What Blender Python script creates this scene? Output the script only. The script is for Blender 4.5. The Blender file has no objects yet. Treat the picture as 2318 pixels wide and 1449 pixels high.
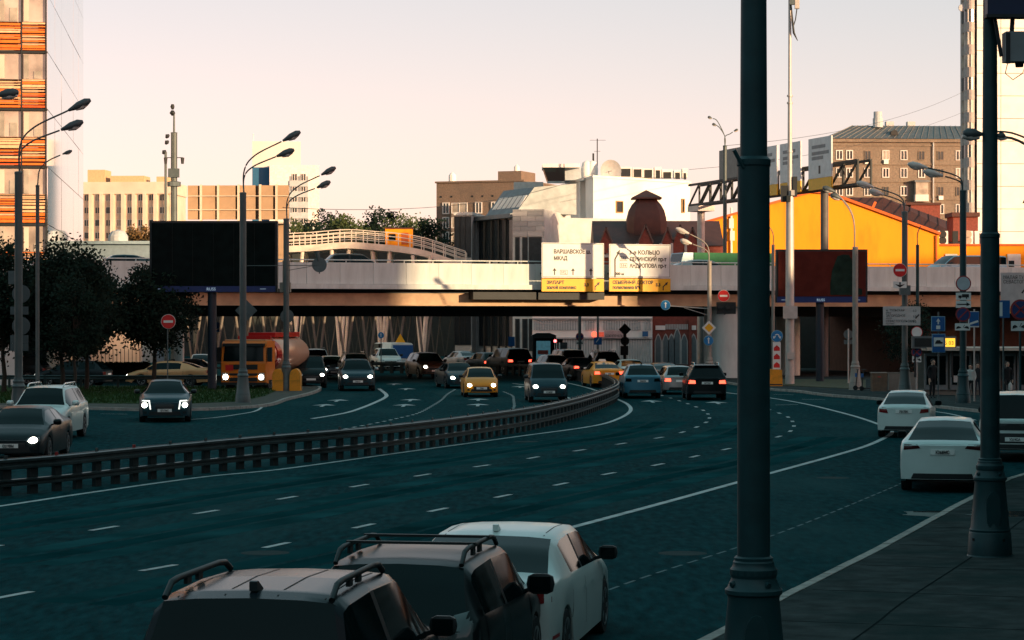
import bpy, bmesh, math, random
from mathutils import Vector, Matrix
from mathutils.bvhtree import BVHTree
R = math.radians
rnd = random.Random(7)
sc = bpy.context.scene
COL = sc.collection

# ------------------------------------------------------------------ camera
CAM_H = 3.8
LENS = 85.0
cam_d = bpy.data.cameras.new('camera'); cam_d.sensor_width = 36.0; cam_d.lens = LENS
cam_d.clip_start = 0.5; cam_d.clip_end = 3000
cam = bpy.data.objects.new('camera', cam_d); COL.objects.link(cam)
cam.location = (0, 0, CAM_H); cam.rotation_euler = (R(90), 0, 0)
sc.camera = cam

# ------------------------------------------------------------------ sky, sun, exposure
SUN_EL, SUN_AZ = 9.0, 48.0          # degrees above the horizon; degrees to the right of straight behind the camera
w = bpy.data.worlds.new('World'); sc.world = w; w.use_nodes = True
nt = w.node_tree
sky = nt.nodes.new('ShaderNodeTexSky'); sky.sky_type = 'NISHITA'; sky.sun_disc = False
sky.sun_elevation = R(SUN_EL); sky.sun_rotation = R(180 - SUN_AZ)
sky.air_density = 0.68; sky.dust_density = 1.0; sky.ozone_density = 1.0; sky.altitude = 150
tint = nt.nodes.new('ShaderNodeVectorMath'); tint.operation = 'MULTIPLY'
tint.inputs[1].default_value = (1.26, 0.49, 0.36)
nt.links.new(sky.outputs[0], tint.inputs[0])
veil = nt.nodes.new('ShaderNodeVectorMath'); veil.operation = 'ADD'; veil.inputs[1].default_value = (0.34, 1.38, 1.48)   # even haze over the whole sky
nt.links.new(tint.outputs[0], veil.inputs[0])
nt.links.new(veil.outputs[0], nt.nodes['Background'].inputs[0])
nt.nodes['Background'].inputs[1].default_value = 0.15
sd = bpy.data.lights.new('sun', 'SUN'); sd.energy = 4.6; sd.angle = R(0.5); sd.color = (1.0, 0.70, 0.40)
sun = bpy.data.objects.new('sun', sd); COL.objects.link(sun)
SUNV = Vector((math.sin(R(SUN_AZ)) * math.cos(R(SUN_EL)), -math.cos(R(SUN_AZ)) * math.cos(R(SUN_EL)), math.sin(R(SUN_EL))))
sun.rotation_euler = SUNV.to_track_quat('Z', 'Y').to_euler()
vs = sc.view_settings
vs.view_transform = 'Standard'; vs.look = 'None'; vs.exposure = 0.75; vs.gamma = 1.0; vs.use_curve_mapping = False
sc.render.engine = 'CYCLES'
sc.cycles.max_bounces = 5; sc.cycles.diffuse_bounces = 2; sc.cycles.glossy_bounces = 3
sc.cycles.use_denoising = True

# ------------------------------------------------------------------ places: image ray -> point at a given distance
FPX, CX, CY = 2318 * LENS / 36.0, 1159.0, 724.5
def gd(py): return FPX * CAM_H / (py - CY)                     # distance of a ground point
def G(px, py, z=0.0):
    d = FPX * (CAM_H - z) / (py - CY); return Vector(((px - CX) / FPX * d, d, z))
def W(px, py, d): return Vector(((px - CX) / FPX * d, d, CAM_H + (CY - py) / FPX * d))
def X(px, d): return (px - CX) / FPX * d
def Z(py, d): return CAM_H + (CY - py) / FPX * d

# ------------------------------------------------------------------ materials
MATS = {}
def mat(name, col, rough=0.7, metal=0.0, var=0.12, scale=3.0, bump=0.0, spec=0.4, coat=0.0, emit=None, es=0.0, dirt=None, dscale=0.6, stretch=None):
    if name in MATS: return MATS[name]
    m = bpy.data.materials.new(name); m.use_nodes = True; MATS[name] = m
    t = m.node_tree; b = t.nodes['Principled BSDF']
    b.inputs['Roughness'].default_value = rough; b.inputs['Metallic'].default_value = metal
    b.inputs['Specular IOR Level'].default_value = spec; b.inputs['Coat Weight'].default_value = coat
    b.inputs['Coat Roughness'].default_value = 0.08
    col = tuple(col) + (1,)
    tc = t.nodes.new('ShaderNodeTexCoord')
    src = tc.outputs['Object']
    if stretch:
        mp = t.nodes.new('ShaderNodeMapping'); mp.inputs['Scale'].default_value = stretch
        t.links.new(src, mp.inputs['Vector']); src = mp.outputs['Vector']
    nz = t.nodes.new('ShaderNodeTexNoise'); nz.inputs['Scale'].default_value = scale; nz.inputs['Detail'].default_value = 6
    t.links.new(src, nz.inputs['Vector'])
    mr = t.nodes.new('ShaderNodeMapRange'); mr.inputs['From Min'].default_value = 0.3; mr.inputs['From Max'].default_value = 0.7
    mr.inputs['To Min'].default_value = 1 - var; mr.inputs['To Max'].default_value = 1 + var
    t.links.new(nz.outputs['Fac'], mr.inputs['Value'])
    mx = t.nodes.new('ShaderNodeVectorMath'); mx.operation = 'SCALE'; mx.inputs[0].default_value = col[:3]
    t.links.new(mr.outputs['Result'], mx.inputs['Scale'])
    out = mx.outputs['Vector']
    if dirt:
        n2 = t.nodes.new('ShaderNodeTexNoise'); n2.inputs['Scale'].default_value = dscale; n2.inputs['Detail'].default_value = 8
        n2.inputs['Roughness'].default_value = 0.65
        t.links.new(src, n2.inputs['Vector'])
        r2 = t.nodes.new('ShaderNodeMapRange'); r2.inputs['From Min'].default_value = 0.48; r2.inputs['From Max'].default_value = 0.68
        t.links.new(n2.outputs['Fac'], r2.inputs['Value'])
        m2 = t.nodes.new('ShaderNodeMix'); m2.data_type = 'RGBA'
        m2.inputs['B'].default_value = tuple(dirt) + (1,)
        t.links.new(r2.outputs['Result'], m2.inputs['Factor']); t.links.new(out, m2.inputs['A']); out = m2.outputs['Result']
    t.links.new(out, b.inputs['Base Color'])
    if bump:
        bp = t.nodes.new('ShaderNodeBump'); bp.inputs['Strength'].default_value = bump; bp.inputs['Distance'].default_value = 0.02
        n3 = t.nodes.new('ShaderNodeTexNoise'); n3.inputs['Scale'].default_value = scale * 12; n3.inputs['Detail'].default_value = 4
        t.links.new(src, n3.inputs['Vector']); t.links.new(n3.outputs['Fac'], bp.inputs['Height'])
        t.links.new(bp.outputs['Normal'], b.inputs['Normal'])
    if emit:
        b.inputs['Emission Color'].default_value = tuple(emit) + (1,); b.inputs['Emission Strength'].default_value = es
    return m
def paint(name, col, rough=0.32, metal=0.25, spec=0.35, coat=0.15): return mat(name, col, rough, metal, var=0.05, scale=2.0, spec=spec, coat=coat)

M = dict(
    glass=mat('tinted_glass', (0.002, 0.007, 0.008), 0.06, 0, var=0.3, scale=0.7, spec=0.16),
    glassl=mat('window_glass', (0.03, 0.045, 0.05), 0.12, 0, var=0.6, scale=0.5, spec=0.5),
    black=mat('black_plastic', (0.006, 0.011, 0.012), 0.55),
    rubber=mat('tyre_rubber', (0.012, 0.014, 0.015), 0.85, bump=0.2, scale=8),
    rim=mat('alloy_rim', (0.25, 0.27, 0.28), 0.35, 0.8),
    chrome=mat('chrome_trim', (0.55, 0.56, 0.56), 0.2, 0.95, var=0.05),
    under=mat('underbody', (0.008, 0.009, 0.01), 0.9),
    lampon=mat('headlight_lit', (0.9, 0.9, 0.85), 0.2, emit=(1.0, 0.93, 0.78), es=9.0),
    lampdrl=mat('running_light_lit', (0.9, 0.9, 0.85), 0.2, emit=(0.95, 0.95, 0.85), es=1.0),
    lampoff=mat('lamp_glass', (0.30, 0.33, 0.34), 0.12, 0.3),
    tailon=mat('tail_light_lit', (0.5, 0.02, 0.02), 0.2, emit=(1.0, 0.08, 0.04), es=2.6),
    tailoff=mat('tail_light_glass', (0.16, 0.012, 0.012), 0.12, spec=0.5),
    plate=mat('number_plate_white', (0.78, 0.78, 0.74), 0.5, var=0.08),
    ink=mat('black_lettering', (0.015, 0.015, 0.015), 0.6),
)

# ------------------------------------------------------------------ mesh building
class MB:
    def __init__(s): s.v = []; s.f = []
    def add(s, vs, fs):
        o = len(s.v); s.v += [tuple(p) for p in vs]; s.f += [tuple(i + o for i in f) for f in fs]; return s
    def box(s, c, size, rz=0.0, m=None):
        hx, hy, hz = size[0] / 2, size[1] / 2, size[2] / 2
        vs = [Vector((x * hx, y * hy, z * hz)) for z in (-1, 1) for y in (-1, 1) for x in (-1, 1)]
        if m is not None: vs = [m @ p for p in vs]
        if rz:
            q = Matrix.Rotation(rz, 3, 'Z'); vs = [q @ p for p in vs]
        c = Vector(c)
        return s.add([p + c for p in vs], [(0, 2, 3, 1), (4, 5, 7, 6), (0, 1, 5, 4), (2, 6, 7, 3), (0, 4, 6, 2), (1, 3, 7, 5)])
    def bb(s, x0, x1, y0, y1, z0, z1): return s.box(((x0 + x1) / 2, (y0 + y1) / 2, (z0 + z1) / 2), (abs(x1 - x0), abs(y1 - y0), abs(z1 - z0)))
    def bar(s, a, b, wd, ht, up=(0, 0, 1)):              # rectangular bar between two points
        a, b = Vector(a), Vector(b); d = (b - a); L = d.length; d.normalize(); up = Vector(up)
        if abs(d.dot(up)) > 0.98: up = Vector((0, 1, 0))
        sx = d.cross(up).normalized(); uz = sx.cross(d)
        return s.box((a + b) / 2, (wd, L, ht), m=Matrix((sx, d, uz)).transposed())
    def cyl(s, a, b, r0, r1=None, n=10, caps=True):
        r1 = r0 if r1 is None else r1; a, b = Vector(a), Vector(b); d = (b - a).normalized()
        u = d.orthogonal().normalized(); v = d.cross(u); vs = []
        for p, r in ((a, r0), (b, r1)):
            for i in range(n):
                t = 2 * math.pi * i / n; vs.append(p + (u * math.cos(t) + v * math.sin(t)) * r)
        fs = [(i, (i + 1) % n, n + (i + 1) % n, n + i) for i in range(n)]
        if caps: fs += [tuple(range(n - 1, -1, -1)), tuple(range(n, 2 * n))]
        return s.add(vs, fs)
    def tube(s, pts, r, n=8):
        pts = [Vector(p) for p in pts]; rr = r if isinstance(r, (list, tuple)) else [r] * len(pts); vs = []
        for k, p in enumerate(pts):
            d = (pts[min(k + 1, len(pts) - 1)] - pts[max(k - 1, 0)]).normalized()
            ref = Vector((0, 0, 1)) if abs(d.z) < 0.9 else Vector((1, 0, 0))
            u = d.cross(ref).normalized(); v = u.cross(d)
            for i in range(n):
                t = 2 * math.pi * i / n; vs.append(p + (u * math.cos(t) + v * math.sin(t)) * rr[k])
        fs = [(k * n + i, k * n + (i + 1) % n, (k + 1) * n + (i + 1) % n, (k + 1) * n + i) for k in range(len(pts) - 1) for i in range(n)]
        fs += [tuple(range(n - 1, -1, -1)), tuple(range((len(pts) - 1) * n, len(pts) * n))]
        return s.add(vs, fs)
    def lathe(s, prof, n=16, c=(0, 0, 0), axis='Z'):
        vs = []; c = Vector(c)
        for r, z in prof:
            for i in range(n):
                t = 2 * math.pi * i / n; a, b = r * math.cos(t), r * math.sin(t)
                vs.append(c + (Vector((a, b, z)) if axis == 'Z' else Vector((z, a, b)) if axis == 'X' else Vector((b, z, a))))
        m = len(prof)
        fs = [(k * n + i, k * n + (i + 1) % n, (k + 1) * n + (i + 1) % n, (k + 1) * n + i) for k in range(m - 1) for i in range(n)]
        fs += [tuple(range(n - 1, -1, -1)), tuple(range((m - 1) * n, m * n))]
        return s.add(vs, fs)
    def prism(s, poly, h0, h1, plane='XY'):               # extrude a polygon; plane XZ extrudes along Y, XY along Z, YZ along X
        n = len(poly)
        def P(a, b, h): return (a, b, h) if plane == 'XY' else (a, h, b) if plane == 'XZ' else (h, a, b)
        vs = [P(a, b, h0) for a, b in poly] + [P(a, b, h1) for a, b in poly]
        return s.add(vs, [tuple(range(n - 1, -1, -1)), tuple(range(n, 2 * n))] + [(i, (i + 1) % n, n + (i + 1) % n, n + i) for i in range(n)])
    def mesh(s, name, m, smooth=False):
        me = bpy.data.meshes.new(name); me.from_pydata(s.v, [], s.f)
        b = bmesh.new(); b.from_mesh(me); bmesh.ops.recalc_face_normals(b, faces=b.faces); b.to_mesh(me); b.free()
        if m is not None: me.materials.append(m)
        if smooth:
            me.shade_smooth(); me.set_sharp_from_angle(angle=R(smooth if smooth is not True else 40))
        return me
    def build(s, name, m, parent=None, smooth=False, loc=(0, 0, 0), rz=0.0):
        return link(name, s.mesh(name, m, smooth), parent, loc, rz)
def link(name, me, parent=None, loc=(0, 0, 0), rz=0.0):
    o = bpy.data.objects.new(name, me); COL.objects.link(o); o.location = loc; o.rotation_euler = (0, 0, rz)
    if parent is not None: o.parent = parent
    return o
def tag(o, label, cat, group=None):
    o['label'] = label; o['category'] = cat
    if group: o['group'] = group
    return o
def thing(name, label, cat, loc=(0, 0, 0), rz=0.0, group=None):
    o = bpy.data.objects.new(name, None); COL.objects.link(o); o.location = loc; o.rotation_euler = (0, 0, rz); o.empty_display_size = 0.3
    return tag(o, label, cat, group)
def struct(name, mb, m, smooth=False):
    o = mb.build(name, m, None, smooth); o['kind'] = 'structure'; return o
BAKE = bpy.data.scenes.new('bake')                        # scratch scene, removed at the end
def baked(o):
    BAKE.collection.objects.link(o)
    with bpy.context.temp_override(scene=BAKE, view_layer=BAKE.view_layers[0]):
        return bpy.data.meshes.new_from_object(o.evaluated_get(bpy.context.evaluated_depsgraph_get()))
def text(s, size, m, parent, loc, rot=(R(90), 0, 0), name='lettering', align='LEFT', depth=0.004, bold=0.0, sx=1.0):
    c = bpy.data.curves.new(name, 'FONT'); c.body = s; c.size = size; c.align_x = align; c.extrude = depth; c.offset = bold; c.resolution_u = 2
    o = bpy.data.objects.new(name, c); me = baked(o); me.name = name
    bpy.data.objects.remove(o); me.materials.clear(); me.materials.append(m)
    t = bpy.data.objects.new(name, me); COL.objects.link(t); t.parent = parent; t.location = loc; t.rotation_euler = rot; t.scale = (sx, 1, 1)
    return t
def copy_tree(o, parent=None):
    c = o.copy(); COL.objects.link(c)
    if parent is not None: c.parent = parent
    for ch in o.children: copy_tree(ch, c)
    return c
def lerp(a, b, t): return a + (b - a) * t
def interp(pts, x):
    if x <= pts[0][0]: return pts[0][1]
    for (a, fa), (b, fb) in zip(pts, pts[1:]):
        if x <= b: return lerp(fa, fb, (x - a) / (b - a) if b > a else 1)
    return pts[-1][1]
def spline(pts, step=1.0):                                # Catmull-Rom through ground points, resampled
    pts = [Vector(p) for p in pts]; P = [2 * pts[0] - pts[1]] + pts + [2 * pts[-1] - pts[-2]]; out = []
    for i in range(1, len(P) - 2):
        a, b, c, d = P[i - 1:i + 3]; n = max(2, int((c - b).length / step * 2))
        for k in range(n):
            t = k / n; out.append(0.5 * ((2 * b) + (c - a) * t + (2 * a - 5 * b + 4 * c - d) * t * t + (3 * b - a - 3 * c + d) * t ** 3))
    out.append(pts[-1])
    res = [out[0]]; acc = 0.0                             # even spacing
    for p, q in zip(out, out[1:]):
        L = (q - p).length
        while acc + L >= step:
            t = (step - acc) / L; p = p.lerp(q, t); res.append(p); L = (q - p).length; acc = 0.0
        acc += L
    return res
# ------------------------------------------------------------------ road vehicles
WHEELS = {}
def wheel_meshes(r, wd=0.22, rimm=None):
    k = (round(r, 3), rimm)
    if k not in WHEELS:
        t = MB().lathe([(r * 0.62, -wd / 2), (r * 0.95, -wd / 2), (r, -wd / 2 + 0.03), (r, wd / 2 - 0.03), (r * 0.95, wd / 2), (r * 0.62, wd / 2)], 20, axis='X')
        g = MB().lathe([(0.03, 0.0), (r * 0.6, -0.01), (r * 0.66, wd / 2 - 0.03), (r * 0.7, wd / 2 + 0.004), (r * 0.62, wd / 2 + 0.004), (r * 0.58, wd / 2 - 0.02)], 20, axis='X')
        for i in range(5):
            a = 2 * math.pi * i / 5
            g.bar((wd / 2 - 0.015, 0, 0), (wd / 2 - 0.005, math.cos(a) * r * 0.6, math.sin(a) * r * 0.6), 0.05, 0.02, up=(1, 0, 0))
        d = MB().lathe([(0.01, wd / 2 - 0.06), (r * 0.6, wd / 2 - 0.06), (r * 0.6, wd / 2 - 0.07), (0.01, wd / 2 - 0.07)], 16, axis='X')
        WHEELS[k] = (t.mesh('tyre', M['rubber'], 50), g.mesh('rim', rimm or M['rim'], 40), d.mesh('brake_disc', M['under']))
    return WHEELS[k]

KINDS = dict(   # L, W, H, sill, belt(front), belt(rear), hood at cowl, nose, tail deck height, glass base, roof rear, roof front, cowl, roof half width, wheel r
    sedan=dict(L=4.75, W=1.84, H=1.45, sill=0.2, bf=0.90, br=0.98, hz=0.98, nz=0.74, tz=1.06, yb=0.55, yr=1.55, yf=3.0, yc=3.72, rw=0.56, wr=0.33),
    hatch=dict(L=4.2, W=1.76, H=1.48, sill=0.2, bf=0.90, br=0.97, hz=0.98, nz=0.76, tz=0.98, yb=0.10, yr=0.62, yf=2.45, yc=3.25, rw=0.55, wr=0.32),
    suv=dict(L=4.65, W=1.9, H=1.70, sill=0.27, bf=1.04, br=1.12, hz=1.12, nz=0.92, tz=1.10, yb=0.08, yr=0.45, yf=2.95, yc=3.62, rw=0.60, wr=0.37),
    bigsuv=dict(L=4.9, W=1.98, H=1.85, sill=0.3, bf=1.15, br=1.2, hz=1.22, nz=1.04, tz=1.18, yb=0.06, yr=0.32, yf=3.15, yc=3.75, rw=0.66, wr=0.39),
    van=dict(L=4.4, W=1.83, H=1.80, sill=0.24, bf=1.05, br=1.08, hz=1.12, nz=0.88, tz=1.05, yb=0.05, yr=0.22, yf=2.95, yc=3.75, rw=0.66, wr=0.33),
    coupe=dict(L=4.72, W=1.92, H=1.60, sill=0.24, bf=1.00, br=1.10, hz=1.04, nz=0.80, tz=1.13, yb=0.32, yr=1.35, yf=2.9, yc=3.7, rw=0.57, wr=0.36),
    panelvan=dict(L=5.3, W=2.0, H=2.35, sill=0.28, bf=1.15, br=1.15, hz=1.25, nz=1.0, tz=1.1, yb=0.04, yr=0.12, yf=3.95, yc=4.65, rw=0.82, wr=0.35),
)
def car(name, label, kind, body, loc, rz, group='cars in the traffic', plate=None, lights='off', tails='off', category='car', trim=None, extra=(), **ov):
    p = dict(KINDS[kind]); p.update(ov); g = lambda k: p[k]
    L, Wd, Hh, sill, wr = g('L'), g('W'), g('H'), g('sill'), g('wr')
    yb, yr, yf, yc, rw = g('yb'), g('yr'), g('yf'), g('yc'), g('rw')
    root = thing(name, label, category, loc, rz, group)
    W2 = Wd / 2
    tz, hz, nz = g('tz'), g('hz'), g('nz')
    ym = (yr + yf) / 2
    ztop = [(0, tz - 0.06), (0.05, tz - 0.015), (max(0.06, yb), tz + 0.02), (lerp(yb, yr, 0.55), lerp(tz, Hh, 0.60)), (yr - 0.02, Hh - 0.055), (yr + 0.18, Hh - 0.02), (ym, Hh), (yf - 0.2, Hh - 0.02),
            (yf, Hh - 0.05), (lerp(yf, yc, 0.5), lerp(Hh, hz, 0.49)), (yc, hz), (lerp(yc, L, 0.45), lerp(hz, nz, 0.32)), (L - 0.16, nz + 0.02), (L - 0.05, nz - 0.05), (L, nz - 0.12)]
    beltl = [(0, g('br') - 0.03), (yb + 0.3, g('br')), (yc, g('bf')), (L, nz - 0.08)]
    plan = [(0, 0.93), (0.12, 0.965), (0.5, 0.985), (1.2, 1.0), (L - 1.3, 1.0), (L - 0.6, 0.97), (L - 0.2, 0.92), (L, 0.84)]
    yw = (g('L') * 0.195 if 'ywr' not in p else p['ywr'], L - 0.92)
    ar = wr + 0.06
    ys = {0, 0.05, 0.12, 0.25, max(0.06, yb), lerp(yb, yr, 0.25), lerp(yb, yr, 0.55), lerp(yb, yr, 0.8), yr - 0.02, yr + 0.18, ym - 0.05, ym + 0.05, yf - 0.2, yf, lerp(yf, yc, 0.25), lerp(yf, yc, 0.5), lerp(yf, yc, 0.75), yc, lerp(yc, L, 0.25), lerp(yc, L, 0.45),
          lerp(yc, L, 0.7), L - 0.16, L - 0.05, L, lerp(yr, ym, 0.5), lerp(ym, yf, 0.5)}
    for c in yw:
        for k in (-1.0, -0.97, -0.85, -0.6, -0.3, 0, 0.3, 0.6, 0.85, 0.97, 1.0): ys.add(c + k * ar)
    ys = sorted(y for y in ys if 0 <= y <= L)
    ys = [y for i, y in enumerate(ys) if i == 0 or y - ys[i - 1] > 0.012]
    def sect(y):
        zt = interp(ztop, y); zb = min(interp(beltl, y), zt - 0.035); w = W2 * interp(plan, y)
        zl = sill + (0.06 if y < 0.3 or y > L - 0.3 else 0)
        for c in yw:
            if abs(y - c) < ar: zl = max(zl, wr + math.sqrt(max(0, ar * ar - (y - c) ** 2)) - 0.02)
        zl = min(zl, zb - 0.06)
        cab = min(1, max(0, (zt - zb) / (Hh - g('bf')) * 1.15)); wt = lerp(w - 0.10, min(rw, w - 0.10), cab ** 0.8)
        h = zt - zb
        return [(w - 0.12, zl), (w * 0.985, zl), (w, lerp(zl, zb, 0.33)), (w * 0.998, lerp(zl, zb, 0.72)), (w * 0.965, zb), (w * 0.95 - 0.005, zb + min(0.03, 0.3 * h)),
                (wt + min(0.05, 0.1 * h + 0.01), zt - max(0.012, min(0.10, 0.3 * h))), (wt - 0.02, zt - min(0.032, 0.2 * h)), (wt * 0.6, zt - min(0.010, 0.06 * h)), (0, zt)]
    S = [[Vector((x, y - L / 2, z)) for x, z in sect(y)] for y in ys]
    N = 10
    def endbulge(x, z, w, front):
        u = min(1, abs(x) / w); low = 1 if z < 0.62 * tz else 0.35
        return (0.16 if front else 0.09) * (1 - u ** 2.2) + (0.05 * low * (1 - u ** 4))
    verts = []; idx = {}
    def vid(pt):
        k = (round(pt.x, 4), round(pt.y, 4), round(pt.z, 4))
        if k not in idx: idx[k] = len(verts); verts.append(Vector(pt))
        return idx[k]
    quads = []                                         # (face, region)
    for i in range(len(ys) - 1):
        yc0 = (ys[i] + ys[i + 1]) / 2
        for sgn in (-1, 1):
            for j in range(N - 1):
                q = [S[i][j], S[i + 1][j], S[i + 1][j + 1], S[i][j + 1]]
                q = [Vector((v.x * sgn, v.y, v.z)) for v in q]
                reg = 'body'
                hgt = (S[i][6].z - S[i][5].z + S[i + 1][6].z - S[i + 1][5].z) / 2
                if j == 5 and hgt > 0.12 and yb + 0.12 < yc0 < yc - 0.15 and not p.get('panel') :
                    if abs(yc0 - ym) < 0.06: reg = 'pillar' + ('l' if sgn < 0 else 'r')
                    elif yc0 < yr + 0.02 and kind in ('sedan', 'coupe'): reg = 'body'
                    elif yc0 < yr - 0.1: reg = 'body'
                    else: reg = 'sw%s%s' % ('f' if yc0 > ym else 'r', 'l' if sgn < 0 else 'r')
                if j == 5 and p.get('panel') and yc0 > ym + 0.4 and hgt > 0.12 and yc0 < yc - 0.15: reg = 'swf%s' % ('l' if sgn < 0 else 'r')
                if j >= 7 and max(0.05, yb) < yc0 < yr - 0.03: reg = 'rear'
                if j >= 7 and yf < yc0 < yc - 0.01: reg = 'wind'
                quads.append(([vid(v) for v in q], reg))
    for front, st in ((False, S[0]), (True, S[-1])):
        w = st[2].x; K = 10; rows = []
        for j in range(N):
            row = []
            for k in range(K + 1):
                u = -1 + 2 * k / K; x = st[j].x * u
                dy = endbulge(x, st[j].z, w, front)
                if abs(u) > 0.999: dy = 0
                if st[j].x < 1e-6: dy = 0.05 if j == N - 1 else dy
                if j >= 6: dy *= 0.5
                row.append(Vector((x, st[j].y + (dy if front else -dy), st[j].z)))
            rows.append(row)
        for j in range(N - 2):
            for k in range(K):
                quads.append(([vid(rows[j][k]), vid(rows[j][k + 1]), vid(rows[j + 1][k + 1]), vid(rows[j + 1][k])], 'body'))
        top = [rows[N - 2][k] for k in range(K + 1)]
        quads.append(([vid(v) for v in top] + [vid(rows[N - 1][0])], 'body'))
    clean = []
    for f, r in quads:
        g2 = []
        for i in f:
            if i not in g2: g2.append(i)
        if len(g2) >= 3: clean.append((g2, r))
    def part(name, regs, m, off=0.0):
        fs = [f for f, r in clean if r in regs]
        if not fs: return None
        used = {}; vs = []
        for f in fs:
            for i in f:
                if i not in used: used[i] = len(vs); vs.append(verts[i])
        mb = MB().add(vs, [[used[i] for i in f] for f in fs])
        me = mb.mesh(name, m); me.shade_smooth(); me.set_sharp_from_angle(angle=R(48))
        return link(name, me, root)
    bodyo = part('body', ('body',), body); part('door_pillar', ('pillarl',), M['black']); part('door_pillar', ('pillarr',), M['black'])
    gl = M['glass']
    part('windscreen', ('wind',), gl); part('rear_window', ('rear',), gl)
    for a in 'fr':
        for b in 'lr': part('side_window', ('sw' + a + b,), gl)
    bvh = BVHTree.FromPolygons([tuple(v) for v in verts], [f for f, r in clean])
    def patch(name, quad, m, front=True, off=0.008, n=6, k=3, parent=root, rnd_=False):
        o_y = 10 if front else -10; dr = Vector((0, -1, 0)) if front else Vector((0, 1, 0)); vs = []
        a, b, c, d = quad
        for i in range(n + 1):
            for j in range(k + 1):
                u, v = i / n, j / k
                if rnd_:
                    s_, t_ = 2 * u - 1, 2 * v - 1; u, v = 0.5 + 0.5 * s_ * math.sqrt(1 - t_ * t_ / 2), 0.5 + 0.5 * t_ * math.sqrt(1 - s_ * s_ / 2)
                x = lerp(lerp(a[0], b[0], u), lerp(d[0], c[0], u), v); z = lerp(lerp(a[1], b[1], u), lerp(d[1], c[1], u), v)
                h = bvh.ray_cast(Vector((x, o_y, z)), dr)[0]
                if h is None: h = Vector((x, (L / 2 - 0.3) * (1 if front else -1), z))
                vs.append(h - dr * off)
        fs = [(i * (k + 1) + j, (i + 1) * (k + 1) + j, (i + 1) * (k + 1) + j + 1, i * (k + 1) + j + 1) for i in range(n) for j in range(k)]
        back = [v + dr * (off + 0.01) for v in vs]; o = len(vs); nv = n + 1; kv = k + 1
        rim = [i * kv for i in range(nv)] + [n * kv + j for j in range(1, kv)] + [i * kv + k for i in range(n - 1, -1, -1)] + [j for j in range(k - 1, 0, -1)]
        fs += [(rim[i], rim[(i + 1) % len(rim)], rim[(i + 1) % len(rim)] + o, rim[i] + o) for i in range(len(rim))]
        me = MB().add(vs + back, fs).mesh(name, m, 50)
        return link(name, me, parent)
    def both(name, quad, m, front=True, **kw):
        for s in (-1, 1): patch(name, [(x * s, z) for x, z in quad], m, front, **kw)
    def side_patch(name, quad, m, sgn, off=0.004, n=6, k=1):     # quad in (y from the rear, z)
        vs = []; a, b, c, d = quad; dr = Vector((-sgn, 0, 0))
        for i in range(n + 1):
            for j in range(k + 1):
                u, v = i / n, j / k
                y = lerp(lerp(a[0], b[0], u), lerp(d[0], c[0], u), v) - L / 2; z = lerp(lerp(a[1], b[1], u), lerp(d[1], c[1], u), v)
                h = bvh.ray_cast(Vector((sgn * 5, y, z)), dr)[0]
                if h is None: h = Vector((sgn * W2 * 0.9, y, z))
                vs.append(h - dr * off)
        fs = [(i * (k + 1) + j, (i + 1) * (k + 1) + j, (i + 1) * (k + 1) + j + 1, i * (k + 1) + j + 1) for i in range(n) for j in range(k)]
        return link(name, MB().add(vs, fs).mesh(name, m, 50), root)
    # wheels, underside, mirrors
    tm, rm, dm = wheel_meshes(wr, rimm=p.get('rimm'))
    for y in yw:
        for s in (-1, 1):
            o = link('wheel', tm, root, (s * (W2 - 0.13), y - L / 2, wr)); o.rotation_euler = (0, 0, 0 if s > 0 else math.pi)
            link('rim', rm, o); link('brake_disc', dm, o)
    MB().bb(-W2 + 0.28, W2 - 0.28, -L / 2 + 0.12, L / 2 - 0.2, sill + 0.02, sill + 0.3).build('underbody', M['under'], root)
    MB().bb(-W2 + 0.27, W2 - 0.27, yw[0] - L / 2 - 0.5, yw[0] - L / 2 + 0.5, sill + 0.05, wr * 2 + 0.1).build('wheel_well', M['under'], root)
    MB().bb(-W2 + 0.27, W2 - 0.27, yw[1] - L / 2 - 0.5, yw[1] - L / 2 + 0.45, sill + 0.05, wr * 2 + 0.02).build('wheel_well', M['under'], root)
    mm = p.get('mirror', M['black'])
    for s in (-1, 1):
        mz = g('bf') + 0.13; my = yc - 0.42 - L / 2; ms = p.get('ms', 1.0)
        mb = MB(); q = []
        for (ax, az, yy) in ((0.5, 0.55, -0.06), (1.0, 1.0, -0.045), (1.0, 1.0, 0.0), (0.8, 0.75, 0.09), (0.35, 0.35, 0.13)):
            for i in range(10):
                t = 2 * math.pi * i / 10; c, sn = math.cos(t), math.sin(t)
                q.append((s * (W2 + 0.09) + 0.115 * ms * ax * (abs(c) ** 0.6) * (1 if c > 0 else -1), my + yy, mz + 0.085 * ms * az * (abs(sn) ** 0.6) * (1 if sn > 0 else -1)))
        fs = [(r * 10 + i, r * 10 + (i + 1) % 10, r * 10 + 10 + (i + 1) % 10, r * 10 + 10 + i) for r in range(4) for i in range(10)] + [tuple(range(10)), tuple(range(40, 50))]
        mb.add(q, fs).bar((s * (W2 - 0.08), my + 0.05, g('bf') + 0.05), (s * (W2 + 0.03), my + 0.03, mz - 0.05), 0.05, 0.04)
        mb.build('mirror', mm, root, 50)
        MB().box((s * (W2 + 0.09), my - 0.062, mz), (0.17 * ms, 0.006, 0.12 * ms)).build('mirror_glass', M['glass'], root)
    # front
    fl = {'off': M['lampoff'], 'on': M['lampon'], 'drl': M['lampdrl']}[lights]
    hb, ht = nz - 0.20, nz - 0.055
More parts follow.
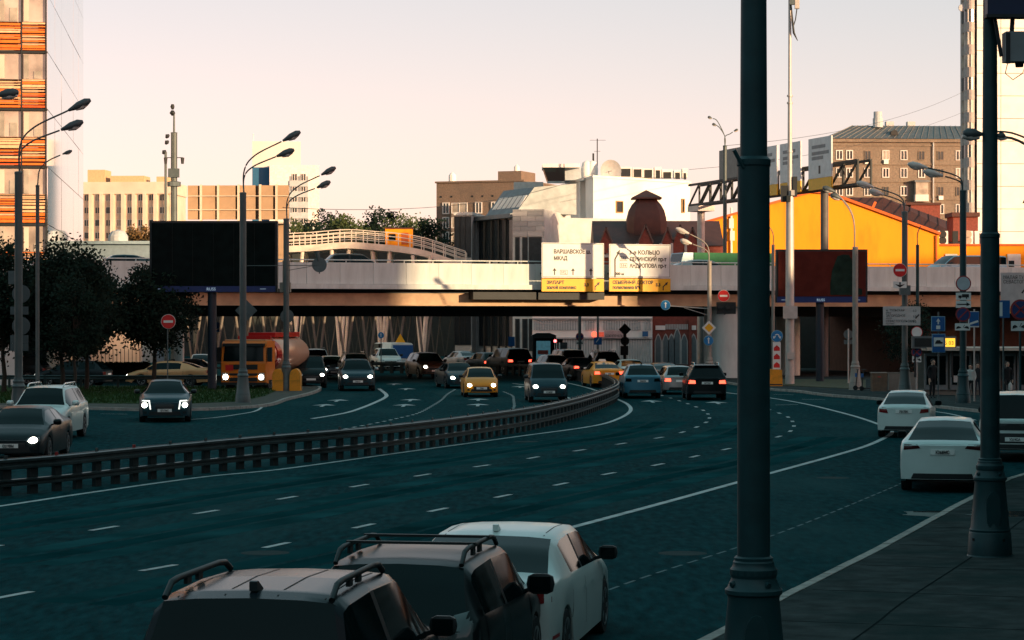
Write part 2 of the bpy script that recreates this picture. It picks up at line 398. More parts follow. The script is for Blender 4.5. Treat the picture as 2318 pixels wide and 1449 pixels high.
    if p.get('hl'): both('headlight', p['hl'], fl)
    else:
        both('headlight', [(W2 * 0.50, hb + 0.02), (W2 * 0.86, hb + 0.03), (W2 * 0.84, ht), (W2 * 0.52, ht - 0.03)], fl if lights != 'on' else M['lampoff'])
        if lights == 'on': both('headlight_bulb', [(W2 * 0.56, hb - 0.015), (W2 * 0.80, hb - 0.015), (W2 * 0.80, ht), (W2 * 0.56, ht)], M['lampon'], off=0.03, rnd_=True, k=6)
    gr = p.get('grille', 0.48)
    patch('grille', [(-W2 * gr, nz - 0.36), (W2 * gr, nz - 0.36), (W2 * gr * 0.92, nz - 0.14), (-W2 * gr * 0.92, nz - 0.14)], p.get('gm', M['black']), n=8)
    patch('lower_grille', [(-W2 * 0.62, sill + 0.09), (W2 * 0.62, sill + 0.09), (W2 * 0.56, sill + 0.22), (-W2 * 0.56, sill + 0.22)], M['black'], n=8, k=2)
    if p.get('fog', True): both('fog_lamp', [(W2 * 0.68, sill + 0.14), (W2 * 0.8, sill + 0.14), (W2 * 0.8, sill + 0.22), (W2 * 0.68, sill + 0.22)], M['black'])
    # rear
    tl = M['tailon'] if tails == 'on' else M['tailoff']
    tb = g('tail_z') if 'tail_z' in p else tz - 0.30
    both('tail_light', p.get('tl') or [(W2 * 0.58, tb), (W2 * 0.93, tb), (W2 * 0.92, tb + 0.17), (W2 * 0.6, tb + 0.15)], p.get('tlm') or tl, front=False)
    patch('rear_bumper_lining', [(-W2 * 0.72, sill + 0.07), (W2 * 0.72, sill + 0.07), (W2 * 0.66, sill + 0.19), (-W2 * 0.66, sill + 0.19)], trim or M['black'], front=False, n=8, k=2)
    pz = p.get('pz', tz - 0.27)
    for fr, z in ((True, sill + 0.26), (False, pz)):
        pl = patch('number_plate', [(-0.26, z - 0.056), (0.26, z - 0.056), (0.26, z + 0.056), (-0.26, z + 0.056)], M['plate'], front=fr, off=0.02, n=4, k=1)
        if plate and fr == (abs(rz) > 1.5):
            h = bvh.ray_cast(Vector((0, 10 if fr else -10, z)), Vector((0, -1 if fr else 1, 0)))[0]
            text(plate, 0.1, M['ink'], pl, (0, h.y + (0.034 if fr else -0.034), z - 0.036), (R(90), 0, math.pi if fr else 0), 'plate_lettering', 'CENTER', 0.002, sx=0.8, bold=0.003)
    # seams and handles
    if p.get('seams', True):
        for s in (-1, 1):
            for y in (ym, yc - 0.25, lerp(yr, yb, 0.2) if kind in ('sedan', 'coupe') else yw[0] + ar * 0.75):
                side_patch('door_seam', [(y, sill + 0.14), (y, g('bf') - 0.02), (y + 0.012, g('bf') - 0.02), (y + 0.012, sill + 0.14)], M['under'], s)
            for y in (ym - 0.18, yc - 1.2 if yc - 1.2 > ym + .2 else ym + 0.25):
                side_patch('door_handle', [(y, g('bf') - 0.13), (y + 0.18, g('bf') - 0.13), (y + 0.18, g('bf') - 0.10), (y, g('bf') - 0.10)], p.get('hm', body), s, off=0.03, n=3)
    if p.get('roofseams'):
        for s in (-1, 1):
            for x in p['roofseams']:
                a0, a1 = yr + 0.06 - L / 2, yf - 0.05 - L / 2; vs = []
                for i in range(9):
                    y = lerp(a0, a1, i / 8)
                    for dx in (-0.006, 0.006):
                        h = bvh.ray_cast(Vector((s * x + dx, y, 5)), Vector((0, 0, -1)))[0]; vs.append((h or Vector((s * x, y, Hh))) + Vector((0, 0, 0.003)))
                link('roof_seam', MB().add(vs, [(2 * i, 2 * i + 1, 2 * i + 3, 2 * i + 2) for i in range(8)]).mesh('roof_seam', M['under']), root)
    if 'fin' in extra:
        MB().prism([(-0.10, 0), (0.10, 0), (-0.06, 0.075), (-0.10, 0.07)], -0.03, 0.03, 'YZ').build('antenna_fin', p.get('finm', M['black']), root, loc=(0, yr + 0.22 - L / 2, Hh - 0.02))
    if 'rails' in extra or 'bars' in extra:
        for s in (-1, 1):
            a, b = yr + 0.02 - L / 2, yf - 0.25 - L / 2; x = s * (rw - 0.03); ra = p.get('rail_h', 0.07)
            mb = MB().tube([(x, a - 0.05, Hh - 0.06), (x, a + 0.12, Hh + ra * 0.7), (x, a + 0.3, Hh + ra), (x, b - 0.3, Hh + ra), (x, b - 0.1, Hh + ra * 0.7), (x, b + 0.06, Hh - 0.03)], p.get('rail_r', 0.024), 8)
            for yy in (a + 0.55, (a + b) / 2): mb.box((x, yy, Hh + ra / 2 - 0.02), (0.03, 0.12, ra))
            mb.build('roof_rail', p.get('railm', M['black']), root, 50)
    if 'bars' in extra:
        for yy in (yr + 0.55, yf - 0.75):
            MB().bar((-rw, yy - L / 2, Hh + 0.09), (rw, yy - L / 2, Hh + 0.09), 0.06, 0.025).build('roof_crossbar', M['black'], root)
    if 'spoiler' in extra:
        MB().bb(-rw * 0.95, rw * 0.95, yr - 0.16 - L / 2, yr + 0.06 - L / 2, Hh - 0.075, Hh - 0.045).build('spoiler', body, root)
    if 'wiper' in extra:
        a = verts and Vector((0.0, yb - L / 2 - 0.02, tz + 0.08))
        MB().bar(a, a + Vector((-0.42, 0.03, 0.05)), 0.02, 0.02).build('rear_wiper', M['black'], root)
    if 'taxi' in extra:
        MB().prism([(-0.22, 0), (0.22, 0), (0.17, 0.12), (-0.17, 0.12)], -0.05, 0.05, 'XZ').build('roof_sign', M['plate'], root, loc=(0, ym - L / 2, Hh))
    return root, patch, both, side_patch
# ------------------------------------------------------------------ materials of the setting
asphalt = mat('asphalt', (0.005, 0.040, 0.046), 0.85, var=0.42, scale=7.0, bump=0.35, spec=0.004, dirt=(0.016, 0.060, 0.065), dscale=0.25, stretch=(0.9, 0.22, 1))
paintw = mat('road_paint', (0.42, 0.47, 0.46), 0.7, var=0.25, scale=6, dirt=(0.16, 0.19, 0.19), dscale=3.0)
paving = mat('worn_paving', (0.050, 0.057, 0.057), 0.9, var=0.3, scale=2.5, bump=0.4, spec=0.0, dirt=(0.026, 0.042, 0.042), dscale=0.5)
stone = mat('kerb_stone', (0.30, 0.28, 0.25), 0.85, var=0.2, scale=5, bump=0.3, dirt=(0.16, 0.16, 0.15), dscale=2)
soil = mat('trodden_soil', (0.045, 0.05, 0.040), 0.95, var=0.3, scale=4)
grassm = mat('lawn_grass', (0.020, 0.050, 0.014), 0.9, var=0.5, scale=6, spec=0.1)
concrete = mat('pale_concrete', (0.57, 0.60, 0.575), 0.85, var=0.08, scale=1.2, bump=0.15, dirt=(0.43, 0.45, 0.43), dscale=0.45, stretch=(1.6, 1, 0.35))
girder = mat('painted_girder', (0.44, 0.30, 0.185), 0.7, var=0.15, scale=1.5, dirt=(0.32, 0.215, 0.135), dscale=0.5)
darksteel = mat('dark_steel', (0.022, 0.026, 0.028), 0.6, 0.3)
galv = mat('galvanised_rail', (0.030, 0.046, 0.047), 0.42, 0.35, var=0.3, scale=2, dirt=(0.012, 0.020, 0.021), dscale=1.5)
postm = mat('painted_post', (0.060, 0.090, 0.095), 0.45, 0.2, var=0.1, scale=2)
redref = mat('red_reflector', (0.30, 0.02, 0.02), 0.35)

# ------------------------------------------------------------------ ground, road
struct('ground', MB().add([(-1600, -300, -0.02), (1600, -300, -0.02), (1600, 2200, -0.02), (-1600, 2200, -0.02)], [(0, 1, 2, 3)]), mat('city_ground', (0.05, 0.055, 0.05), 0.95, var=0.3, scale=0.1))
road = struct('road', MB().add([(-120, -60, 0), (90, -60, 0), (120, 330, 0), (-120, 330, 0)], [(0, 1, 2, 3)]), asphalt)

def ribbon(pts, wd, z):
    mb = MB(); vs = []
    for i, p in enumerate(pts):
        d = (pts[min(i + 1, len(pts) - 1)] - pts[max(i - 1, 0)]); d.z = 0; d.normalize(); n = Vector((d.y, -d.x, 0)) * wd / 2
        vs += [(p.x - n.x, p.y - n.y, z), (p.x + n.x, p.y + n.y, z)]
    return mb.add(vs, [(2 * i, 2 * i + 1, 2 * i + 3, 2 * i + 2) for i in range(len(pts) - 1)])
def line(pix, wd=0.15, name='edge_line', step=0.6):
    pts = spline([G(*p) for p in pix], step); ribbon(pts, wd, 0.005).build(name, paintw, road); return pts
def dashes(pix, on=1.0, off=3.0, wd=0.13, start=0.0, step=0.25, pm=None):
    pts = spline([G(*p) for p in pix], step); i = int(start / step); n = int(on / step); m = int(off / step)
    while i + n < len(pts):
        ribbon(pts[i:i + n + 1], wd, 0.005).build('lane_dash', pm or paintw, road); i += n + m
# the outbound carriageway
line([(-260, 1180), (0, 1146), (200, 1116), (460, 1080), (640, 1062), (900, 1026), (1160, 990), (1340, 965), (1400, 948), (1427, 930), (1420, 915), (1395, 903), (1372, 893), (1330, 878), (1280, 866)], 0.16)
dashes([(-200, 1265), (45, 1228), (285, 1188), (493, 1155), (657, 1126), (812, 1100), (937, 1079), (1049, 1061), (1152, 1046), (1243, 1030), (1323, 1018), (1398, 1006), (1463, 996), (1514, 987), (1550, 977), (1575, 968), (1602, 954), (1606, 946), (1605, 940), (1590, 928), (1562, 916), (1530, 905), (1490, 893)], start=1.6)
dashes([(-20, 1357), (280, 1300), (527, 1255), (728, 1212), (900, 1174), (1040, 1144), (1163, 1118), (1275, 1095), (1365, 1075), (1448, 1060), (1525, 1045), (1583, 1031), (1640, 1018), (1720, 1000), (1771, 986), (1788, 977), (1796, 968), (1797, 961), (1793, 953), (1786, 946), (1775, 940), (1740, 927), (1690, 913)], start=0.0)
line([(760, 1330), (1000, 1272), (1280, 1198), (1500, 1139), (1670, 1092), (1760, 1067), (1880, 1034), (1960, 1010), (2005, 990), (2018, 980), (2010, 970), (1990, 961), (1940, 944), (1880, 928), (1820, 914), (1750, 902), (1660, 891), (1560, 880)], 0.17)
dashes([(1340, 1350), (1480, 1300), (1770, 1205), (2000, 1112), (2060, 1085)], 0.5, 0.35, 0.05, step=0.1, pm=mat('worn_paint', (0.035, 0.11, 0.12), 0.8))     # faint joint line
line([(2100, 930), (2150, 937), (2210, 952)], 0.14)
line([(1750, 893), (1800, 894)], 0.12); line([(1755, 917), (1810, 916)], 0.12); line([(1815, 904), (1868, 905)], 0.12)
# the oncoming carriageway
line([(858, 880), (874, 893), (870, 901), (845, 913), (820, 923), (790, 933), (750, 941), (700, 949)], 0.2)
dashes([(1030, 882), (1012, 893), (1000, 905), (975, 921), (945, 936), (910, 945), (840, 960), (700, 985), (520, 1010)], 0.55, 0.9, 0.12)
dashes([(1140, 887), (1160, 896), (1163, 908), (1164, 920), (1158, 928)], 0.6, 0.8, 0.12)
line([(600, 916), (580, 930), (540, 938), (470, 947), (330, 956)], 0.12); line([(170, 925), (240, 926), (300, 929)], 0.1); line([(228, 937), (300, 938)], 0.08)
line([(1160, 868), (1200, 874), (1240, 886), (1290, 902), (1310, 915)], 0.14)
for (px, py) in [(765, 907), (733, 918), (920, 881), (930, 906), (915, 918), (893, 870), (1083, 905), (1082, 917), (1177, 876), (1475, 909), (1622, 912), (1005, 862), (1010, 870)]:
    d = gd(py); mb = MB(); c = G(px, py)                   # direction arrows, seen end on
    a = math.atan2(c.x + 3, 60)
    sh = [(-0.06, -1.6), (0.06, -1.6), (0.06, 0.1), (0.42, 0.0), (0, 1.6), (-0.42, 0.0), (-0.06, 0.1)]
    mb.add([(x * 1.25, y, 0.005) for x, y in sh], [tuple(range(7))]).build('lane_arrow', paintw, road, loc=(c.x, c.y, 0), rz=0)
# tyre-worn and oily tracks in the outbound lanes
trk = mat('tyre_track', (0.012, 0.056, 0.061), 0.85, var=0.5, scale=0.8, spec=0.0, dirt=(0.007, 0.047, 0.052), dscale=0.35, stretch=(0.5, 0.5, 1))
trd = mat('oily_track', (0.005, 0.037, 0.041), 0.8, var=0.5, scale=0.8, spec=0.0, dirt=(0.008, 0.050, 0.055), dscale=0.3, stretch=(0.5, 0.5, 1))
L1 = spline([G(*p) for p in [(-200, 1265), (45, 1228), (285, 1188), (493, 1155), (657, 1126), (812, 1100), (937, 1079), (1049, 1061), (1152, 1046), (1243, 1030), (1323, 1018), (1398, 1006), (1463, 996), (1514, 987), (1550, 977), (1575, 968), (1602, 954)]], 0.8)
L2 = spline([G(*p) for p in [(-20, 1357), (280, 1300), (527, 1255), (728, 1212), (900, 1174), (1040, 1144), (1163, 1118), (1275, 1095), (1365, 1075), (1448, 1060), (1525, 1045), (1583, 1031), (1640, 1018), (1720, 1000), (1771, 986)]], 0.8)
def offset(pts, o):
    r = []
    for i, p in enumerate(pts):
        d = (pts[min(i + 1, len(pts) - 1)] - pts[max(i - 1, 0)]); d.normalize(); r.append(p + Vector((d.y, -d.x, 0)) * (o + 0.06 * math.sin(i * 0.13 + o)))
    return r
for pts, offs in ((L1, (-2.5, -1.0, 0.95, 2.45)), (L2, (0.95, 2.5))):
    for o in offs: ribbon(offset(pts, o), 0.62, 0.0022).build('wheel_track', trk, road)
for pts, offs in ((L1, (-1.75, 1.7)), (L2, (1.7,))):
    for o in offs: ribbon(offset(pts, o), 0.5, 0.0022).build('oil_track', trd, road)
# manhole covers and a drain
for px, py in [(1885, 1082), (1545, 1253), (600, 1252), (1190, 1000)]:
    c = G(px, py); MB().lathe([(0.05, 0.004), (0.36, 0.006), (0.40, 0.003)], 20).build('manhole_cover', mat('cast_iron', (0.008, 0.036, 0.038), 0.75, 0.0, spec=0.03), road, loc=(c.x, c.y, 0))

# ------------------------------------------------------------------ pavements, islands, kerbs
def raised(name, outline, m, top=0.12):
    mb = MB().prism([(p.x, p.y) for p in outline], -0.01, top); return struct(name, mb, m)
def kerb(parent, pts, h=0.125, wd=0.15, seg=1.0, side=1):
    i = 0; n = max(1, int(round(seg / 0.25)))
    while i + n < len(pts):
        a, b = pts[i], pts[i + n]; d = (b - a); L = d.length; d.normalize(); nr = Vector((d.y, -d.x, 0)) * side
        c = (a + b) / 2 - nr * wd / 2 * 0
        MB().box((c.x, c.y, h / 2 + rnd.uniform(-0.004, 0.004)), (L - 0.03, wd, h), rz=math.atan2(d.y, d.x) + rnd.uniform(-0.006, 0.006)).build('kerb_stone', stone, parent)
        i += n
kp = spline([Vector((-12, -10, 0)), Vector((-5.5, 4, 0)), Vector((-2.0, 15, 0))] + [G(1640, 1449), G(1775, 1370), G(1990, 1258), G(2200, 1140), G(2318, 1085)] + [Vector((16.5, 66, 0)), Vector((24, 76, 0)), Vector((36, 85, 0))], 0.25)
pave = raised('pavement', kp[::4] + [Vector((60, 85, 0)), Vector((60, -40, 0)), Vector((-12, -40, 0))], paving)
kerb(pave, [p for p in kp if p.y > 12 and p.y < 74], side=-1, h=0.13)
for i in range(30, len(kp) - 40, 14):                     # expansion joints and one long repair seam in the pavement
    p, d = kp[i], (kp[i + 1] - kp[i]).normalized()
    if 14 < p.y < 62: MB().box((0, 0, 0), (9.0, 0.025, 0.001), rz=math.atan2(d.y, d.x) - math.pi / 2).build('pavement_joint', mat('dark_joint', (0.014, 0.020, 0.021), 0.95, spec=0.0), pave, loc=(p.x + d.y * 4.7, p.y - d.x * 4.7, 0.122))  # flat dark strips for the joints
ribbon([p + Vector((1.5, -0.6, 0)) for p in kp[40:-60:4]], 0.03, 0.1235).build('pavement_joint', mat('dark_joint', (0, 0, 0)), pave)
fp = spline([G(1640, 868), G(1690, 876), G(1745, 884), G(1800, 888), G(1880, 898), G(1985, 906), G(2100, 921), G(2318, 941)] + [Vector((27, 88, 0)), Vector((40, 86, 0))], 0.25)
pave2 = raised('pavement_by_bus_stop', fp[::4] + [Vector((75, 86, 0)), Vector((75, 190, 0)), Vector((X(1640, 165), 190, 0))], paving)
kerb(pave2, [p for p in fp if p.x < 30], side=-1)
verge = struct('grass_verge', MB().prism([(X(1760, 136), 136), (X(1960, 128), 128), (X(1960, 148), 148), (X(1760, 150), 150)], 0.1, 0.15), mat('dry_verge', (0.05, 0.055, 0.028), 0.95, var=0.4, scale=5))
ip = spline([Vector((-60, 99, 0)), G(0, 925), G(170, 927), G(400, 931), G(590, 922), G(650, 906), G(700, 894), G(724, 884), G(715, 878), G(670, 874)], 0.25)
island = raised('traffic_island', ip[::4] + [G(560, 878), G(0, 878), Vector((-60, 134, 0))], soil)
kerb(island, [p for p in ip if p.x > -30], side=-1, wd=0.16)
# grass on the island: many blades
gm = MB(); gi = 0
inner = [G(-60, 919), G(170, 919), G(400, 921), G(545, 915), G(600, 902), G(625, 890), G(630, 882), G(500, 880), G(-60, 880)]
def inside(p, poly):
    c = False; j = len(poly) - 1
    for i in range(len(poly)):
        a, b = poly[i], poly[j]
        if (a.y > p[1]) != (b.y > p[1]) and p[0] < (b.x - a.x) * (p[1] - a.y) / (b.y - a.y) + a.x: c = not c
        j = i
    return c
struct('lawn', MB().prism([(p.x, p.y) for p in inner], 0.11, 0.14), grassm)
while gi < 9000:
    x, y = rnd.uniform(-26, -9), rnd.uniform(104, 133)
    if not inside((x, y), inner): gi += 0.3; continue
    gi += 1; h = rnd.uniform(0.05, 0.16); a = rnd.uniform(0, 6.28); wd = 0.035
    gm.add([(x - wd * math.cos(a), y - wd * math.sin(a), 0.13), (x + wd * math.cos(a), y + wd * math.sin(a), 0.13), (x + rnd.uniform(-.05, .05), y + rnd.uniform(-.05, .05), 0.14 + h)], [(0, 1, 2)])
go = gm.build('grass', grassm); go['kind'] = 'stuff'; go['label'] = 'short dark green grass covering the traffic island'

# ------------------------------------------------------------------ median crash barrier
bp_pix = [(-330, 1162), (-120, 1136), (0, 1124), (126, 1112), (272, 1094), (388, 1080), (582, 1058), (776, 1038), (873, 1026), (1000, 1008), (1100, 992), (1200, 974), (1290, 951), (1350, 930), (1386, 914), (1396, 904), (1390, 893), (1365, 879), (1330, 868), (1280, 858)]
bpts = spline([G(*p) for p in bp_pix] + [Vector((0.4, 165, 0)), Vector((-4.5, 169.5, 0)), Vector((-12, 174, 0)), Vector((-24, 178, 0))], 0.425)
def sweep(pts, prof, closed=True):
    vs = []; n = len(prof)
    for i, p in enumerate(pts):
        d = (pts[min(i + 1, len(pts) - 1)] - pts[max(i - 1, 0)]); d.z = 0; d.normalize(); nr = Vector((d.y, -d.x, 0))
        for o, z in prof: vs.append(Vector((p.x, p.y, p.z)) + nr * o + Vector((0, 0, z)))
    fs = [(i * n + j, i * n + (j + 1) % n, (i + 1) * n + (j + 1) % n, (i + 1) * n + j) for i in range(len(pts) - 1) for j in range(n if closed else n - 1)]
    if closed: fs += [tuple(range(n - 1, -1, -1)), tuple(range((len(pts) - 1) * n, len(pts) * n))]
    return MB().add(vs, fs)
bar = thing('crash_barrier', 'long grey steel double rail median barrier curving between the two carriageways', 'barrier', (0, 0, 0))
wprof = lambda z0, z1, s: [(s * o, lerp(z0, z1, t)) for o, t in ((0.07, 0), (0.13, 0.08), (0.13, 0.3), (0.09, 0.42), (0.09, 0.58), (0.13, 0.7), (0.13, 0.92), (0.07, 1), (0.055, 1), (0.055, 0))]
sweep(bpts, wprof(0.56, 0.80, 1)).build('upper_rail', galv, bar, 35)
sweep(bpts, wprof(0.20, 0.36, 1)).build('lower_rail', galv, bar, 35)
sweep(bpts, [(-0.11, 0.66), (-0.07, 0.66), (-0.07, 0.80), (-0.11, 0.80)]).build('rear_rail', galv, bar, 35)
pm = MB().bb(-0.05, 0.05, -0.13, 0.13, 0, 0.76).mesh('post', mat('rail_post', (0.012, 0.020, 0.021), 0.7, 0.1))
rr = MB().bb(-0.012, 0.012, -0.05, 0.05, 0, 0.09)
rg = rr.mesh('reflector', mat('grey_reflector', (0.05, 0.055, 0.055), 0.4)); rred = rr.mesh('reflector', redref)
for i in range(0, len(bpts) - 1, 2):
    p = bpts[i]; d = bpts[i + 1] - p; a = math.atan2(d.y, d.x) - math.pi / 2
    link('post', pm, bar, p, a)
    if i % 4 == 0: link('reflector', rred if i % 8 == 0 and i < 30 else rg, bar, p + Vector((0, 0, 0.782)), a)
# second rail on the far side of the lawn
rail2 = thing('guard_rail', 'low steel guard rail along the back of the grass island', 'guard rail', G(0, 883))
gpts = spline([G(-80, 883) - rail2.location, G(300, 884) - rail2.location, G(610, 882) - rail2.location], 0.5)
sweep(gpts, [(0.0, 0.58), (0.05, 0.62), (0.02, 0.70), (0.05, 0.78), (0.0, 0.82), (-0.03, 0.82), (-0.03, 0.58)]).build('rail', galv, rail2)
for i in range(1, len(gpts), 4): MB().bb(-0.06, 0.06, -0.05, 0.05, 0.1, 0.8).build('post', galv, rail2, loc=gpts[i])

# ------------------------------------------------------------------ the flyover
TH = math.atan2(16.0, 50.5); TT = math.tan(TH); BD0 = 148.0
def bd(px): return BD0 / (1 - (px - CX) / FPX * TT)            # distance of the flyover's near face along an image ray
def bx(px): return X(px, bd(px)) / math.cos(TH)
def bz(py, px=1200): return Z(py, bd(px))
fly = thing('flyover', 'long pale concrete road flyover with painted steel girders crossing over the avenue', 'bridge', (0, BD0, 0), TH)
x0, x1 = -60.0, 66.0
ptop, pbot = 7.24, 5.95
def panel_mesh(Lp): return MB().bb(-Lp / 2 + 0.008, Lp / 2 - 0.008, 0, 0.22, pbot, ptop).mesh('parapet_panel', concrete)
pmesh = panel_mesh(2.05); n = int((x1 - x0) / 2.05)
for i in range(n): link('parapet_panel', pmesh, fly, (x0 + (i + 0.5) * 2.05, rnd.uniform(-0.012, 0.012), rnd.uniform(-0.01, 0.01)))
MB().bb(x0, x1, 0.08, 0.2, pbot + 0.1, ptop - 0.15).build('parapet_core', concrete, fly)
MB().bb(x0, x1, -0.22, 0.05, 5.66, 5.95 - 0.005).build('cornice', concrete, fly)
MB().bb(x0, x1, 0.1, 22, 5.70, 6.22).build('deck', mat('deck_asphalt', (0.04, 0.045, 0.05), 0.9), fly)
MB().bb(x0, x1, 21.8, 22.0, 6.2, 7.0).build('far_parapet', concrete, fly)
MB().bb(x0, x1, 0.55, 0.9, 4.72, 5.42).build('fascia_girder', girder, fly)
MB().bb(x0, x1, 0.35, 1.1, 4.66, 4.72).build('girder_flange', girder, fly)
MB().bb(x0, x1, 0.75, 1.0, 5.42, 5.70).build('shadow_strip', darksteel, fly)  # dark strip standing in for the shadow below the cornice
for y in (5.0, 10.0, 15.0, 20.5): MB().bb(x0, x1, y, y + 0.5, 4.02 if y < 9 else 4.3, 5.7).build('inner_girder', darksteel, fly)
mb = MB()
for i in range(70): mb.cyl((x0 + 1 + i * 1.8, 0.11, ptop - 0.05), (x0 + 1 + i * 1.8, 0.11, ptop + 0.18), 0.03, n=6)
mb.tube([(x0, 0.11, ptop + 0.16), (x1, 0.11, ptop + 0.16)], 0.04, 6)
mb.build('handrail', concrete, fly)
# pier and abutments
def pier(px0, px1, y0, y1, top, name='pier', m=concrete):
    a, b = bx(px0), bx(px1); r = (b - a) / 2; poly = []
    for k in range(9): t = math.pi * k / 8; poly.append(((a + b) / 2 - r * math.cos(t), y0 + 0.8 - 0.8 * math.sin(t)))
    poly += [(b, y1), (a, y1)]
    MB().prism(poly, 0, top).build(name, m, fly, 35)
pier(1640, 1745, 0.9, 3.4, 4.66)
pier(1872, 1908, 6, 8, 4.66)
pier(420, 434, 2, 4, 4.66)
MB().bb(bx(2190), bx(2318) + 30, 8.5, 21, 0, 4.66).build('abutment', mat('red_brown_abutment', (0.12, 0.07, 0.055), 0.9), fly)  # right abutment in an even dark red-brown
MB().bb(x0, bx(60), 2, 21, 0, 4.66).build('abutment', concrete, fly)
# drain boxes and lamps slung under the cornice where the road signs hang
for a, b in ((1066, 1208), (1213, 1362)):
    MB().bb(bx(a), bx(b), -0.5, 0.5, 5.05, 5.5).build('cable_tray', darksteel, fly)

# shallow puddles by the kerb
pud = mat('puddle_water', (0.004, 0.012, 0.013), 0.03, spec=0.6)
for px, py, a, e, zz in ((2118, 1163, 0.62, 0.34, 0.004), (2300, 1163, 0.9, 0.3, 0.124)):
    c = G(px, py, zz); MB().add([(a * math.cos(t * 0.3927) * (1 + 0.25 * math.sin(t * 2.3)), e * 2.2 * math.sin(t * 0.3927), 0) for t in range(16)], [tuple(range(16))]).build('puddle', pud, road if zz < 0.1 else pave, loc=c)
# ------------------------------------------------------------------ buildings
cream = mat('cream_render', (0.62, 0.52, 0.42), 0.85, var=0.1, scale=0.8, dirt=(0.5, 0.40, 0.31), dscale=0.2)
brown = mat('brown_brick', (0.17, 0.125, 0.095), 0.9, var=0.22, scale=6, bump=0.3, dirt=(0.13, 0.10, 0.08), dscale=0.3)
whitew = mat('white_render', (0.78, 0.76, 0.72), 0.8, var=0.05, scale=0.6, dirt=(0.68, 0.65, 0.61), dscale=0.2)
greyst = mat('grey_stone_cladding', (0.52, 0.53, 0.52), 0.8, var=0.12, scale=1.5, dirt=(0.42, 0.43, 0.42), dscale=0.4)
redbrick = mat('red_brick', (0.20, 0.055, 0.04), 0.9, var=0.2, scale=5, bump=0.3)
redroof = mat('dark_red_roof', (0.078, 0.030, 0.023), 0.55, 0.2, var=0.15, scale=2)
orangew = mat('orange_render', (0.92, 0.315, 0.006), 0.85, var=0.06, scale=0.7, dirt=(0.74, 0.22, 0.006), dscale=0.35, stretch=(1.4, 1.0, 0.35))
slate = mat('grey_metal_roof', (0.12, 0.14, 0.15), 0.5, 0.5, var=0.2, scale=1.5)
whiteframe = mat('white_window_frame', (0.62, 0.60, 0.57), 0.6, var=0.1)
curtain = mat('curtained_glass', (0.34, 0.30, 0.25), 0.5, var=0.4, scale=0.9)
panem = M['glassl']
class Facade:
    """a thing whose front runs from an image ray px0 at distance d, turned by rz; u along the front, y into the building"""
    def __init__(s, name, label, px0, d, rz=0.0, cat='building', group=None):
        s.o = Vector((X(px0, d), d, 0)); s.rz = rz; s.root = thing(name, label, cat, s.o, rz, group)
    def u(s, px, y=0.0):
        k = (px - CX) / FPX; c, sn = math.cos(s.rz), math.sin(s.rz); ox, oy = s.o.x - y * sn, s.o.y + y * c
        return (k * oy - ox) / (c - k * sn)
    def z(s, py, u=0.0, y=0.0): return Z(py, s.o.y + u * math.sin(s.rz) + y * math.cos(s.rz))
    def box(s, name, m, x0, x1, y0, y1, z0, z1, parent=None, mb=None): return MB().bb(x0, x1, y0, y1, z0, z1).build(name, m, parent or s.root)
def window_meshes(w_, h_, fr=0.09, frame=None, pane=None, cross=True, deep=0.12):
    f = MB().bb(-w_ / 2, -w_ / 2 + fr, -deep, 0.02, 0, h_).bb(w_ / 2 - fr, w_ / 2, -deep, 0.02, 0, h_).bb(-w_ / 2 + fr, w_ / 2 - fr, -deep, 0.02, 0, fr).bb(-w_ / 2 + fr, w_ / 2 - fr, -deep, 0.02, h_ - fr, h_)
    if cross: f.bb(-fr / 2, fr / 2, -deep, 0.01, fr, h_ - fr)
    return f.mesh('window', frame or whiteframe), MB().bb(-w_ / 2 + fr, w_ / 2 - fr, -deep + 0.07, -0.02, fr, h_ - fr).mesh('pane', pane or panem)
def put_window(root, ms, loc, rz=0.0):
    o = link('window', ms[0], root, loc, rz); link('pane', ms[1], o); return o

# --- glass office tower with orange louvres (left edge)
t = Facade('office_tower', 'glass office tower with orange louvre bands and a mirrored side wall', 108, 165.0, math.atan(0.123))
H0, PIT = Z(508, 165), (Z(378, 165) - Z(508, 165))
gside = mat('mirror_glass', (0.80, 0.78, 0.76), 0.04, 0.92, var=0.03, scale=0.3)
gfront = mat('office_glass', (0.50, 0.41, 0.33), 0.15, 0.35, var=0.5, scale=0.45, spec=0.6)
lou = [mat('orange_louvre', (0.75, 0.16, 0.015), 0.5, var=0.15), mat('pale_orange_louvre', (0.80, 0.45, 0.24), 0.5, var=0.15), mat('deep_orange_louvre', (0.62, 0.09, 0.012), 0.5)]
t.box('core', mat('tower_core', (0.30, 0.22, 0.16), 0.8), -26, -0.25, 0.5, 45, 0, 38)
t.box('base_wall', darksteel, -26, -0.1, 0.1, 0.5, 0, H0 - PIT)
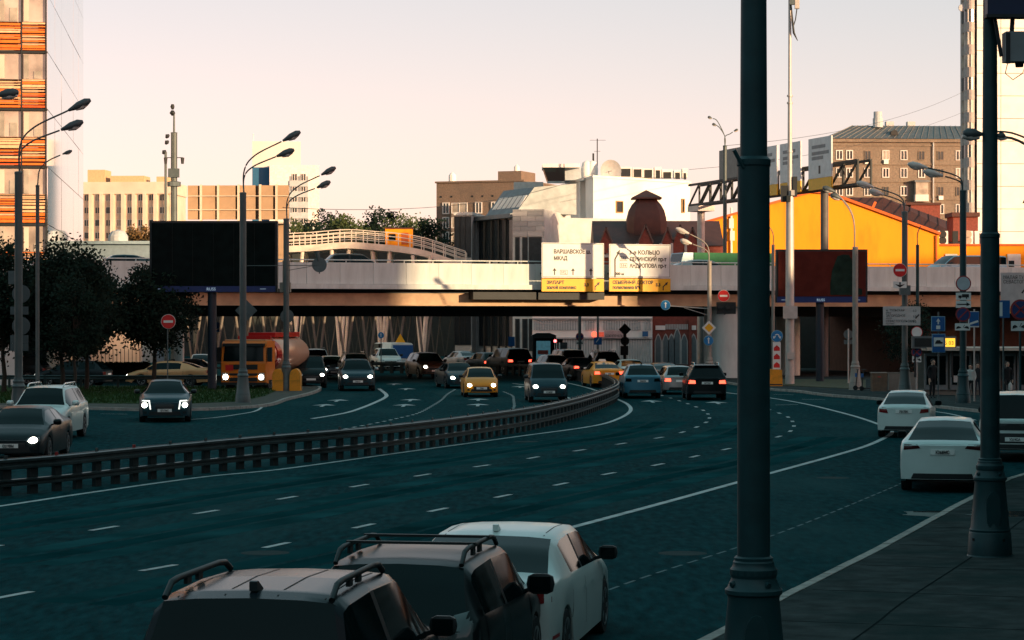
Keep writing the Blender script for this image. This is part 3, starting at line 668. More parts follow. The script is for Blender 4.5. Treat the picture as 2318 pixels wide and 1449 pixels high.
for k in range(-1, 7):
    zb = H0 + k * PIT
    t.box('slab_edge', darksteel, -26, -0.02, -0.05, 0.3, zb - 0.10, zb + 0.06)
    for c in range(5):
        xa, xb = -0.1 - (c + 1) * 1.63, -0.1 - c * 1.63
        p = MB().bb(xa + 0.06, xb - 0.06, 0.12, 0.2, zb + 2.05, zb + PIT - 0.14).build('window_pane', gfront, t.root)
        MB().bb(xa + 0.12, xa + 0.45, 0.06, 0.118, zb + 2.1, zb + PIT - 0.2).build('curtain', cream if (k + c) % 2 else curtain, p)
        if (k + c) % 3: MB().bb(xa + 0.8, xa + 1.3, 0.06, 0.118, zb + 2.1, zb + 2.1 + 0.5 + 0.4 * ((k * 3 + c) % 3)).build('curtain', curtain, p)
        zz = zb + 0.12; q = 0
        while zz < zb + 2.0:
            hh = rnd.choice((0.07, 0.10, 0.14, 0.20)) * (0.8 if zz > zb + 1.3 else 1.0); g_ = rnd.choice((0.05, 0.09, 0.12))
            MB().bb(xa + 0.03, xb - 0.03, -0.02 - rnd.uniform(0, 0.06), 0.06, zz, min(zz + hh, zb + 2.02)).build('louvre', lou[rnd.choice((0, 0, 0, 1, 1, 2)) if zz < zb + 1.0 else rnd.choice((1, 1, 0))], t.root)
            zz += hh + g_; q += 1
for c in range(0, 6): t.box('mullion', darksteel, -0.1 - c * 1.63 * 1.0 - 0.05, -0.1 - c * 1.63 + 0.03, -0.1, 0.12, 0, 36)
for i in range(6):
    for k in range(-2, 7):
        MB().bb(-0.06, 0.0, 0.04 + i * 7.5, 0.04 + (i + 1) * 7.5 - 0.03, H0 + k * PIT + 0.02, H0 + (k + 1) * PIT - 0.03).build('glass_panel', gside, t.root, loc=(rnd.uniform(-0.01, 0.01), 0, 0))
# --- beige block with fins
b = Facade('office_block', 'sunlit beige concrete office block with vertical fins and small windows', 170, 520.0, R(-4))
ztop = b.z(412); uw = b.u(386)
b.box('wall', cream, 0, uw, 0.6, 16, 0, ztop)
b.box('cornice', cream, -0.3, uw + 0.3, 0.0, 16.2, ztop - 2.6, ztop - 0.1)
wmv = [window_meshes(1.2, 1.5, 0.12, deep=0.1), window_meshes(1.2, 1.5, 0.12, deep=0.1, pane=curtain), window_meshes(1.2, 1.5, 0.10, deep=0.1, cross=False), window_meshes(1.2, 1.5, 0.14, deep=0.1, frame=cream)]
for i in range(9):
    u0 = b.u(181 + 24.4 * i)
    b.box('fin', cream, u0 - 0.35, u0 + 0.3, -0.5, 0.6, 0, ztop - 2.6)
    for r_ in range(5):
        put_window(b.root, rnd.choice(wmv), (u0 + 1.35, 0.62, b.z(443 + 28.5 * r_) - 1.2))
for px0, px1, py in ((188, 227, 382), (240, 317, 396), (345, 366, 398)):
    b.box('roof_house', mat('tan_plant_room', (0.55, 0.36, 0.2), 0.8), b.u(px0), b.u(px1), 4, 10, ztop, b.z(py))
# --- white tower with blue recess
b = Facade('apartment_tower', 'white stepped high-rise with a blue recessed corner and grey balconies', 571, 450.0, R(6))
towerw = mat('tower_render', (0.60, 0.57, 0.53), 0.85, var=0.06, scale=0.3)
b.box('upper_block', towerw, 0, b.u(681), 2, 14, 0, b.z(318)); 
b.box('lower_block', mat('white_tower_front', (0.68, 0.66, 0.63), 0.8), b.u(610), b.u(722), -1.2, 13, 0, b.z(374))
b.box('blue_recess', mat('blue_cladding', (0.012, 0.10, 0.20), 0.5), 0.05, b.u(610) - 0.02, 1.0, 1.98, 0, b.z(378))
gb = mat('grey_balcony', (0.40, 0.44, 0.46), 0.7)
wm = window_meshes(1.0, 1.4, 0.1, deep=0.1)
for k in range(5):
    z0 = b.z(412 + k * 24); u0, u1 = b.u(655), b.u(697)
    b.box('balcony', gb, u0, u1, -1.5, -1.21, z0 - 0.9, z0 + 0.2)
    b.box('recess', mat('shaded_loggia', (0.22, 0.24, 0.26), 0.8), u0, u1, -1.23, -1.203, z0 + 0.2, z0 + 1.05)  # flat sheet with the loggia shade put into its grey
    for a in (0.28, 0.75): put_window(b.root, wm, (lerp(u0, u1, a), -1.235, z0 + 0.15))
MB().cyl((0.2, 3, b.z(318)), (0.2, 3, b.z(300)), 0.08, n=6).build('aerial', whitew, b.root)
# --- ribbed hoarding seen from the back
h = Facade('hoarding', 'tan ribbed back of a large hoarding rising behind the black screen', 425, 192.0, R(-3), 'hoarding')
hz0, hz1 = h.z(497), h.z(420); tan = mat('tan_sheet', (0.36, 0.24, 0.145), 0.75, var=0.1, scale=1)
xs = [425, 448, 456, 487, 495, 533, 541, 578, 590, 618, 627, 654]
for i in range(0, 12, 2): h.box('panel', tan, h.u(xs[i]), h.u(xs[i + 1]), 0, 0.1, hz0, hz1)
h.box('back_sheet', mat('hoarding_shade', (0.10, 0.07, 0.05), 0.8), h.u(426), h.u(653), 0.25, 0.3, hz0, hz1)  # dark copy of the tan, shade between the panels put into colour
for i in range(1, 11, 2): h.box('rib', cream, h.u(xs[i + 1]) - 0.12, h.u(xs[i + 1]) + 0.05, -0.12, 0.22, hz0 - 0.2, hz1 + 0.06)
for py in (445, 476): h.box('crossbar', cream, h.u(425), h.u(654), -0.16, -0.121, h.z(py), h.z(py) + 0.06)
h.box('ledge', cream, h.u(395), h.u(654), -0.6, 0.6, hz0 - 0.35, hz0 - 0.21)
h.box('lower_panel', tan, h.u(604), h.u(652), 0.0, 0.1, h.z(596), hz0 - 0.36)
for px in (440, 540, 640): h.box('support', darksteel, h.u(px) - 0.12, h.u(px) + 0.12, 0.15, 0.4, 0, hz0 - 0.36)
# --- low grey-blue shed beyond the flyover
b = Facade('storage_shed', 'low grey-blue shed roof showing behind the flyover parapet', 165, 215.0)
b.box('wall', mat('blue_grey_wall', (0.16, 0.23, 0.28), 0.7), 0, b.u(350), 1, 9, 0, b.z(552)); b.box('roof', mat('blue_grey_sheet', (0.20, 0.29, 0.34), 0.5, 0.3), -0.3, b.u(350) + .3, 0.6, 9.4, b.z(552), b.z(545))
MB().lathe([(0.9, 0), (0.9, 0.5), (0.6, 0.95), (0.05, 1.1)], 14).build('roof_vent', gb, b.root, loc=(b.u(255), 3, b.z(545)))
# --- brown brick block
b = Facade('brick_apartment_block', 'plain brown brick apartment block standing behind the grey stone building', 988, 285.0, R(-20))
zt = b.z(415); b.box('wall', brown, 0, b.u(1185), 0, 12, 0, zt); b.box('coping', brown, -0.15, b.u(1185) + .1, -0.15, 12.1, zt, zt + 0.2)
b.box('plant_room', brown, b.u(1107), b.u(1160), 3, 8, zt + 0.2, b.z(418) + 1.6); MB().lathe([(0.45, 0), (0.45, 0.8), (0.2, 1.1), (0.02, 1.15)], 10).build('roof_tank', whitew, b.root, loc=(b.u(1010), 2, zt + 0.2))
MB().lathe([(0.35, 0), (0.35, 0.6), (0.02, 0.9)], 10).build('roof_vent', whitew, b.root, loc=(b.u(1137), 5, b.z(418) + 1.6))
wm = window_meshes(0.85, 1.35, 0.1)
for px in (1010, 1084, 1120, 1150):
    for py in (485, 518, 551, 584): put_window(b.root, wm, (b.u(px), -0.02, b.z(py)))
for px in (998, 1022, 1069, 1092, 1115): b.box('attic_vent', darksteel, b.u(px) - 0.12, b.u(px) + 0.12, -0.03, 0.02, b.z(448), b.z(444))
for py in (486, 519, 552): 
    q = MB().bb(b.u(1028), b.u(1064), -0.9, 0, b.z(py) - 0.5, b.z(py) + 0.05).build('balcony', mat('balcony_wall', (0.20, 0.16, 0.13), 0.8), b.root)
    put_window(q, window_meshes(b.u(1064) - b.u(1028), 1.25, 0.08, pane=curtain), ((b.u(1028) + b.u(1064)) / 2, -0.8, b.z(py) + 0.06))
# --- grey stone building along the far street: a corner wing and an oblique front with a mansard
b = Facade('stone_building', 'grey stone building with tall slit windows and a mansard roof with skylights', 1030, 214.0, R(-8))
zt = b.z(487); ua, ub = 0, b.u(1068)
b.box('corner_wing', greyst, ua, ub, 0, 14, 0, zt); b.box('coping', greyst, ua - 0.1, ub + 0.1, -0.12, 14.1, zt, zt + 0.25)
slit = mat('dark_slit_glass', (0.015, 0.022, 0.026), 0.2, var=0.4)
sw = window_meshes(0.55, 3.6, 0.05, frame=darksteel, pane=slit, cross=False)
for px in (1033, 1044, 1057):
    for z0 in (b.z(582) , 1.6): put_window(b.root, sw, (b.u(px) + 0.1, -0.02, z0))
# oblique range to the right of the wing
o = Facade('stone_range', 'shaded stone front with drainpipes, slit windows and a slate mansard roof', 1068.5, 216.0, R(-66))
zt2 = o.z(500); ue = o.u(1162)
o.box('wall', greyst, 0, ue, 0.4, 12, 0, zt2)
o.box('eaves', slate, -0.1, ue, -0.3, 0.5, zt2 - 0.05, zt2 + 0.3)
MB().prism([(0.2, zt2 + 0.3), (2.0, zt2 + 2.6), (6, zt2 + 3.0), (6, zt2 + 0.3)], 2.5, ue, 'YZ').build('mansard_roof', slate, o.root)
for i in range(6):
    uu = lerp(3.2, ue - 0.8, i / 5)
    for j in range(3):
        MB().bar((uu + j * 0.28, 0.62, zt2 + 0.85), (uu + j * 0.28 + 0.05, 1.35, zt2 + 1.9), 0.16, 0.05, up=(0, -1, 0.6)).build('skylight', whitew, o.root)
for i in range(5):
    uu = lerp(1.6, ue - 1.2, i / 4)
    for z0 in (o.z(590, uu), 1.5): put_window(o.root, window_meshes(1.3, 3.6, 0.06, frame=darksteel, pane=slit, cross=False) if i == 0 and z0 != 1.5 else WM_, (uu, 0.38, z0)) if 'WM_' in globals() else put_window(o.root, globals().setdefault('WM_', window_meshes(1.3, 3.6, 0.06, frame=darksteel, pane=slit, cross=False)), (uu, 0.38, z0))
    if i: MB().cyl((uu - 0.95, 0.25, 0.3), (uu - 0.95, 0.25, zt2), 0.09, n=6).build('drainpipe', darksteel, o.root)
# stone corner block with big panels
c = Facade('stone_corner_block', 'pale stone clad corner block with large facing slabs beside the white building', 1160, 203.0, R(-12))
zt3 = c.z(474); c.box('wall', greyst, 0, c.u(1232), 0.08, 12, 0, zt3 - 0.02)
cl = [mat('facing_slab_a', (0.40, 0.405, 0.40), 0.75, var=0.08), mat('facing_slab_b', (0.33, 0.335, 0.335), 0.75, var=0.08), mat('facing_slab_c', (0.46, 0.455, 0.44), 0.75, var=0.08)]
zz = c.z(535); r_ = 0
while zz < zt3 - 0.1:
    uu = 0.0 - 0.6 * (r_ % 2)
    while uu < c.u(1232):
        a, e = max(0, uu), min(c.u(1232), uu + 1.3)
        if e - a > 0.1: MB().bb(a + 0.012, e - 0.012, 0, 0.079, zz + 0.012, min(zz + 0.42, zt3) - 0.012).build('facing_slab', rnd.choice(cl), c.root)
        uu += 1.3
    zz += 0.42; r_ += 1
for px0, px1 in ((1166, 1176), (1182, 1194), (1197, 1226)):
    for z0, z1 in ((c.z(600), c.z(537)), (c.z(700), c.z(608)), (1.2, 3.9)):
        f = MB().bb(c.u(px0), c.u(px1), 0.0, 0.075, z0, z1).build('window', darksteel, c.root); MB().bb(c.u(px0) + 0.1, c.u(px1) - 0.1, -0.015, -0.002, z0 + 0.12, z1 - 0.12).build('pane', slit, f)
# --- white building with the corner
PL, PC, PR = W(1229, 0, 252), W(1343, 0, 226), W(1562, 0, 236)
wb = thing('white_building', 'tall windowless white rendered building with a sunlit corner and rooftop plant', 'building', (PC.x, PC.y, 0))
zc = Z(402, 226)
L2 = lambda p: (p.x - PC.x, p.y - PC.y)
pl, pr = L2(PL), L2(PR)
mid = (pl[0] * 0.14, pl[1] * 0.14)
mid2 = (pl[0] * 0.24, pl[1] * 0.24)
MB().prism([pl, (mid2[0], mid2[1]), (mid2[0] + 0.8, mid2[1] + 0.5), (mid[0] + 0.8, mid[1] + 0.5), mid, (0, 0), pr, (pr[0], pr[1] + 22), (pl[0], pl[1] + 20)], 0, zc).build('wall', whitew, wb)
MB().prism([(pl[0] - 0.1, pl[1]), (-0.05, -0.15), (pr[0] + 0.1, pr[1] - 0.1), (pr[0], pr[1] + 20), (pl[0], pl[1] + 19)], zc, zc + 0.22).build('coping', whitew, wb)
for px, py0, py1, wpx in ((1401, 482, 455, 24), (1545, 482, 450, 10)):
    d = lerp(226, 236, (px - 1343) / 219); p = W(px, py0, d); ww = wpx / FPX * d; hh = (py0 - py1) / FPX * d
    put_window(wb, window_meshes(ww, hh, 0.09, frame=mat('bronze_frame', (0.30, 0.18, 0.06), 0.5), pane=slit, cross=False), (p.x - PC.x, p.y - PC.y - 0.05, p.z), math.atan2(pr[1], pr[0]))
def roofbox(name, px0, px1, py0, py1, d, dp, m, parent=wb): return MB().bb(X(px0, d) - PC.x, X(px1, d) - PC.x, d - PC.y, d - PC.y + dp, Z(py1, d), Z(py0, d)).build(name, m, parent)
rb = roofbox('plant_room', 1279, 1332, 379, 408, 234, 5, mat('plant_room_wall', (0.42, 0.47, 0.50), 0.7))
q = MB(); d = 233.0
q.add([(X(1240, d) - PC.x, d - PC.y, Z(410, d)), (X(1279, d) - PC.x, d - PC.y, Z(410, d)), (X(1279, d) - PC.x, d - PC.y, Z(380, d)), (X(1230, d) - PC.x, d - PC.y, Z(380, d))] +
      [(X(1240, d) - PC.x, d - PC.y + 4, Z(410, d)), (X(1279, d) - PC.x, d - PC.y + 4, Z(410, d)), (X(1279, d) - PC.x, d - PC.y + 4, Z(380, d)), (X(1230, d) - PC.x, d - PC.y + 4, Z(380, d))],
      [(0, 1, 2, 3), (4, 7, 6, 5), (0, 3, 7, 4), (1, 5, 6, 2), (3, 2, 6, 7), (0, 4, 5, 1)]).build('glass_cabin', M['glass'], wb)
roofbox('cabin_roof', 1228, 1312, 371, 379, 232.8, 5, whitew)
roofbox('stair_house', 1163, 1230, 412, 470, 240, 6, mat('blue_grey_plant', (0.30, 0.38, 0.42), 0.7))
for i, (a, e) in enumerate(((1403, 1430), (1432, 1455), (1456, 1479), (1482, 1497), (1499, 1522), (1526, 1542), (1545, 1556))):
    u_ = roofbox('air_handling_unit', a, e, 378 + (i % 3) * 2 + (3 if i > 3 else 0), 402, 231 + i * 0.8, 2, whitew)
    MB().bb(X(a, 231 + i * .8) - PC.x + 0.12, X(e, 231 + i * .8) - PC.x - 0.12, 231 + i * .8 - PC.y - 0.05, 231 + i * .8 - PC.y - 0.01, Z(400, 231), Z(382 + (3 if i > 3 else 0), 231)).build('fan_grille', darksteel, u_)
dp = W(1379, 388, 229); mb = MB(); vs = [(0, 0.0, 0)]
for r_ in (0.4, 0.8, 1.08): vs += [(r_ * math.cos(k * math.pi / 10), -0.35 * r_ * r_ , r_ * math.sin(k * math.pi / 10)) for k in range(20)]
mb.add(vs, [(0, 1 + k, 1 + (k + 1) % 20) for k in range(20)] + [(1 + 20 * r_ + k, 1 + 20 * r_ + (k + 1) % 20, 21 + 20 * r_ + (k + 1) % 20, 21 + 20 * r_ + k) for r_ in (0, 1) for k in range(20)])
mb.cyl((0, 0.0, 0), (0, 0.25, -1.2), 0.12).cyl((0, 0, 0), (0, -0.75, 0), 0.03, n=6)
mb.build('dish_antenna', mat('dish_grey', (0.36, 0.36, 0.36), 0.6), wb, 50, loc=(dp.x - PC.x, dp.y - PC.y, dp.z), rz=R(20))
mb = MB(); p = W(1352, 402, 230) - Vector((PC.x, PC.y, 0)); mb.cyl(p, p + Vector((0, 0, 3.7)), 0.05, n=6).bar(p + Vector((-0.7, 0, 3.55)), p + Vector((0.8, 0, 3.55)), 0.03, 0.03).bar(p + Vector((-0.3, 0, 2.5)), p + Vector((0.3, 0, 2.5)), 0.03, 0.03)
p2 = W(1343, 402, 230) - Vector((PC.x, PC.y, 0)); mb.cyl(p2, p2 + Vector((0, 0, 2.3)), 0.09, n=6)
mb.build('aerial_mast', darksteel, wb)
for px in (1328, 1341): MB().lathe([(0.5, 0), (0.55, 0.9), (0.4, 1.5), (0.03, 1.7)], 12).build('roof_tank', whitew, wb, 50, loc=tuple(W(px, 404, 229.5) - Vector((PC.x, PC.y, 0))))
# --- red brick building with the square dome
b = Facade('domed_brick_building', 'old red brick building with a square dome, steep gables and white pointed arches', 1345, 196.0, R(0))
uR = b.u(1640); uS = b.u(1478)
b.box('wall', redbrick, 0, uR, 0.5, 11, 0, b.z(556))
b.box('street_front', redbrick, uS, uR, 0.1, 0.499, 0, b.z(716) + 1.6)
zt = b.z(556)
MB().prism([(0.2, zt), (5, zt + 2.2), (10.8, zt)], 0, uR, 'YZ').build('roof', redroof, b.root)
stonec = mat('pale_trim', (0.42, 0.40, 0.38), 0.8)
for i, px in enumerate((1372, 1462, 1512, 1540, 1568)):
    u0 = b.u(px); wd = 0.45 + 0.12 * (i % 2)
    MB().prism([(u0 - wd, zt - 0.6), (u0 + wd, zt - 0.6), (u0 + wd, zt + 0.3), (u0, zt + 1.45 + 0.2 * (i % 2)), (u0 - wd, zt + 0.3)], 0.2, 1.6, 'XZ').build('gable', redbrick, b.root)
    MB().bar((u0 - wd - 0.05, 0.15, zt + 0.25), (u0, 0.15, zt + 1.5 + 0.2 * (i % 2)), 0.14, 0.12).bar((u0 + wd + 0.05, 0.15, zt + 0.25), (u0, 0.15, zt + 1.5 + 0.2 * (i % 2)), 0.14, 0.12).build('gable_coping', mat('dim_trim', (0.11, 0.075, 0.065), 0.8), b.root)
    MB().bb(u0 - wd - 0.2, u0 - wd, 0.1, 0.6, zt - 3, zt + 0.2).build('buttress', stonec, b.root)
for i in range(16):
    uu = lerp(0.3, b.u(1500), i / 15); MB().bb(uu, uu + 0.15, 0.3, 0.5, zt - 0.7, zt - 0.2).build('dentil', stonec, b.root)
b.box('string_course', stonec, 0, b.u(1500), 0.25, 0.5, zt - 0.95, zt - 0.72)
dome = thing  # dome as lofted square sections
sq = []
du, dw = b.u(1469), b.u(1516) - b.u(1469)
prof = [(1.12, b.z(555)), (1.12, b.z(530)), (1.0, b.z(528)), (1.0, b.z(505)), (0.97, b.z(490)), (0.88, b.z(473)), (0.72, b.z(459)), (0.52, b.z(448)), (0.50, b.z(446))]
vs = []; 
for f_, z_ in prof:
    for k in range(16):
        a = 2 * math.pi * k / 16 + math.pi / 16; ca, sa = math.cos(a), math.sin(a); m_ = (abs(ca) ** 5 + abs(sa) ** 5) ** (-1 / 5)
        vs.append((du + dw * f_ * ca * m_, 4 + dw * f_ * sa * m_, z_))
MB().add(vs, [(r_ * 16 + k, r_ * 16 + (k + 1) % 16, r_ * 16 + 16 + (k + 1) % 16, r_ * 16 + 16 + k) for r_ in range(len(prof) - 1) for k in range(16)] + [tuple(range((len(prof) - 1) * 16, len(prof) * 16))]).build('dome', redroof, b.root, 30)
zq = b.z(446); MB().add([(du - 1.22, 2.8, zq), (du + 1.22, 2.8, zq), (du + 1.22, 5.2, zq), (du - 1.22, 5.2, zq), (du, 4, b.z(424)), (du - 1.22, 2.8, zq + .12), (du + 1.22, 2.8, zq + .12), (du + 1.22, 5.2, zq + .12), (du - 1.22, 5.2, zq + .12)],
        [(3, 2, 1, 0), (0, 1, 6, 5), (1, 2, 7, 6), (2, 3, 8, 7), (3, 0, 5, 8), (5, 6, 4), (6, 7, 4), (7, 8, 4), (8, 5, 4)]).build('dome_cap', redroof, b.root)
for px, tall in ((1490, 0), (1507, 0), (1520, 0), (1533, 1), (1549, 0), (1570, 0), (1590, 0)):
    u0 = b.u(px); w_ = 0.2; z1 = b.z(772) + (0.45 if tall else 0)
    outer = [(u0 - w_ - 0.09, 0.2), (u0 + w_ + 0.09, 0.2), (u0 + w_ + 0.09, z1), (u0 + 0.13, z1 + 0.45), (u0, z1 + 0.62), (u0 - 0.13, z1 + 0.45), (u0 - w_ - 0.09, z1)]
    inner_ = [(u0 - w_, 0.25), (u0 + w_, 0.25), (u0 + w_, z1), (u0 + 0.09, z1 + 0.36), (u0, z1 + 0.48), (u0 - 0.09, z1 + 0.36), (u0 - w_, z1)]
    f = MB().prism(outer, 0.0, 0.098, 'XZ').build('arched_surround', stonec, b.root); MB().prism(inner_, -0.03, -0.004, 'XZ').build('arched_window', mat('arch_glass', (0.10, 0.13, 0.14), 0.4), f)
for px0, px1 in ((1484, 1506), (1566, 1576)): b.box('stone_plaque', whitew, b.u(px0), b.u(px1), 0.0, 0.098, b.z(747), b.z(737))
for i in range(14): 
    uu = lerp(b.u(1508), b.u(1556), i / 13); b.box('relief_bar', stonec, uu - 0.05, uu + 0.05, 0.02, 0.098, b.z(746), b.z(734))
for px in (1476, 1562): b.box('pilaster', redbrick, b.u(px) - 0.12, b.u(px) + 0.12, -0.1, 0.098, 0, b.z(722))
# --- white ornate facade
w0 = Facade('ornate_building', 'pale ornate shop front with close vertical pilasters beneath the flyover', 1205, 194.0, R(-1))
uE = w0.u(1477); w0.box('wall', whitew, 0, uE, 0.2, 1.8, 0, 6.6)
pil = mat('aged_plaster', (0.46, 0.45, 0.44), 0.85, var=0.15)
for i in range(46):
    uu = lerp(0.1, uE - 0.2, i / 45)
    for z0, z1 in ((0.4, 2.25), (3.0, 3.75), (4.2, 5.4)):
        if rnd.random() < 0.93: MB().bb(uu, uu + 0.10, 0.08, 0.2, z0, z1).build('pilaster', pil, w0.root)
for z0 in (2.3, 3.85): w0.box('cornice', pil, 0, uE, -0.05, 0.2, z0, z0 + 0.12)
for px0, px1, py0, py1 in ((1225, 1240, 772, 800), (1268, 1284, 775, 812)): w0.box('shop_window', slit, w0.u(px0), w0.u(px1), -0.02, 0.05, max(0.2, w0.z(py1)), w0.z(py0))
sgn = w0.box('fascia_sign', mat('pink_fascia', (0.42, 0.30, 0.30), 0.7), w0.u(1368), w0.u(1412), -0.2, -0.06, w0.z(766), w0.z(749)); text('СОЮЗПЕЧАТЬ', 0.28, M['ink'], sgn, (w0.u(1370), -0.21, w0.z(763)), name='sign_lettering', sx=0.7)
w0.box('fascia_sign', mat('blue_fascia', (0.02, 0.10, 0.24), 0.6), w0.u(1454), w0.u(1467), -0.2, -0.06, w0.z(762), w0.z(750))
rs = w0.box('fascia_sign', mat('red_fascia', (0.35, 0.03, 0.02), 0.5, emit=(1, .15, .08), es=0.25), w0.u(1353), w0.u(1367), -0.2, -0.06, w0.z(762), w0.z(752))
MB().lathe([(0.02, 0), (0.24, 0.02), (0.24, 0.08)], 16, axis='Y').build('round_sign', mat('red_round_sign', (0.6, 0.08, 0.05), 0.5, emit=(1, .15, .08), es=1.0), w0.root, loc=(w0.u(1345), -0.25, w0.z(757)))
# --- orange gabled building
b = Facade('orange_building', 'bright orange rendered building with a wide gable and low wing', 1595, 204.0, R(0))
U = lambda px: b.u(px)
MB().prism([(0, 0), (U(2126), 0), (U(2126), b.z(531)), (U(1880), b.z(440)), (U(1838), b.z(436)), (U(1742), b.z(462)), (U(1652), b.z(487)), (0, b.z(506))], 0, 9, 'XZ').build('gable_wall', orangew, b.root)
MB().bar((U(1880), -0.1, b.z(438)), (U(2128), -0.1, b.z(529)), 0.25, 0.22).bar((U(1838), -0.1, b.z(434)), (U(1880), -0.1, b.z(437)), 0.25, 0.2).bar((U(1595) - .1, -0.1, b.z(504)), (U(1838), -0.1, b.z(434)), 0.25, 0.2).build('verge_board', mat('orange_verge', (0.62, 0.12, 0.02), 0.7), b.root)
b.box('low_wing', orangew, U(2126) + 0.005, U(2318) + 12, 0.3, 9, 0, b.z(556)); b.box('wing_coping', mat('orange_verge', (0, 0, 0)), U(2126) + 0.01, U(2318) + 12, 0.1, 9, b.z(556), b.z(552))
MB().cyl((U(2119), -0.08, 0), (U(2119), -0.08, b.z(533)), 0.09, n=6).build('drainpipe', mat('orange_verge', (0, 0, 0)), b.root)
for px, py in ((1655, 487), (1657, 515)): b.box('wall_unit', whitew, U(px) - 0.18, U(px) + 0.2, -0.25, -0.005, b.z(py + 30), b.z(py + 8))
MB().cyl((U(1655), -0.12, b.z(600)), (U(1655), -0.12, b.z(470)), 0.10, n=8).build('vent_pipe', whitew, b.root)
for px0, px1 in ((2141, 2168), (2282, 2312)):
    f = b.box('window', whiteframe, U(px0), U(px1), 0.2, 0.295, b.z(606), b.z(575)); b.box('pane', M['glassl'], U(px0) + 0.1, (U(px0) + U(px1)) / 2, 0.17, 0.195, b.z(604), b.z(590), f)
# hipped dark red roof behind the gable
RP = lambda px, py, y: Vector((b.u(px, y), y, b.z(py, 0, y)))
A_, B_, C_, D_, E_ = RP(1890, 447, 17), RP(2000, 447, 17), RP(2250, 540, 13), RP(2262, 578, 9.3), RP(1890, 490, 9.3)
MB().add([A_, B_, C_, D_, E_, A_ + Vector((0, 12, -3)), C_ + Vector((0, 12, -3)), Vector((E_.x, 9.3, 0)), Vector((D_.x, 9.3, 0))], [(4, 3, 2, 1, 0), (0, 1, 2, 6, 5), (7, 8, 3, 4)]).build('hipped_roof', redroof, b.root)
for i in range(18):
    t_ = i / 17; p0 = E_.lerp(D_, t_); p1 = (A_.lerp(B_, t_ / 0.3) if t_ < 0.3 else B_.lerp(C_, (t_ - 0.3) / 0.7)); MB().bar(p0 + Vector((0, -.03, .03)), p1 + Vector((0, -.03, .03)), 0.05, 0.06).build('roof_seam', mat('roof_seam_red', (0.06, 0.02, 0.016), 0.6), b.root)
b.box('roof_dormer', redbrick, b.u(2062, 17), b.u(2128, 17), 17, 19, b.z(500, 0, 17), b.z(464, 0, 17)); b.box('dormer_cap', redroof, b.u(2050, 17), b.u(2130, 17), 16.8, 19.2, b.z(464, 0, 17), b.z(459, 0, 17)); b.box('roof_dormer', redbrick, U(2187), U(2245), 6, 9, b.z(540), b.z(478)); b.box('dormer_cap', redroof, U(2183), U(2248), 5.7, 9.3, b.z(484), b.z(474))
MB().bar((U(1985), 4, b.z(478)), (U(1998), 4, b.z(452)), 0.3, 0.2).build('roof_stay', mat('orange_verge', (0, 0, 0)), b.root)
# air conditioners on the wing roof
for i, (px0, px1) in enumerate(((2126, 2151), (2162, 2174), (2184, 2208), (2212, 2222))):
    ac = thing('air_conditioner', ['boxy white air conditioner beside the gable corner on the orange wing roof', 'narrow dark air conditioner between two white ones on the orange wing roof', 'tall white twin-fan air conditioner on the orange wing roof', 'slim white air conditioner beside the grey lamp post on the orange wing roof'][i], 'air conditioner', (b.o.x + U(px0), b.o.y + 1.0, b.z(552)), 0, 'air conditioners on the orange wing')
    ww = U(px1) - U(px0); hh = (b.z(522) - b.z(552))
    MB().bb(0, ww, 0, 0.5, 0.002, hh).build('casing', whitew if i != 1 else darksteel, ac)
    for k in (0.28, 0.75):
        if ww > 0.5: MB().lathe([(0.05, -0.02), (0.30, -0.02), (0.34, -0.01)], 14, axis='Y').build('fan_grille', mat('fan_beige', (0.45, 0.33, 0.25), 0.6) if i == 2 else darksteel, ac, loc=(ww * 0.5, 0.0, hh * k))
# --- brick apartment house with the grey metal roof
b = Facade('brick_apartment_house', 'five-storey tan brick apartment house with grey metal roof and string courses', 1868, 430.0, R(3))
tanb = mat('tan_brick', (0.185, 0.152, 0.118), 0.9, var=0.25, scale=3, dirt=(0.14, 0.115, 0.09), dscale=0.15)
ze = b.z(314); b.box('wall', tanb, 0, b.u(2196), 0, 14, 0, ze); b.box('cornice', tanb, -0.4, b.u(2196), -0.5, 14, ze - 0.6, ze)
for py in (330, 373, 412, 452): b.box('string_course', tanb, -0.1, b.u(2196), -0.18, -0.001, b.z(py), b.z(py) + 0.25)
MB().add([(-0.6, -0.7, ze), (b.u(2196), -0.7, ze), (b.u(2196), 6, b.z(278)), (b.u(1945), 6, b.z(278)), (b.u(2196), 14, ze), (-0.6, 14, ze)], [(0, 1, 2, 3), (3, 2, 4, 5), (0, 3, 5)]).build('roof', slate, b.root)
for i in range(22):
    t_ = i / 21; MB().bar((lerp(0, b.u(2190), t_), -0.72, ze + .05), (lerp(b.u(1945), b.u(2192), t_), 5.9, b.z(278) + .05), 0.08, 0.08).build('roof_seam', mat('light_seam', (0.22, 0.22, 0.21), 0.6, .3), b.root)
MB().prism([(-0.7, 0), (0.7, 0), (0.5, 0.7), (0, 0.95), (-0.5, 0.7)], 0, 1.5, 'XZ').build('dormer', darksteel, b.root, loc=(b.u(2027), 0.8, b.z(304)))
MB().cyl((b.u(2000), 5, b.z(283)), (b.u(2000), 5, b.z(262)), 0.9, n=12).cyl((b.u(2000), 5, b.z(262)), (b.u(2000), 5, b.z(247)), 0.75, n=12).build('roof_vent', gb, b.root)
for px, py in ((2031, 268), (2080, 268)): b.box('chimney', gb, b.u(px) - 0.7, b.u(px) + 0.7, 6, 7.5, b.z(282), b.z(py))
wms = [window_meshes(1.25, 1.75, 0.13), window_meshes(1.25, 1.75, 0.13, pane=curtain), window_meshes(1.15, 1.65, 0.10, frame=tanb), window_meshes(1.25, 1.75, 0.16, pane=slit)]
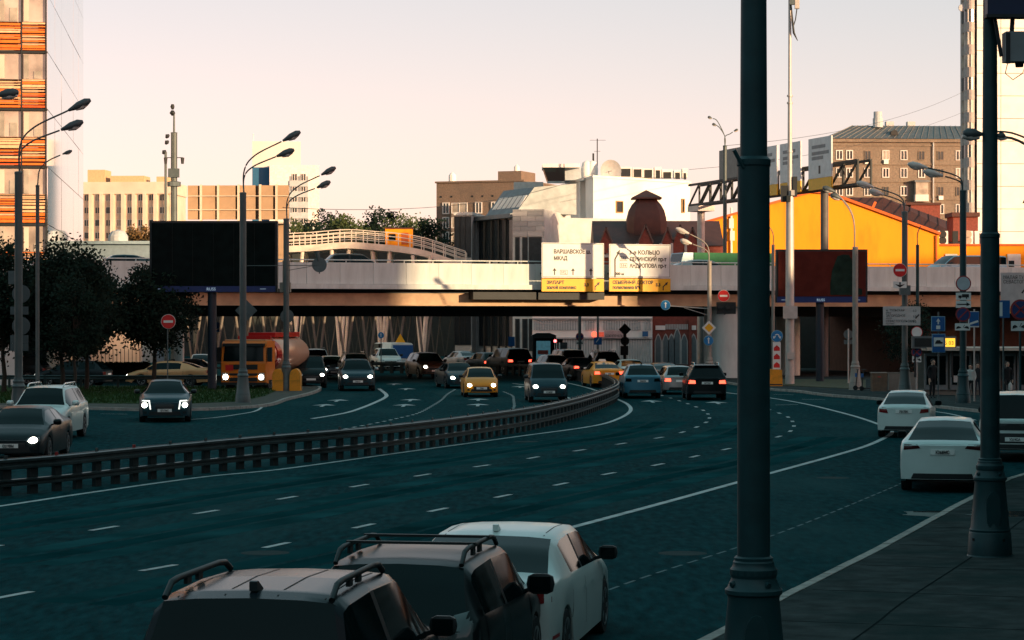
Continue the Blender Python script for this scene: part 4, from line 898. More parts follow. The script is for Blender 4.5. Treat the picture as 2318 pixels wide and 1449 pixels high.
for ci, px in enumerate((1900, 1923, 1964, 2005, 2046, 2086, 2129, 2171)):
    for ri, py in enumerate((362, 402, 443, 484, 525)): put_window(b.root, rnd.choice(wms), (b.u(px), -0.02, b.z(py)))
for px, py in ((1962, 371), (2005, 371), (2129, 452)): b.box('air_conditioner', whitew, b.u(px) - 0.4, b.u(px) + 0.4, -0.5, -0.02, b.z(py), b.z(py) + 0.7)
bal = b.box('balcony', whiteframe, b.u(2068), b.u(2098), -1.6, -0.19, b.z(456), b.z(441)); b.box('balcony_glazing', curtain, b.u(2069), b.u(2097), -1.5, -0.19, b.z(441), b.z(413), bal); b.box('balcony_roof', slate, b.u(2066), b.u(2100), -1.7, -0.19, b.z(413), b.z(408), bal)
MB().cyl((b.u(2112), -0.3, 0), (b.u(2112), -0.3, ze), 0.12, n=6).build('drainpipe', gb, b.root)
# --- tall residential tower (right edge)
b = Facade('residential_tower', 'tall white panel residential tower with a column of rounded balconies', 2212, 320.0, R(2))
b.box('core', mat('joint_sealant', (0.34, 0.24, 0.18), 0.9), 0.05, b.u(2318) + 4, 0.2, 9, 0, 64)
PT = 51.2 / FPX * 320
for k in range(3, 20):
    z0 = b.z(473) + (k - 6) * PT
    for c_ in range(3):
        ua, ub_ = c_ * 3.2, c_ * 3.2 + 3.13
        MB().bb(ua, ub_, 0, 0.199, z0 + 0.035, z0 + PT - 0.035).build('wall_panel', whitew, b.root, loc=(0, rnd.uniform(-0.01, 0.01), 0))
balm = mat('balcony_render', (0.36, 0.33, 0.31), 0.85, var=0.15); ulw = b.u(2186)
def bow(z0, z1, r_in, name, m, parent):
    poly = [(0, 2.5)] + [(ulw / 2 + ulw / 2 * math.cos(math.pi * k / 8) * r_in, 1.2 - 1.2 * math.sin(math.pi * k / 8) * r_in) for k in range(9)] + [(ulw, 2.5)]
    return MB().prism(poly, z0, z1).build(name, m, parent)
for k in range(0, 13):
    z0 = b.z(430) + (k - 2) * PT
    bal = bow(z0, z0 + 1.32, 1.0, 'balcony', balm, b.root); bow(z0 + 1.32, z0 + PT, 0.93, 'balcony_glazing', curtain if k % 3 else panem, bal)
    for j in range(1, 4): MB().bb(ulw * j / 4 - 0.05, ulw * j / 4 + 0.05, 0.02 if j == 2 else 0.2, 0.3, z0 + 1.32, z0 + PT).build('glazing_bar', whiteframe, bal)
mb = MB().lathe([(0.05, 0), (0.45, 0.05), (0.5, 0.12)], 14, axis='Y'); mb.build('dish_antenna', gb, b.root, loc=(b.u(2181), 0.8, b.z(16)))
b.box('back_mass', balm, ulw + 0.4, 0.04, 2.5, 5, 0, 64)
# --- dark buildings beneath and beyond the flyover on the right
b = Facade('brick_annexe', 'dull red brick annexe in the dark under the flyover', 1890, 186.0)
b.box('wall', mat('dull_red_wall', (0.28, 0.07, 0.045), 0.85), 0, b.u(2000), 0, 5, 0, b.z(722)); b.box('shade_wing', mat('shade_dark_concrete', (0.03, 0.036, 0.034), 0.95), b.u(1690), -0.01, -0.5, 5, 0, 6.5); b.box('dark_plinth', darksteel, -0.1, b.u(2000) + .1, -0.08, -0.002, 0, b.z(795))  # dark wing stands in for the shade under the flyover
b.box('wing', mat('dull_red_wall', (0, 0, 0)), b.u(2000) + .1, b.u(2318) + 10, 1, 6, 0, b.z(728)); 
# --- sunlit wall, and dark backdrop wall standing in for shade, below the flyover
b = Facade('yard_wall', 'sunlit pale yard wall glimpsed between the tree crowns under the flyover', 205, 204.0)
b.box('wall', cream, 0, b.u(318), 0, 1, 0, b.z(755)); b.box('coping', cream, -0.1, b.u(318) + .1, -0.1, 1.1, b.z(755), b.z(750))
for i in range(14): MB().cyl((lerp(0, b.u(318), i / 13), -0.3, 0), (lerp(0, b.u(318), i / 13), -0.3, b.z(790)), 0.03, n=5).build('fence_bar', darksteel, b.root)
b = Facade('shade_backdrop_wall', 'long dark backdrop wall added for the shade behind the slanted ramp columns', 395, 252.0, R(2), 'wall')
b.box('wall', mat('shade_dark_concrete', (0.03, 0.036, 0.034), 0.95), 0, b.u(1050), 0, 1.5, 0, b.z(560)); b.box('coping', mat('shade_dark_concrete', (0, 0, 0)), -0.1, b.u(1050), -0.2, 1.6, b.z(560), b.z(556))
# ------------------------------------------------------------------ the ramp on slanted columns beyond the flyover
wsteel = mat('white_painted_steel', (0.66, 0.58, 0.50), 0.7, var=0.1, scale=1.5, dirt=(0.5, 0.42, 0.36), dscale=0.6)
RD = 206.0
ramp = thing('ramp_bridge', 'curved cream ramp bridge with white railings on slanted V columns', 'bridge', (X(650, RD), RD, 0))
rx = lambda px: X(px, RD) - X(650, RD); rz_ = lambda py: Z(py, RD)
top = [(560, 566), (640, 557), (700, 554), (760, 549), (800, 548), (850, 552), (900, 556), (960, 566), (1035, 590), (1060, 598)]
path = spline([Vector((rx(a), 0.0 + 0.00002 * (a - 800) ** 2, rz_(e))) for a, e in top], 0.5)
def sweep3(pts, prof):
    vs = []; n = len(prof)
    for p in pts:
        for y, z in prof: vs.append(p + Vector((0, y, z)))
    return MB().add(vs, [(i * n + j, i * n + (j + 1) % n, (i + 1) * n + (j + 1) % n, (i + 1) * n + j) for i in range(len(pts) - 1) for j in range(n)] + [tuple(range(n - 1, -1, -1)), tuple(range((len(pts) - 1) * n, len(pts) * n))])
sweep3(path, [(0, -0.55), (0, 0), (6, 0), (6, -0.55)]).build('deck', wsteel, ramp)
for y in (0.1, 5.9):
    for hz_ in (1.05, 0.72, 0.4): MB().tube([p + Vector((0, y, hz_)) for p in path], 0.045, 6).build('handrail', wsteel, ramp)
    for p in path[::2]: MB().bb(-0.04, 0.04, -0.04, 0.04, 0, 1.05).build('rail_post', wsteel, ramp, loc=p + Vector((0, y, 0)))
def vcol(parent, base, tops, r=0.16, m=wsteel):
    for t_ in tops: MB().cyl(base, t_, r * 0.75, r * 1.1, n=8).build('slanted_column', m, parent, 50)
for px in (665, 772, 858, 955):
    i = min(range(len(path)), key=lambda k: abs(path[k].x - rx(px))); p = path[i]
    for y in (0.5, 5.3): vcol(ramp, Vector((p.x, y, 0)), [Vector((p.x - 0.75, y, p.z - 0.5)), Vector((p.x + 0.75, y, p.z - 0.5))], 0.15)
# lower ramps on V columns, the shade under the flyover put into their colours
for k, (d, a, e, stepx, lab) in enumerate(((186.0, 425, 1000, 56, 'front row of slanted concrete V columns under the flyover'), (222.0, 440, 1030, 36, 'middle row of slanted concrete V columns in the dark under the flyover'), (240.0, 430, 1034, 25, 'dense rear row of thin crossing struts before the dark backdrop wall'))):
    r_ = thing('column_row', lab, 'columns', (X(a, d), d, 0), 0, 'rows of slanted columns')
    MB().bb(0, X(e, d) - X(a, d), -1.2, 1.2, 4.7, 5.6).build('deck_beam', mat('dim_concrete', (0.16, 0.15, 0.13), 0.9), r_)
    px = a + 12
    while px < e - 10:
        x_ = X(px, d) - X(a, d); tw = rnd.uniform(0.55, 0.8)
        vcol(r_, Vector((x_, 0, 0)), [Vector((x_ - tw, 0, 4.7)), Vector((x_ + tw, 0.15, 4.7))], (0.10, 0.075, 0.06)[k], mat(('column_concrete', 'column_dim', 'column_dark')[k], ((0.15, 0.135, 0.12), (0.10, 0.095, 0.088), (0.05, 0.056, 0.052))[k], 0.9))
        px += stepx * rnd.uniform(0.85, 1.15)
# site hut on the ramp
hut = thing('site_hut', 'small orange site hut standing on the ramp deck', 'hut', W(872, 556, 208))
MB().bb(0, 2.3, 0, 2, -0.4, 1.45).build('wall', orangew, hut); MB().bb(-0.1, 2.4, -0.1, 2.1, 1.45, 1.55).build('roof', redroof, hut); MB().bb(1.4, 2.0, -0.04, -0.005, 0.1, 1.1).build('door', mat('hut_door', (0.5, 0.1, 0.02), .7), hut); MB().bb(0.3, 0.9, -0.04, -0.005, 0.4, 1.0).build('window', M['glass'], hut)
# ------------------------------------------------------------------ lamp posts
tealpost = mat('dark_teal_post_paint', (0.005, 0.038, 0.044), 0.5, 0.1, var=0.2, scale=3, dirt=(0.003, 0.022, 0.026), dscale=1.2)
greypost = mat('grey_post_paint', (0.085, 0.105, 0.105), 0.5, 0.2, var=0.15, scale=2, dirt=(0.05, 0.065, 0.065), dscale=1.0)
headm = mat('lamp_head_grey', (0.07, 0.085, 0.09), 0.5, 0.2); lens = mat('lamp_bowl', (0.5, 0.46, 0.42), 0.2)
signw = mat('sign_white', (0.62, 0.62, 0.60), 0.5, var=0.06); signr = mat('sign_red', (0.50, 0.014, 0.014), 0.45, var=0.06); signb = mat('sign_blue', (0.008, 0.085, 0.26), 0.45, var=0.06)
signy = mat('sign_yellow', (0.72, 0.36, 0.008), 0.5, var=0.06); signg = mat('sign_back', (0.09, 0.115, 0.12), 0.5, 0.4, var=0.15); signk = mat('sign_black', (0.012, 0.012, 0.013), 0.5)
BASE = [(0.36, 0.0), (0.345, 0.02), (0.325, 0.36), (0.312, 0.38), (0.318, 0.41), (0.30, 0.44), (0.236, 1.14), (0.24, 1.17), (0.262, 1.19), (0.262, 1.225), (0.24, 1.245), (0.208, 1.32), (0.205, 1.335), (0.215, 1.36), (0.214, 1.41), (0.198, 1.43), (0.188, 1.45), (0.188, 1.475), (0.176, 1.49), (0.178, 1.515), (0.158, 1.53)]
def post(name, label, loc, collar, top, r=0.15, r2=0.125, m=tealpost, k=1.0, detail=True, group='street lamp posts', base=True, cat='lamp post'):
    t = thing(name, label, cat, loc, 0, group)
    if base:
        MB().lathe([(a * k, z * k) for a, z in BASE], 28 if detail else 14).build('base', m, t, 30)
    MB().lathe([(r * k, 1.5 * k if base else 0.0), (r * 0.98, collar)], 24 if detail else 12).build('pole', m, t, 40)
    MB().lathe([(r * 1.0, collar - 0.06), (r * 1.04, collar - 0.05), (r * 1.04, collar), (r2, collar + 0.03)], 24 if detail else 12).build('collar', m, t, 30)
    if top > collar: MB().lathe([(r2, collar), (r2 * 0.8, top)], 20 if detail else 10).build('upper_pole', m, t, 40)
    if detail:
        for i in range(20):
            a = 2 * math.pi * i / 20; MB().box((math.cos(a) * 0.208, math.sin(a) * 0.208, 1.385), (0.014, 0.034, 0.045), rz=a).build('bead', m, t)
        for i in range(4):
            a = 2 * math.pi * i / 4 + 0.5; MB().cyl((math.cos(a) * 0.19, math.sin(a) * 0.19, 1.29), (math.cos(a) * 0.245, math.sin(a) * 0.245, 1.275), 0.028, n=8).build('bolt', m, t)
            MB().cyl((math.cos(a) * 0.3, math.sin(a) * 0.3, 0.27), (math.cos(a) * 0.335, math.sin(a) * 0.335, 0.265), 0.026, n=8).build('bolt', signk, t)
        MB().prism([(0.11 * math.cos(u) , 0.72 + 0.22 * math.sin(u) + (0.08 if math.sin(u) > 0 else -0.08)) for u in [k2 * math.pi / 8 for k2 in range(16)]], -0.292, -0.24, 'XZ').build('access_door', m, t)
    return t
def lamp_head(t, a, b, sc_=1.0, m=headm):
    """cobra head from the arm end a along a->b"""
    a, b = Vector(a), Vector(b); d = (b - a).normalized()
    pts = [a, a.lerp(b, 0.2), a.lerp(b, 0.45), a.lerp(b, 0.8), b]
    h = MB().tube(pts, [0.05 * sc_, 0.09 * sc_, 0.15 * sc_, 0.15 * sc_, 0.06 * sc_], 10).build('lamp_head', m, t, 60)
    c = a.lerp(b, 0.62) - Vector((0, 0, 0.10 * sc_)); MB().tube([c - d * 0.26 * sc_, c, c + d * 0.24 * sc_], [0.05 * sc_, 0.12 * sc_, 0.05 * sc_], 10).build('lamp_bowl', lens, h, 60)
def arm(t, pts, r=0.035, m=None): MB().tube(spline([Vector(p) for p in pts], 0.12), r, 8).build('arm', m or greypost, t, 50)
PZ = 0.12
d1 = FPX * (CAM_H - PZ) / (1258 - CY)
def on_pave(px, d): return Vector((X(px, d), d, PZ))
near = post('lamp_post', 'thick dark teal lamp post with ornate ringed base nearest the camera', on_pave(1706, d1 / 1.713), 5.14, 10.5)
MB().cyl((-0.10, -0.1, 5.06), (-0.19, -0.12, 5.22), 0.018, n=8).build('bracket', tealpost, near)
sec = post('lamp_post', 'dark teal ornate lamp post on the pavement carrying a grey equipment box', on_pave(2241, d1), 5.02, 10.5)
lamp_head(sec, (-0.12, 0, 6.58), (-0.42, 0, 6.60), 0.55); MB().cyl((0, 0, 6.56), (-0.2, 0, 6.58), 0.02, n=6).build('arm', tealpost, sec)
arm(sec, [(0.1, 0, 6.55), (0.4, 0, 6.50), (0.75, 0, 6.30)], 0.02, tealpost); arm(sec, [(0.1, 0, 6.62), (0.35, 0, 6.60), (0.8, 0, 6.42)], 0.015, tealpost); lamp_head(sec, (0.08, 0, 6.56), (0.24, 0, 6.55), 0.35)
s2 = FPX / d1
eb = thing('equipment_box', 'grey camera housing hanging below the blue beam on the lamp post', 'camera', W(2290, 150, d1 - 0.25))
MB().bb(-0.12, 0.28, -0.18, 0.15, 0.06, 0.52).build('housing', mat('housing_grey', (0.17, 0.19, 0.20), 0.5), eb); MB().bb(-0.125, -0.06, -0.19, -0.181, 0.02, 0.5).build('side_panel', darksteel, eb)
MB().lathe([(0.06, 0.0), (0.07, 0.06), (0.02, 0.075)], 12).build('lens_dome', M['glass'], eb, loc=(0.12, 0, -0.015)); MB().bar((0.0, 0, 0.5), (0.02, 0, 0.85), 0.06, 0.06).bar((-0.16, 0, 0.15), (-0.28, 0, 0.86), 0.05, 0.05).build('hanger', darksteel, eb)
MB().tube([(-0.08, -0.1, 0.05), (-0.12, -0.1, -0.12), (0.0, -0.1, -0.22), (0.15, -0.1, -0.12), (0.2, -0.1, 0.04)], 0.008, 5).build('cable', M['black'], eb)
bs = thing('overhead_sign', 'dark blue overhead sign beam mounted on the lamp post at the top corner', 'sign', W(2232, 34, d1 - 0.3))
MB().bb(0, 2.6, -0.12, 0.12, 0, 0.9).build('panel', mat('night_blue', (0.006, 0.018, 0.055), 0.5), bs); MB().bb(-0.02, 2.62, -0.14, 0.14, -0.05, 0.0 - 0.002).build('lower_edge', darksteel, bs)

def double_lamp(label, px, d, collar, heads, m=greypost, r=0.15, z0=PZ, hm=headm, lean=0.0):
    t = post('double_lamp_post', label, Vector((X(px, d), d, z0)), collar - z0, collar - z0, r, r * 0.85, m, 1.0, False, 'double arm street lamps'); s = FPX / d
    for (px0, py0, px1, py1) in heads:              # head from (px0,py0) to tip (px1,py1)
        a = Vector(((px0 - px) / s, 0, Z(py0, d) - z0)); b = Vector(((px1 - px) / s, 0, Z(py1, d) - z0)); off = 0.05 if b.x > 0 else -0.05
        rise = a.z - (collar - z0); arm(t, [(off, 0, collar - z0 - 0.3), (off, 0, collar - z0 + rise * 0.42), (off + (a.x - off) * 0.28, 0, collar - z0 + rise * 0.72), a], 0.033, m); lamp_head(t, a, b, 1.0, hm)
    return t
double_lamp('double arm lamp post rising from the lawn beside the fuel tanker', 550, 107.5, Z(437, 107.5), [(640, 319, 680, 298), (626, 354, 666, 339)])
double_lamp('double arm lamp post at the tip of the island wrapped by the yellow guards', 648, 126.0, Z(496, 126), [(727, 396, 760, 379), (717, 425, 748, 411)])
double_lamp('double arm lamp post in front of the orange and glass tower, behind the white SUV', 42, 90.0, Z(390, 90), [(155, 250, 205, 226), (138, 294, 188, 275)])
d_ = 78.0; dl = post('double_lamp_post', 'lamp post at the left picture edge, only its upper lamp showing', (X(-95, d_), d_, PZ), Z(345, d_), Z(345, d_), 0.15, 0.12, greypost, 1.0, False, 'double arm street lamps')
arm(dl, [(0.05, 0, 8.6), (0.05, 0, 9.8), (0.5, 0, 10.6), ((-10 + 95) / (FPX / d_), 0, Z(216, d_) - PZ)], 0.035); lamp_head(dl, ((-10 + 95) / (FPX / d_), 0, Z(216, d_) - PZ), ((42 + 95) / (FPX / d_), 0, Z(208, d_) - PZ))
d_ = 112.0; sl = post('slim_lamp_post', 'slim single arm lamp post in front of the glass tower side wall', (X(85, d_), d_, PZ), Z(420, d_) - PZ, Z(420, d_) - PZ, 0.09, 0.05, greypost, 1.0, False, 'slim street lamps', False)
arm(sl, [(0, 0, Z(425, d_)), (0.1, 0, Z(390, d_)), (0.5, 0, Z(370, d_)), (1.15, 0, Z(355, d_))], 0.03); lamp_head(sl, (1.15, 0, Z(355, d_)), (1.6, 0, Z(347, d_)), 0.55)
double_lamp('double arm lamp post carrying the white round restriction sign by the bus stop', 2180, 107.0, Z(432, 107), [(2100, 380, 2055, 371), (2134, 398, 2090, 387)], tealpost, hm=lens)
double_lamp('double arm lamp post carrying the grey direction board', 2048, 121.0, Z(480, 121), [(1978, 424, 1940, 413), (2000, 441, 1968, 430)], hm=lens)
double_lamp('double arm lamp post with a stout cone foot right of the brown billboard', 1936, 127.5, Z(560, 127.5), [(1892, 435, 1862, 424), (1905, 450, 1880, 440)], mat('sunlit_post', (0.26, 0.23, 0.20), 0.6))  # paler copy of the post paint, sunlight put into the colour
double_lamp('double arm lamp post holding the yellow diamond priority sign', 1606, 146.0, Z(592, 146), [(1560, 529, 1530, 517), (1566, 552, 1540, 543)], mat('sunlit_post', (0, 0, 0)), 0.13, 0.0, lens)
for px, d_, top_, lab in ((1750, 150.5, 660, 'slim bare post just behind the nearest lamp post'), (2077, 146.0, 690, 'thin leaning lamp post in front of the flyover parapet')):
    tt = post('slim_lamp_post', lab, (X(px, d_), d_, 0), Z(555, d_), Z(555, d_), 0.10, 0.06, mat('sunlit_post', (0, 0, 0)) if px < 2000 else tealpost, 1.0, False, 'slim street lamps', False)
    arm(tt, [(0, 0, Z(560, d_)), (0.0, 0, Z(530, d_)), (0.2 if px > 2000 else -0.3, 0, Z(510, d_))], 0.03)
# lamps and masts standing on the flyover and beyond
d_ = 170.0; fl = post('tall_lamp_post', 'tall dark lamp post with three small heads behind the flyover', (X(1641, d_), d_, 0), Z(330, d_), Z(330, d_), 0.14, 0.1, greypost, 1.0, False, 'tall lamps', False)
for x_, y_ in ((1612, 266), (1622, 282), (1661, 295)): arm(fl, [(0, 0, Z(335, d_)), (0, 0, Z(310, d_)), ((x_ - 1641) / 32.2 * 0.6, 0, Z(y_ + 8, d_)), ((x_ - 1641) / 32.2, 0, Z(y_ + 2, d_))], 0.03); lamp_head(fl, ((x_ - 1641) / 32.2, 0, Z(y_ + 2, d_)), ((x_ - 1641) / 32.2 + (0.3 if x_ > 1641 else -0.3), 0, Z(y_ - 2, d_)), 0.6)
d_ = 178.0; fm = post('floodlight_mast', 'dark camera and floodlight mast above the black screen', (X(394, d_), d_, 0), Z(300, d_), Z(255, d_), 0.24, 0.08, greypost, 1.0, False, 'masts', False, 'mast')
for py, rr_ in ((242, 0.16), (256, 0.22)): MB().tube([(-0.1, 0, Z(py + 6, d_)), (-0.12, 0, Z(py, d_)), (-0.1, 0, Z(py - 6, d_))], [0.08, rr_, 0.1], 10).build('camera_head', darksteel, fm, 60)
MB().bar((-0.65, 0, Z(357, d_)), (0.65, 0, Z(357, d_)), 0.06, 0.06).build('crossarm', darksteel, fm)
for x_ in (-0.62, 0.62): MB().cyl((x_, 0, Z(357, d_)), (x_, 0, Z(371, d_)), 0.14, 0.1, n=8).build('floodlight', darksteel, fm)
MB().bb(-0.4, 0.4, -0.35, 0, Z(402, d_), Z(382, d_)).build('equipment_cabinet', signg, fm); MB().lathe([(0.5, Z(422, d_)), (0.5, Z(412, d_)), (0.2, Z(410, d_))], 12).build('ring_platform', signg, fm)
fm2 = post('floodlight_mast', 'thinner dark pole with two floodlights beside the camera mast', (X(375, 180), 180, 0), Z(345, 180), Z(345, 180), 0.1, 0.06, greypost, 1.0, False, 'masts', False, 'mast')
for x_, y_ in ((0.12, 308), (0.08, 322), (-0.12, 344)): MB().tube([(x_ - 0.1, 0, Z(y_ + 5, 180)), (x_, 0, Z(y_, 180)), (x_ + 0.15, 0, Z(y_ - 3, 180))], [0.06, 0.18, 0.06], 8).build('floodlight', darksteel, fm2, 60)
# pale telecom mast
d_ = 138.5; tm_ = thing('telecom_mast', 'slender pale telecom mast with antennas standing before the brown billboard', 'mast', (X(1788, d_), d_, 0.12)); pale = mat('pale_mast', (0.46, 0.42, 0.39), 0.5, 0.3, var=0.1); s = FPX / d_
zz = [(0.27, 0), (0.26, Z(780, d_)), (0.24, Z(600, d_)), (0.22, Z(448, d_)), (0.14, Z(446, d_)), (0.13, Z(330, d_)), (0.12, Z(240, d_)), (0.10, Z(235, d_)), (0.09, Z(60, d_)), (0.09, Z(-40, d_))]
MB().lathe(zz, 14).build('shaft', pale, tm_, 30)
for py in (350, 240, 224): MB().lathe([(0.17, Z(py, d_)), (0.17, Z(py - 4, d_))], 12).build('clamp', pale, tm_)
MB().bb(-0.42, 0.38, -0.5, -0.26, Z(726, d_), Z(698, d_)).build('meter_box', pale, tm_); MB().bb(-0.2, 0.2, -0.42, -0.25, Z(818, d_), Z(802, d_)).build('hatch', pale, tm_)
for px0, px1, py0, py1, m_ in ((1786, 1797, -30, 17, signg), (1798, 1808, -30, 26, pale), (1779, 1788, 448, 462, M['black']), (1789, 1797, 436, 448, pale)): MB().bb((px0 - 1788) / s, (px1 - 1788) / s, -0.4, -0.12, Z(py1, d_), Z(py0, d_)).build('antenna', m_, tm_)
MB().tube([((1790 - 1788) / s, -0.2, Z(17, d_)), (0.12, -0.2, Z(50, d_)), (0.2, -0.2, Z(80, d_)), (0.42, -0.2, Z(98, d_))], [0.04, 0.06, 0.07, 0.02], 6).tube([((1803 - 1788) / s, -0.2, Z(26, d_)), (0.3, -0.2, Z(50, d_)), (0.18, -0.2, Z(65, d_))], 0.035, 6).build('cable', M['black'], tm_)
MB().bb(-0.5, -0.15, -0.2, 0.2, Z(462, d_), Z(425, d_)).bb(0.15, 0.4, -0.2, 0.2, Z(450, d_), Z(405, d_)).build('radio_unit', darksteel, tm_)

for (a_, b_), lab in (((W(1560, 384, 200), W(2190, 250, 318)), 'thin overhead cable rising from the gantry to the tall tower'), ((W(1640, 330, 170), W(2186, 205, 318)), 'thin overhead cable from the three-headed lamp to the tower'), ((W(640, 470, 126), W(1345, 392, 228)), 'faint overhead cable crossing above the distant trees')):
    n_ = 16; o_ = MB().tube([a_.lerp(b_, i / n_) - Vector((0, 0, 1.2 * 4 * (i / n_) * (1 - i / n_))) for i in range(n_ + 1)], 0.016, 5).build('overhead_cable', darksteel); tag(o_, lab, 'cable', 'overhead cables')
# ------------------------------------------------------------------ billboards
def billboard(label, px0, px1, py0, py1, pys, d, ppx, base_z, face):
    cx_ = X(ppx, d); t = thing('billboard', label, 'billboard', (cx_, d, base_z)); u = lambda px: X(px, d) - cx_; z = lambda py: Z(py, d) - base_z
    MB().bb(u(px0) - 0.12, u(px1) + 0.12, 0.12, 0.7, z(pys), z(py0) + 0.12).build('casing', darksteel, t)
    scr = MB().bb(u(px0), u(px1), 0.05, 0.118, z(py1), z(py0)).build('screen', face, t)
    MB().bb(u(px0) - 0.08, u(px1) + 0.02, 0.0, 0.11, z(pys), z(py1) - 0.02).build('base_strip', mat('billboard_blue', (0.006, 0.022, 0.11), 0.4), t)
    MB().cyl((0, 0.4, 0), (0, 0.4, z(pys)), 0.24, n=14).build('pole', mat('dark_blue_steel', (0.01, 0.018, 0.03), 0.5), t, 40)
    for a in (0.0, -0.42, 0.42): text('RUSS' if a == 0 else '—', 0.22 if a == 0 else 0.3, mat('lit_logo', (0.3, 0.4, 0.5), 0.5, emit=(.5, .7, .9), es=0.25), t, (a * (u(px1) - u(px0)), -0.012, z(pys) + 0.08), name='logo_lettering', align='CENTER')
    return t, scr, u, z
b1, s1_, u1, z1 = billboard('large switched-off black screen billboard on a blue strip above the trees', 343, 622, 505, 647, 661, 127.0, 478, 0.12, mat('dark_screen', (0.004, 0.008, 0.008), 0.9, var=0.3, scale=2, spec=0.05))
for i in range(1, 6): MB().bb(lerp(u1(343), u1(622), i / 6) - 0.006, lerp(u1(343), u1(622), i / 6) + 0.006, 0.035, 0.049, z1(647), z1(505)).build('screen_joint', mat('screen_seam', (0.003, 0.004, 0.004), 0.7), s1_)
b2, s2_, u2, z2 = billboard('brown and dark green printed billboard on a blue strip right of the nearest post', 1762, 1960, 569, 671, 685, 143.8, 1858, 0.12, mat('maroon_print', (0.075, 0.016, 0.012), 0.9, var=0.2, scale=1.5, spec=0.08))
gp = [(1880, 668), (1880, 640), (1884, 612), (1890, 596), (1896, 580), (1908, 576), (1922, 577), (1930, 590), (1940, 600), (1942, 620), (1938, 650), (1952, 655), (1952, 668)]
MB().prism([(u2(a), z2(b_)) for a, b_ in gp], 0.03, 0.048, 'XZ').build('printed_motif', mat('dark_green_print', (0.012, 0.026, 0.020), 0.9, spec=0.08, var=0.4, scale=2), s2_)

# ------------------------------------------------------------------ road signs hung on the flyover
def road_board(label, px0, px1, py0, py1, pyy):
    a, e = bx(px0), bx(px1); dd = bd((px0 + px1) / 2) - 0.9; k = Vector((0, -0.9, 0)); loc = Matrix.Rotation(TH, 3, 'Z') @ Vector(((a + e) / 2, -0.9, 0)) + Vector((0, BD0, 0))
    t = thing('direction_board', label, 'road sign', loc, TH, 'direction boards on the flyover'); hw = (e - a) / 2; z = lambda py: Z(py, loc.y)
    MB().bb(-hw, hw, 0, 0.08, z(pyy - 1), z(py0)).build('white_panel', signw, t); MB().bb(-hw, hw, 0, 0.08, z(py1), z(pyy + 1)).build('yellow_panel', signy, t)
    for zz_ in (z(py0) - 0.3, z(pyy) + 0.3, z(py1) + 0.2): MB().bb(-hw + 0.2, hw - 0.2, 0.081, 0.9, zz_ - 0.05, zz_ + 0.05).build('bracket', darksteel, t)
    for x0_, x1_, y0_, y1_ in ((-hw + .04, hw - .04, z(py0) - .07, z(py0) - .045), (-hw + .04, hw - .04, z(pyy - 1) + .045, z(pyy - 1) + .07), (-hw + .04, -hw + .065, z(pyy - 1) + .07, z(py0) - .07), (hw - .065, hw - .04, z(pyy - 1) + .07, z(py0) - .07)):
        MB().bb(x0_, x1_, -0.004, -0.001, y0_, y1_).build('border_line', signk, t)
    def tx(s_, px, py, h_px, m=signk, sx=1.0): return text(s_, h_px / FPX * loc.y * 1.38, m, t, ((px - (px0 + px1) / 2) / FPX * loc.y / math.cos(TH) , -0.006, z(py)), sx=sx, bold=0.012)
    def arrow(px, py0_, py1_):
        x_ = (px - (px0 + px1) / 2) / FPX * loc.y / math.cos(TH); q = z(py0_); p_ = z(py1_)
        MB().bb(x_ - 0.035, x_ + 0.035, -0.006, -0.001, p_, q - 0.15).prism([(x_ - 0.13, q - 0.17), (x_ + 0.13, q - 0.17), (x_, q)], -0.006, -0.001, 'XZ').build('arrow', signk, t)
    def bent(px, py, sc2=1.0):
        x_ = (px - (px0 + px1) / 2) / FPX * loc.y / math.cos(TH); q = z(py)
        MB().bar((x_ - 0.1 * sc2, -0.004, q), (x_ - 0.1 * sc2, -0.004, q + 0.25 * sc2), 0.07, 0.004, up=(0, 1, 0)).bar((x_ - 0.1 * sc2, -0.004, q + 0.22 * sc2), (x_ + 0.1 * sc2, -0.004, q + 0.40 * sc2), 0.07, 0.004, up=(0, 1, 0)).prism([(x_ + 0.02, q + 0.45 * sc2), (x_ + 0.14, q + 0.30 * sc2), (x_ + 0.22 * sc2, q + 0.52 * sc2)], -0.006, -0.002, 'XZ').build('bent_arrow', signk, t)
    def shield(s_, px, py):
        x_ = (px - (px0 + px1) / 2) / FPX * loc.y / math.cos(TH); q = z(py); MB().bb(x_ - 0.24, x_ + 0.24, -0.004, -0.001, q - 0.13, q + 0.15).build('route_shield', signk, t); MB().bb(x_ - 0.215, x_ + 0.215, -0.006, -0.0045, q - 0.105, q + 0.125).build('route_shield_face', signw, t)
        text(s_, 0.24, signk, t, (x_, -0.009, q - 0.075), align='CENTER')
    return t, tx, arrow, bent, shield
t, tx, arrow, bent, shield = road_board('white and yellow direction board with three straight arrows', 1216, 1356, 550, 660, 630)
tx('ВАРШАВСКОЕ ш.', 1242, 574, 9, sx=0.86); tx('МКАД', 1242, 589, 9, sx=0.86)
for px in (1244, 1286, 1327): arrow(px, 607, 623)
shield('М2', 1265, 617); tx('ЗИЛАРТ', 1226, 643, 7.5); tx('жилой комплекс', 1226, 654, 7, sx=0.9); tx('3.3', 1311, 648, 7); bent(1340, 657)
t, tx, arrow, bent, shield = road_board('white and yellow direction board with a long bent arrow', 1368, 1506, 553, 660, 630)
tx('3-е КОЛЬЦО', 1412, 576, 9); shield('М3', 1399, 586); tx('ЛЕНИНСКИЙ пр-т', 1413, 591, 9, sx=0.82); shield('М4', 1399, 602); tx('АНДРОПОВА пр-т', 1413, 606, 9, sx=0.82); tx('300 м', 1380, 623, 6)
x_ = (1376 - 1437) / FPX * 148; q0, q1 = Z(627, 148), Z(585, 148)
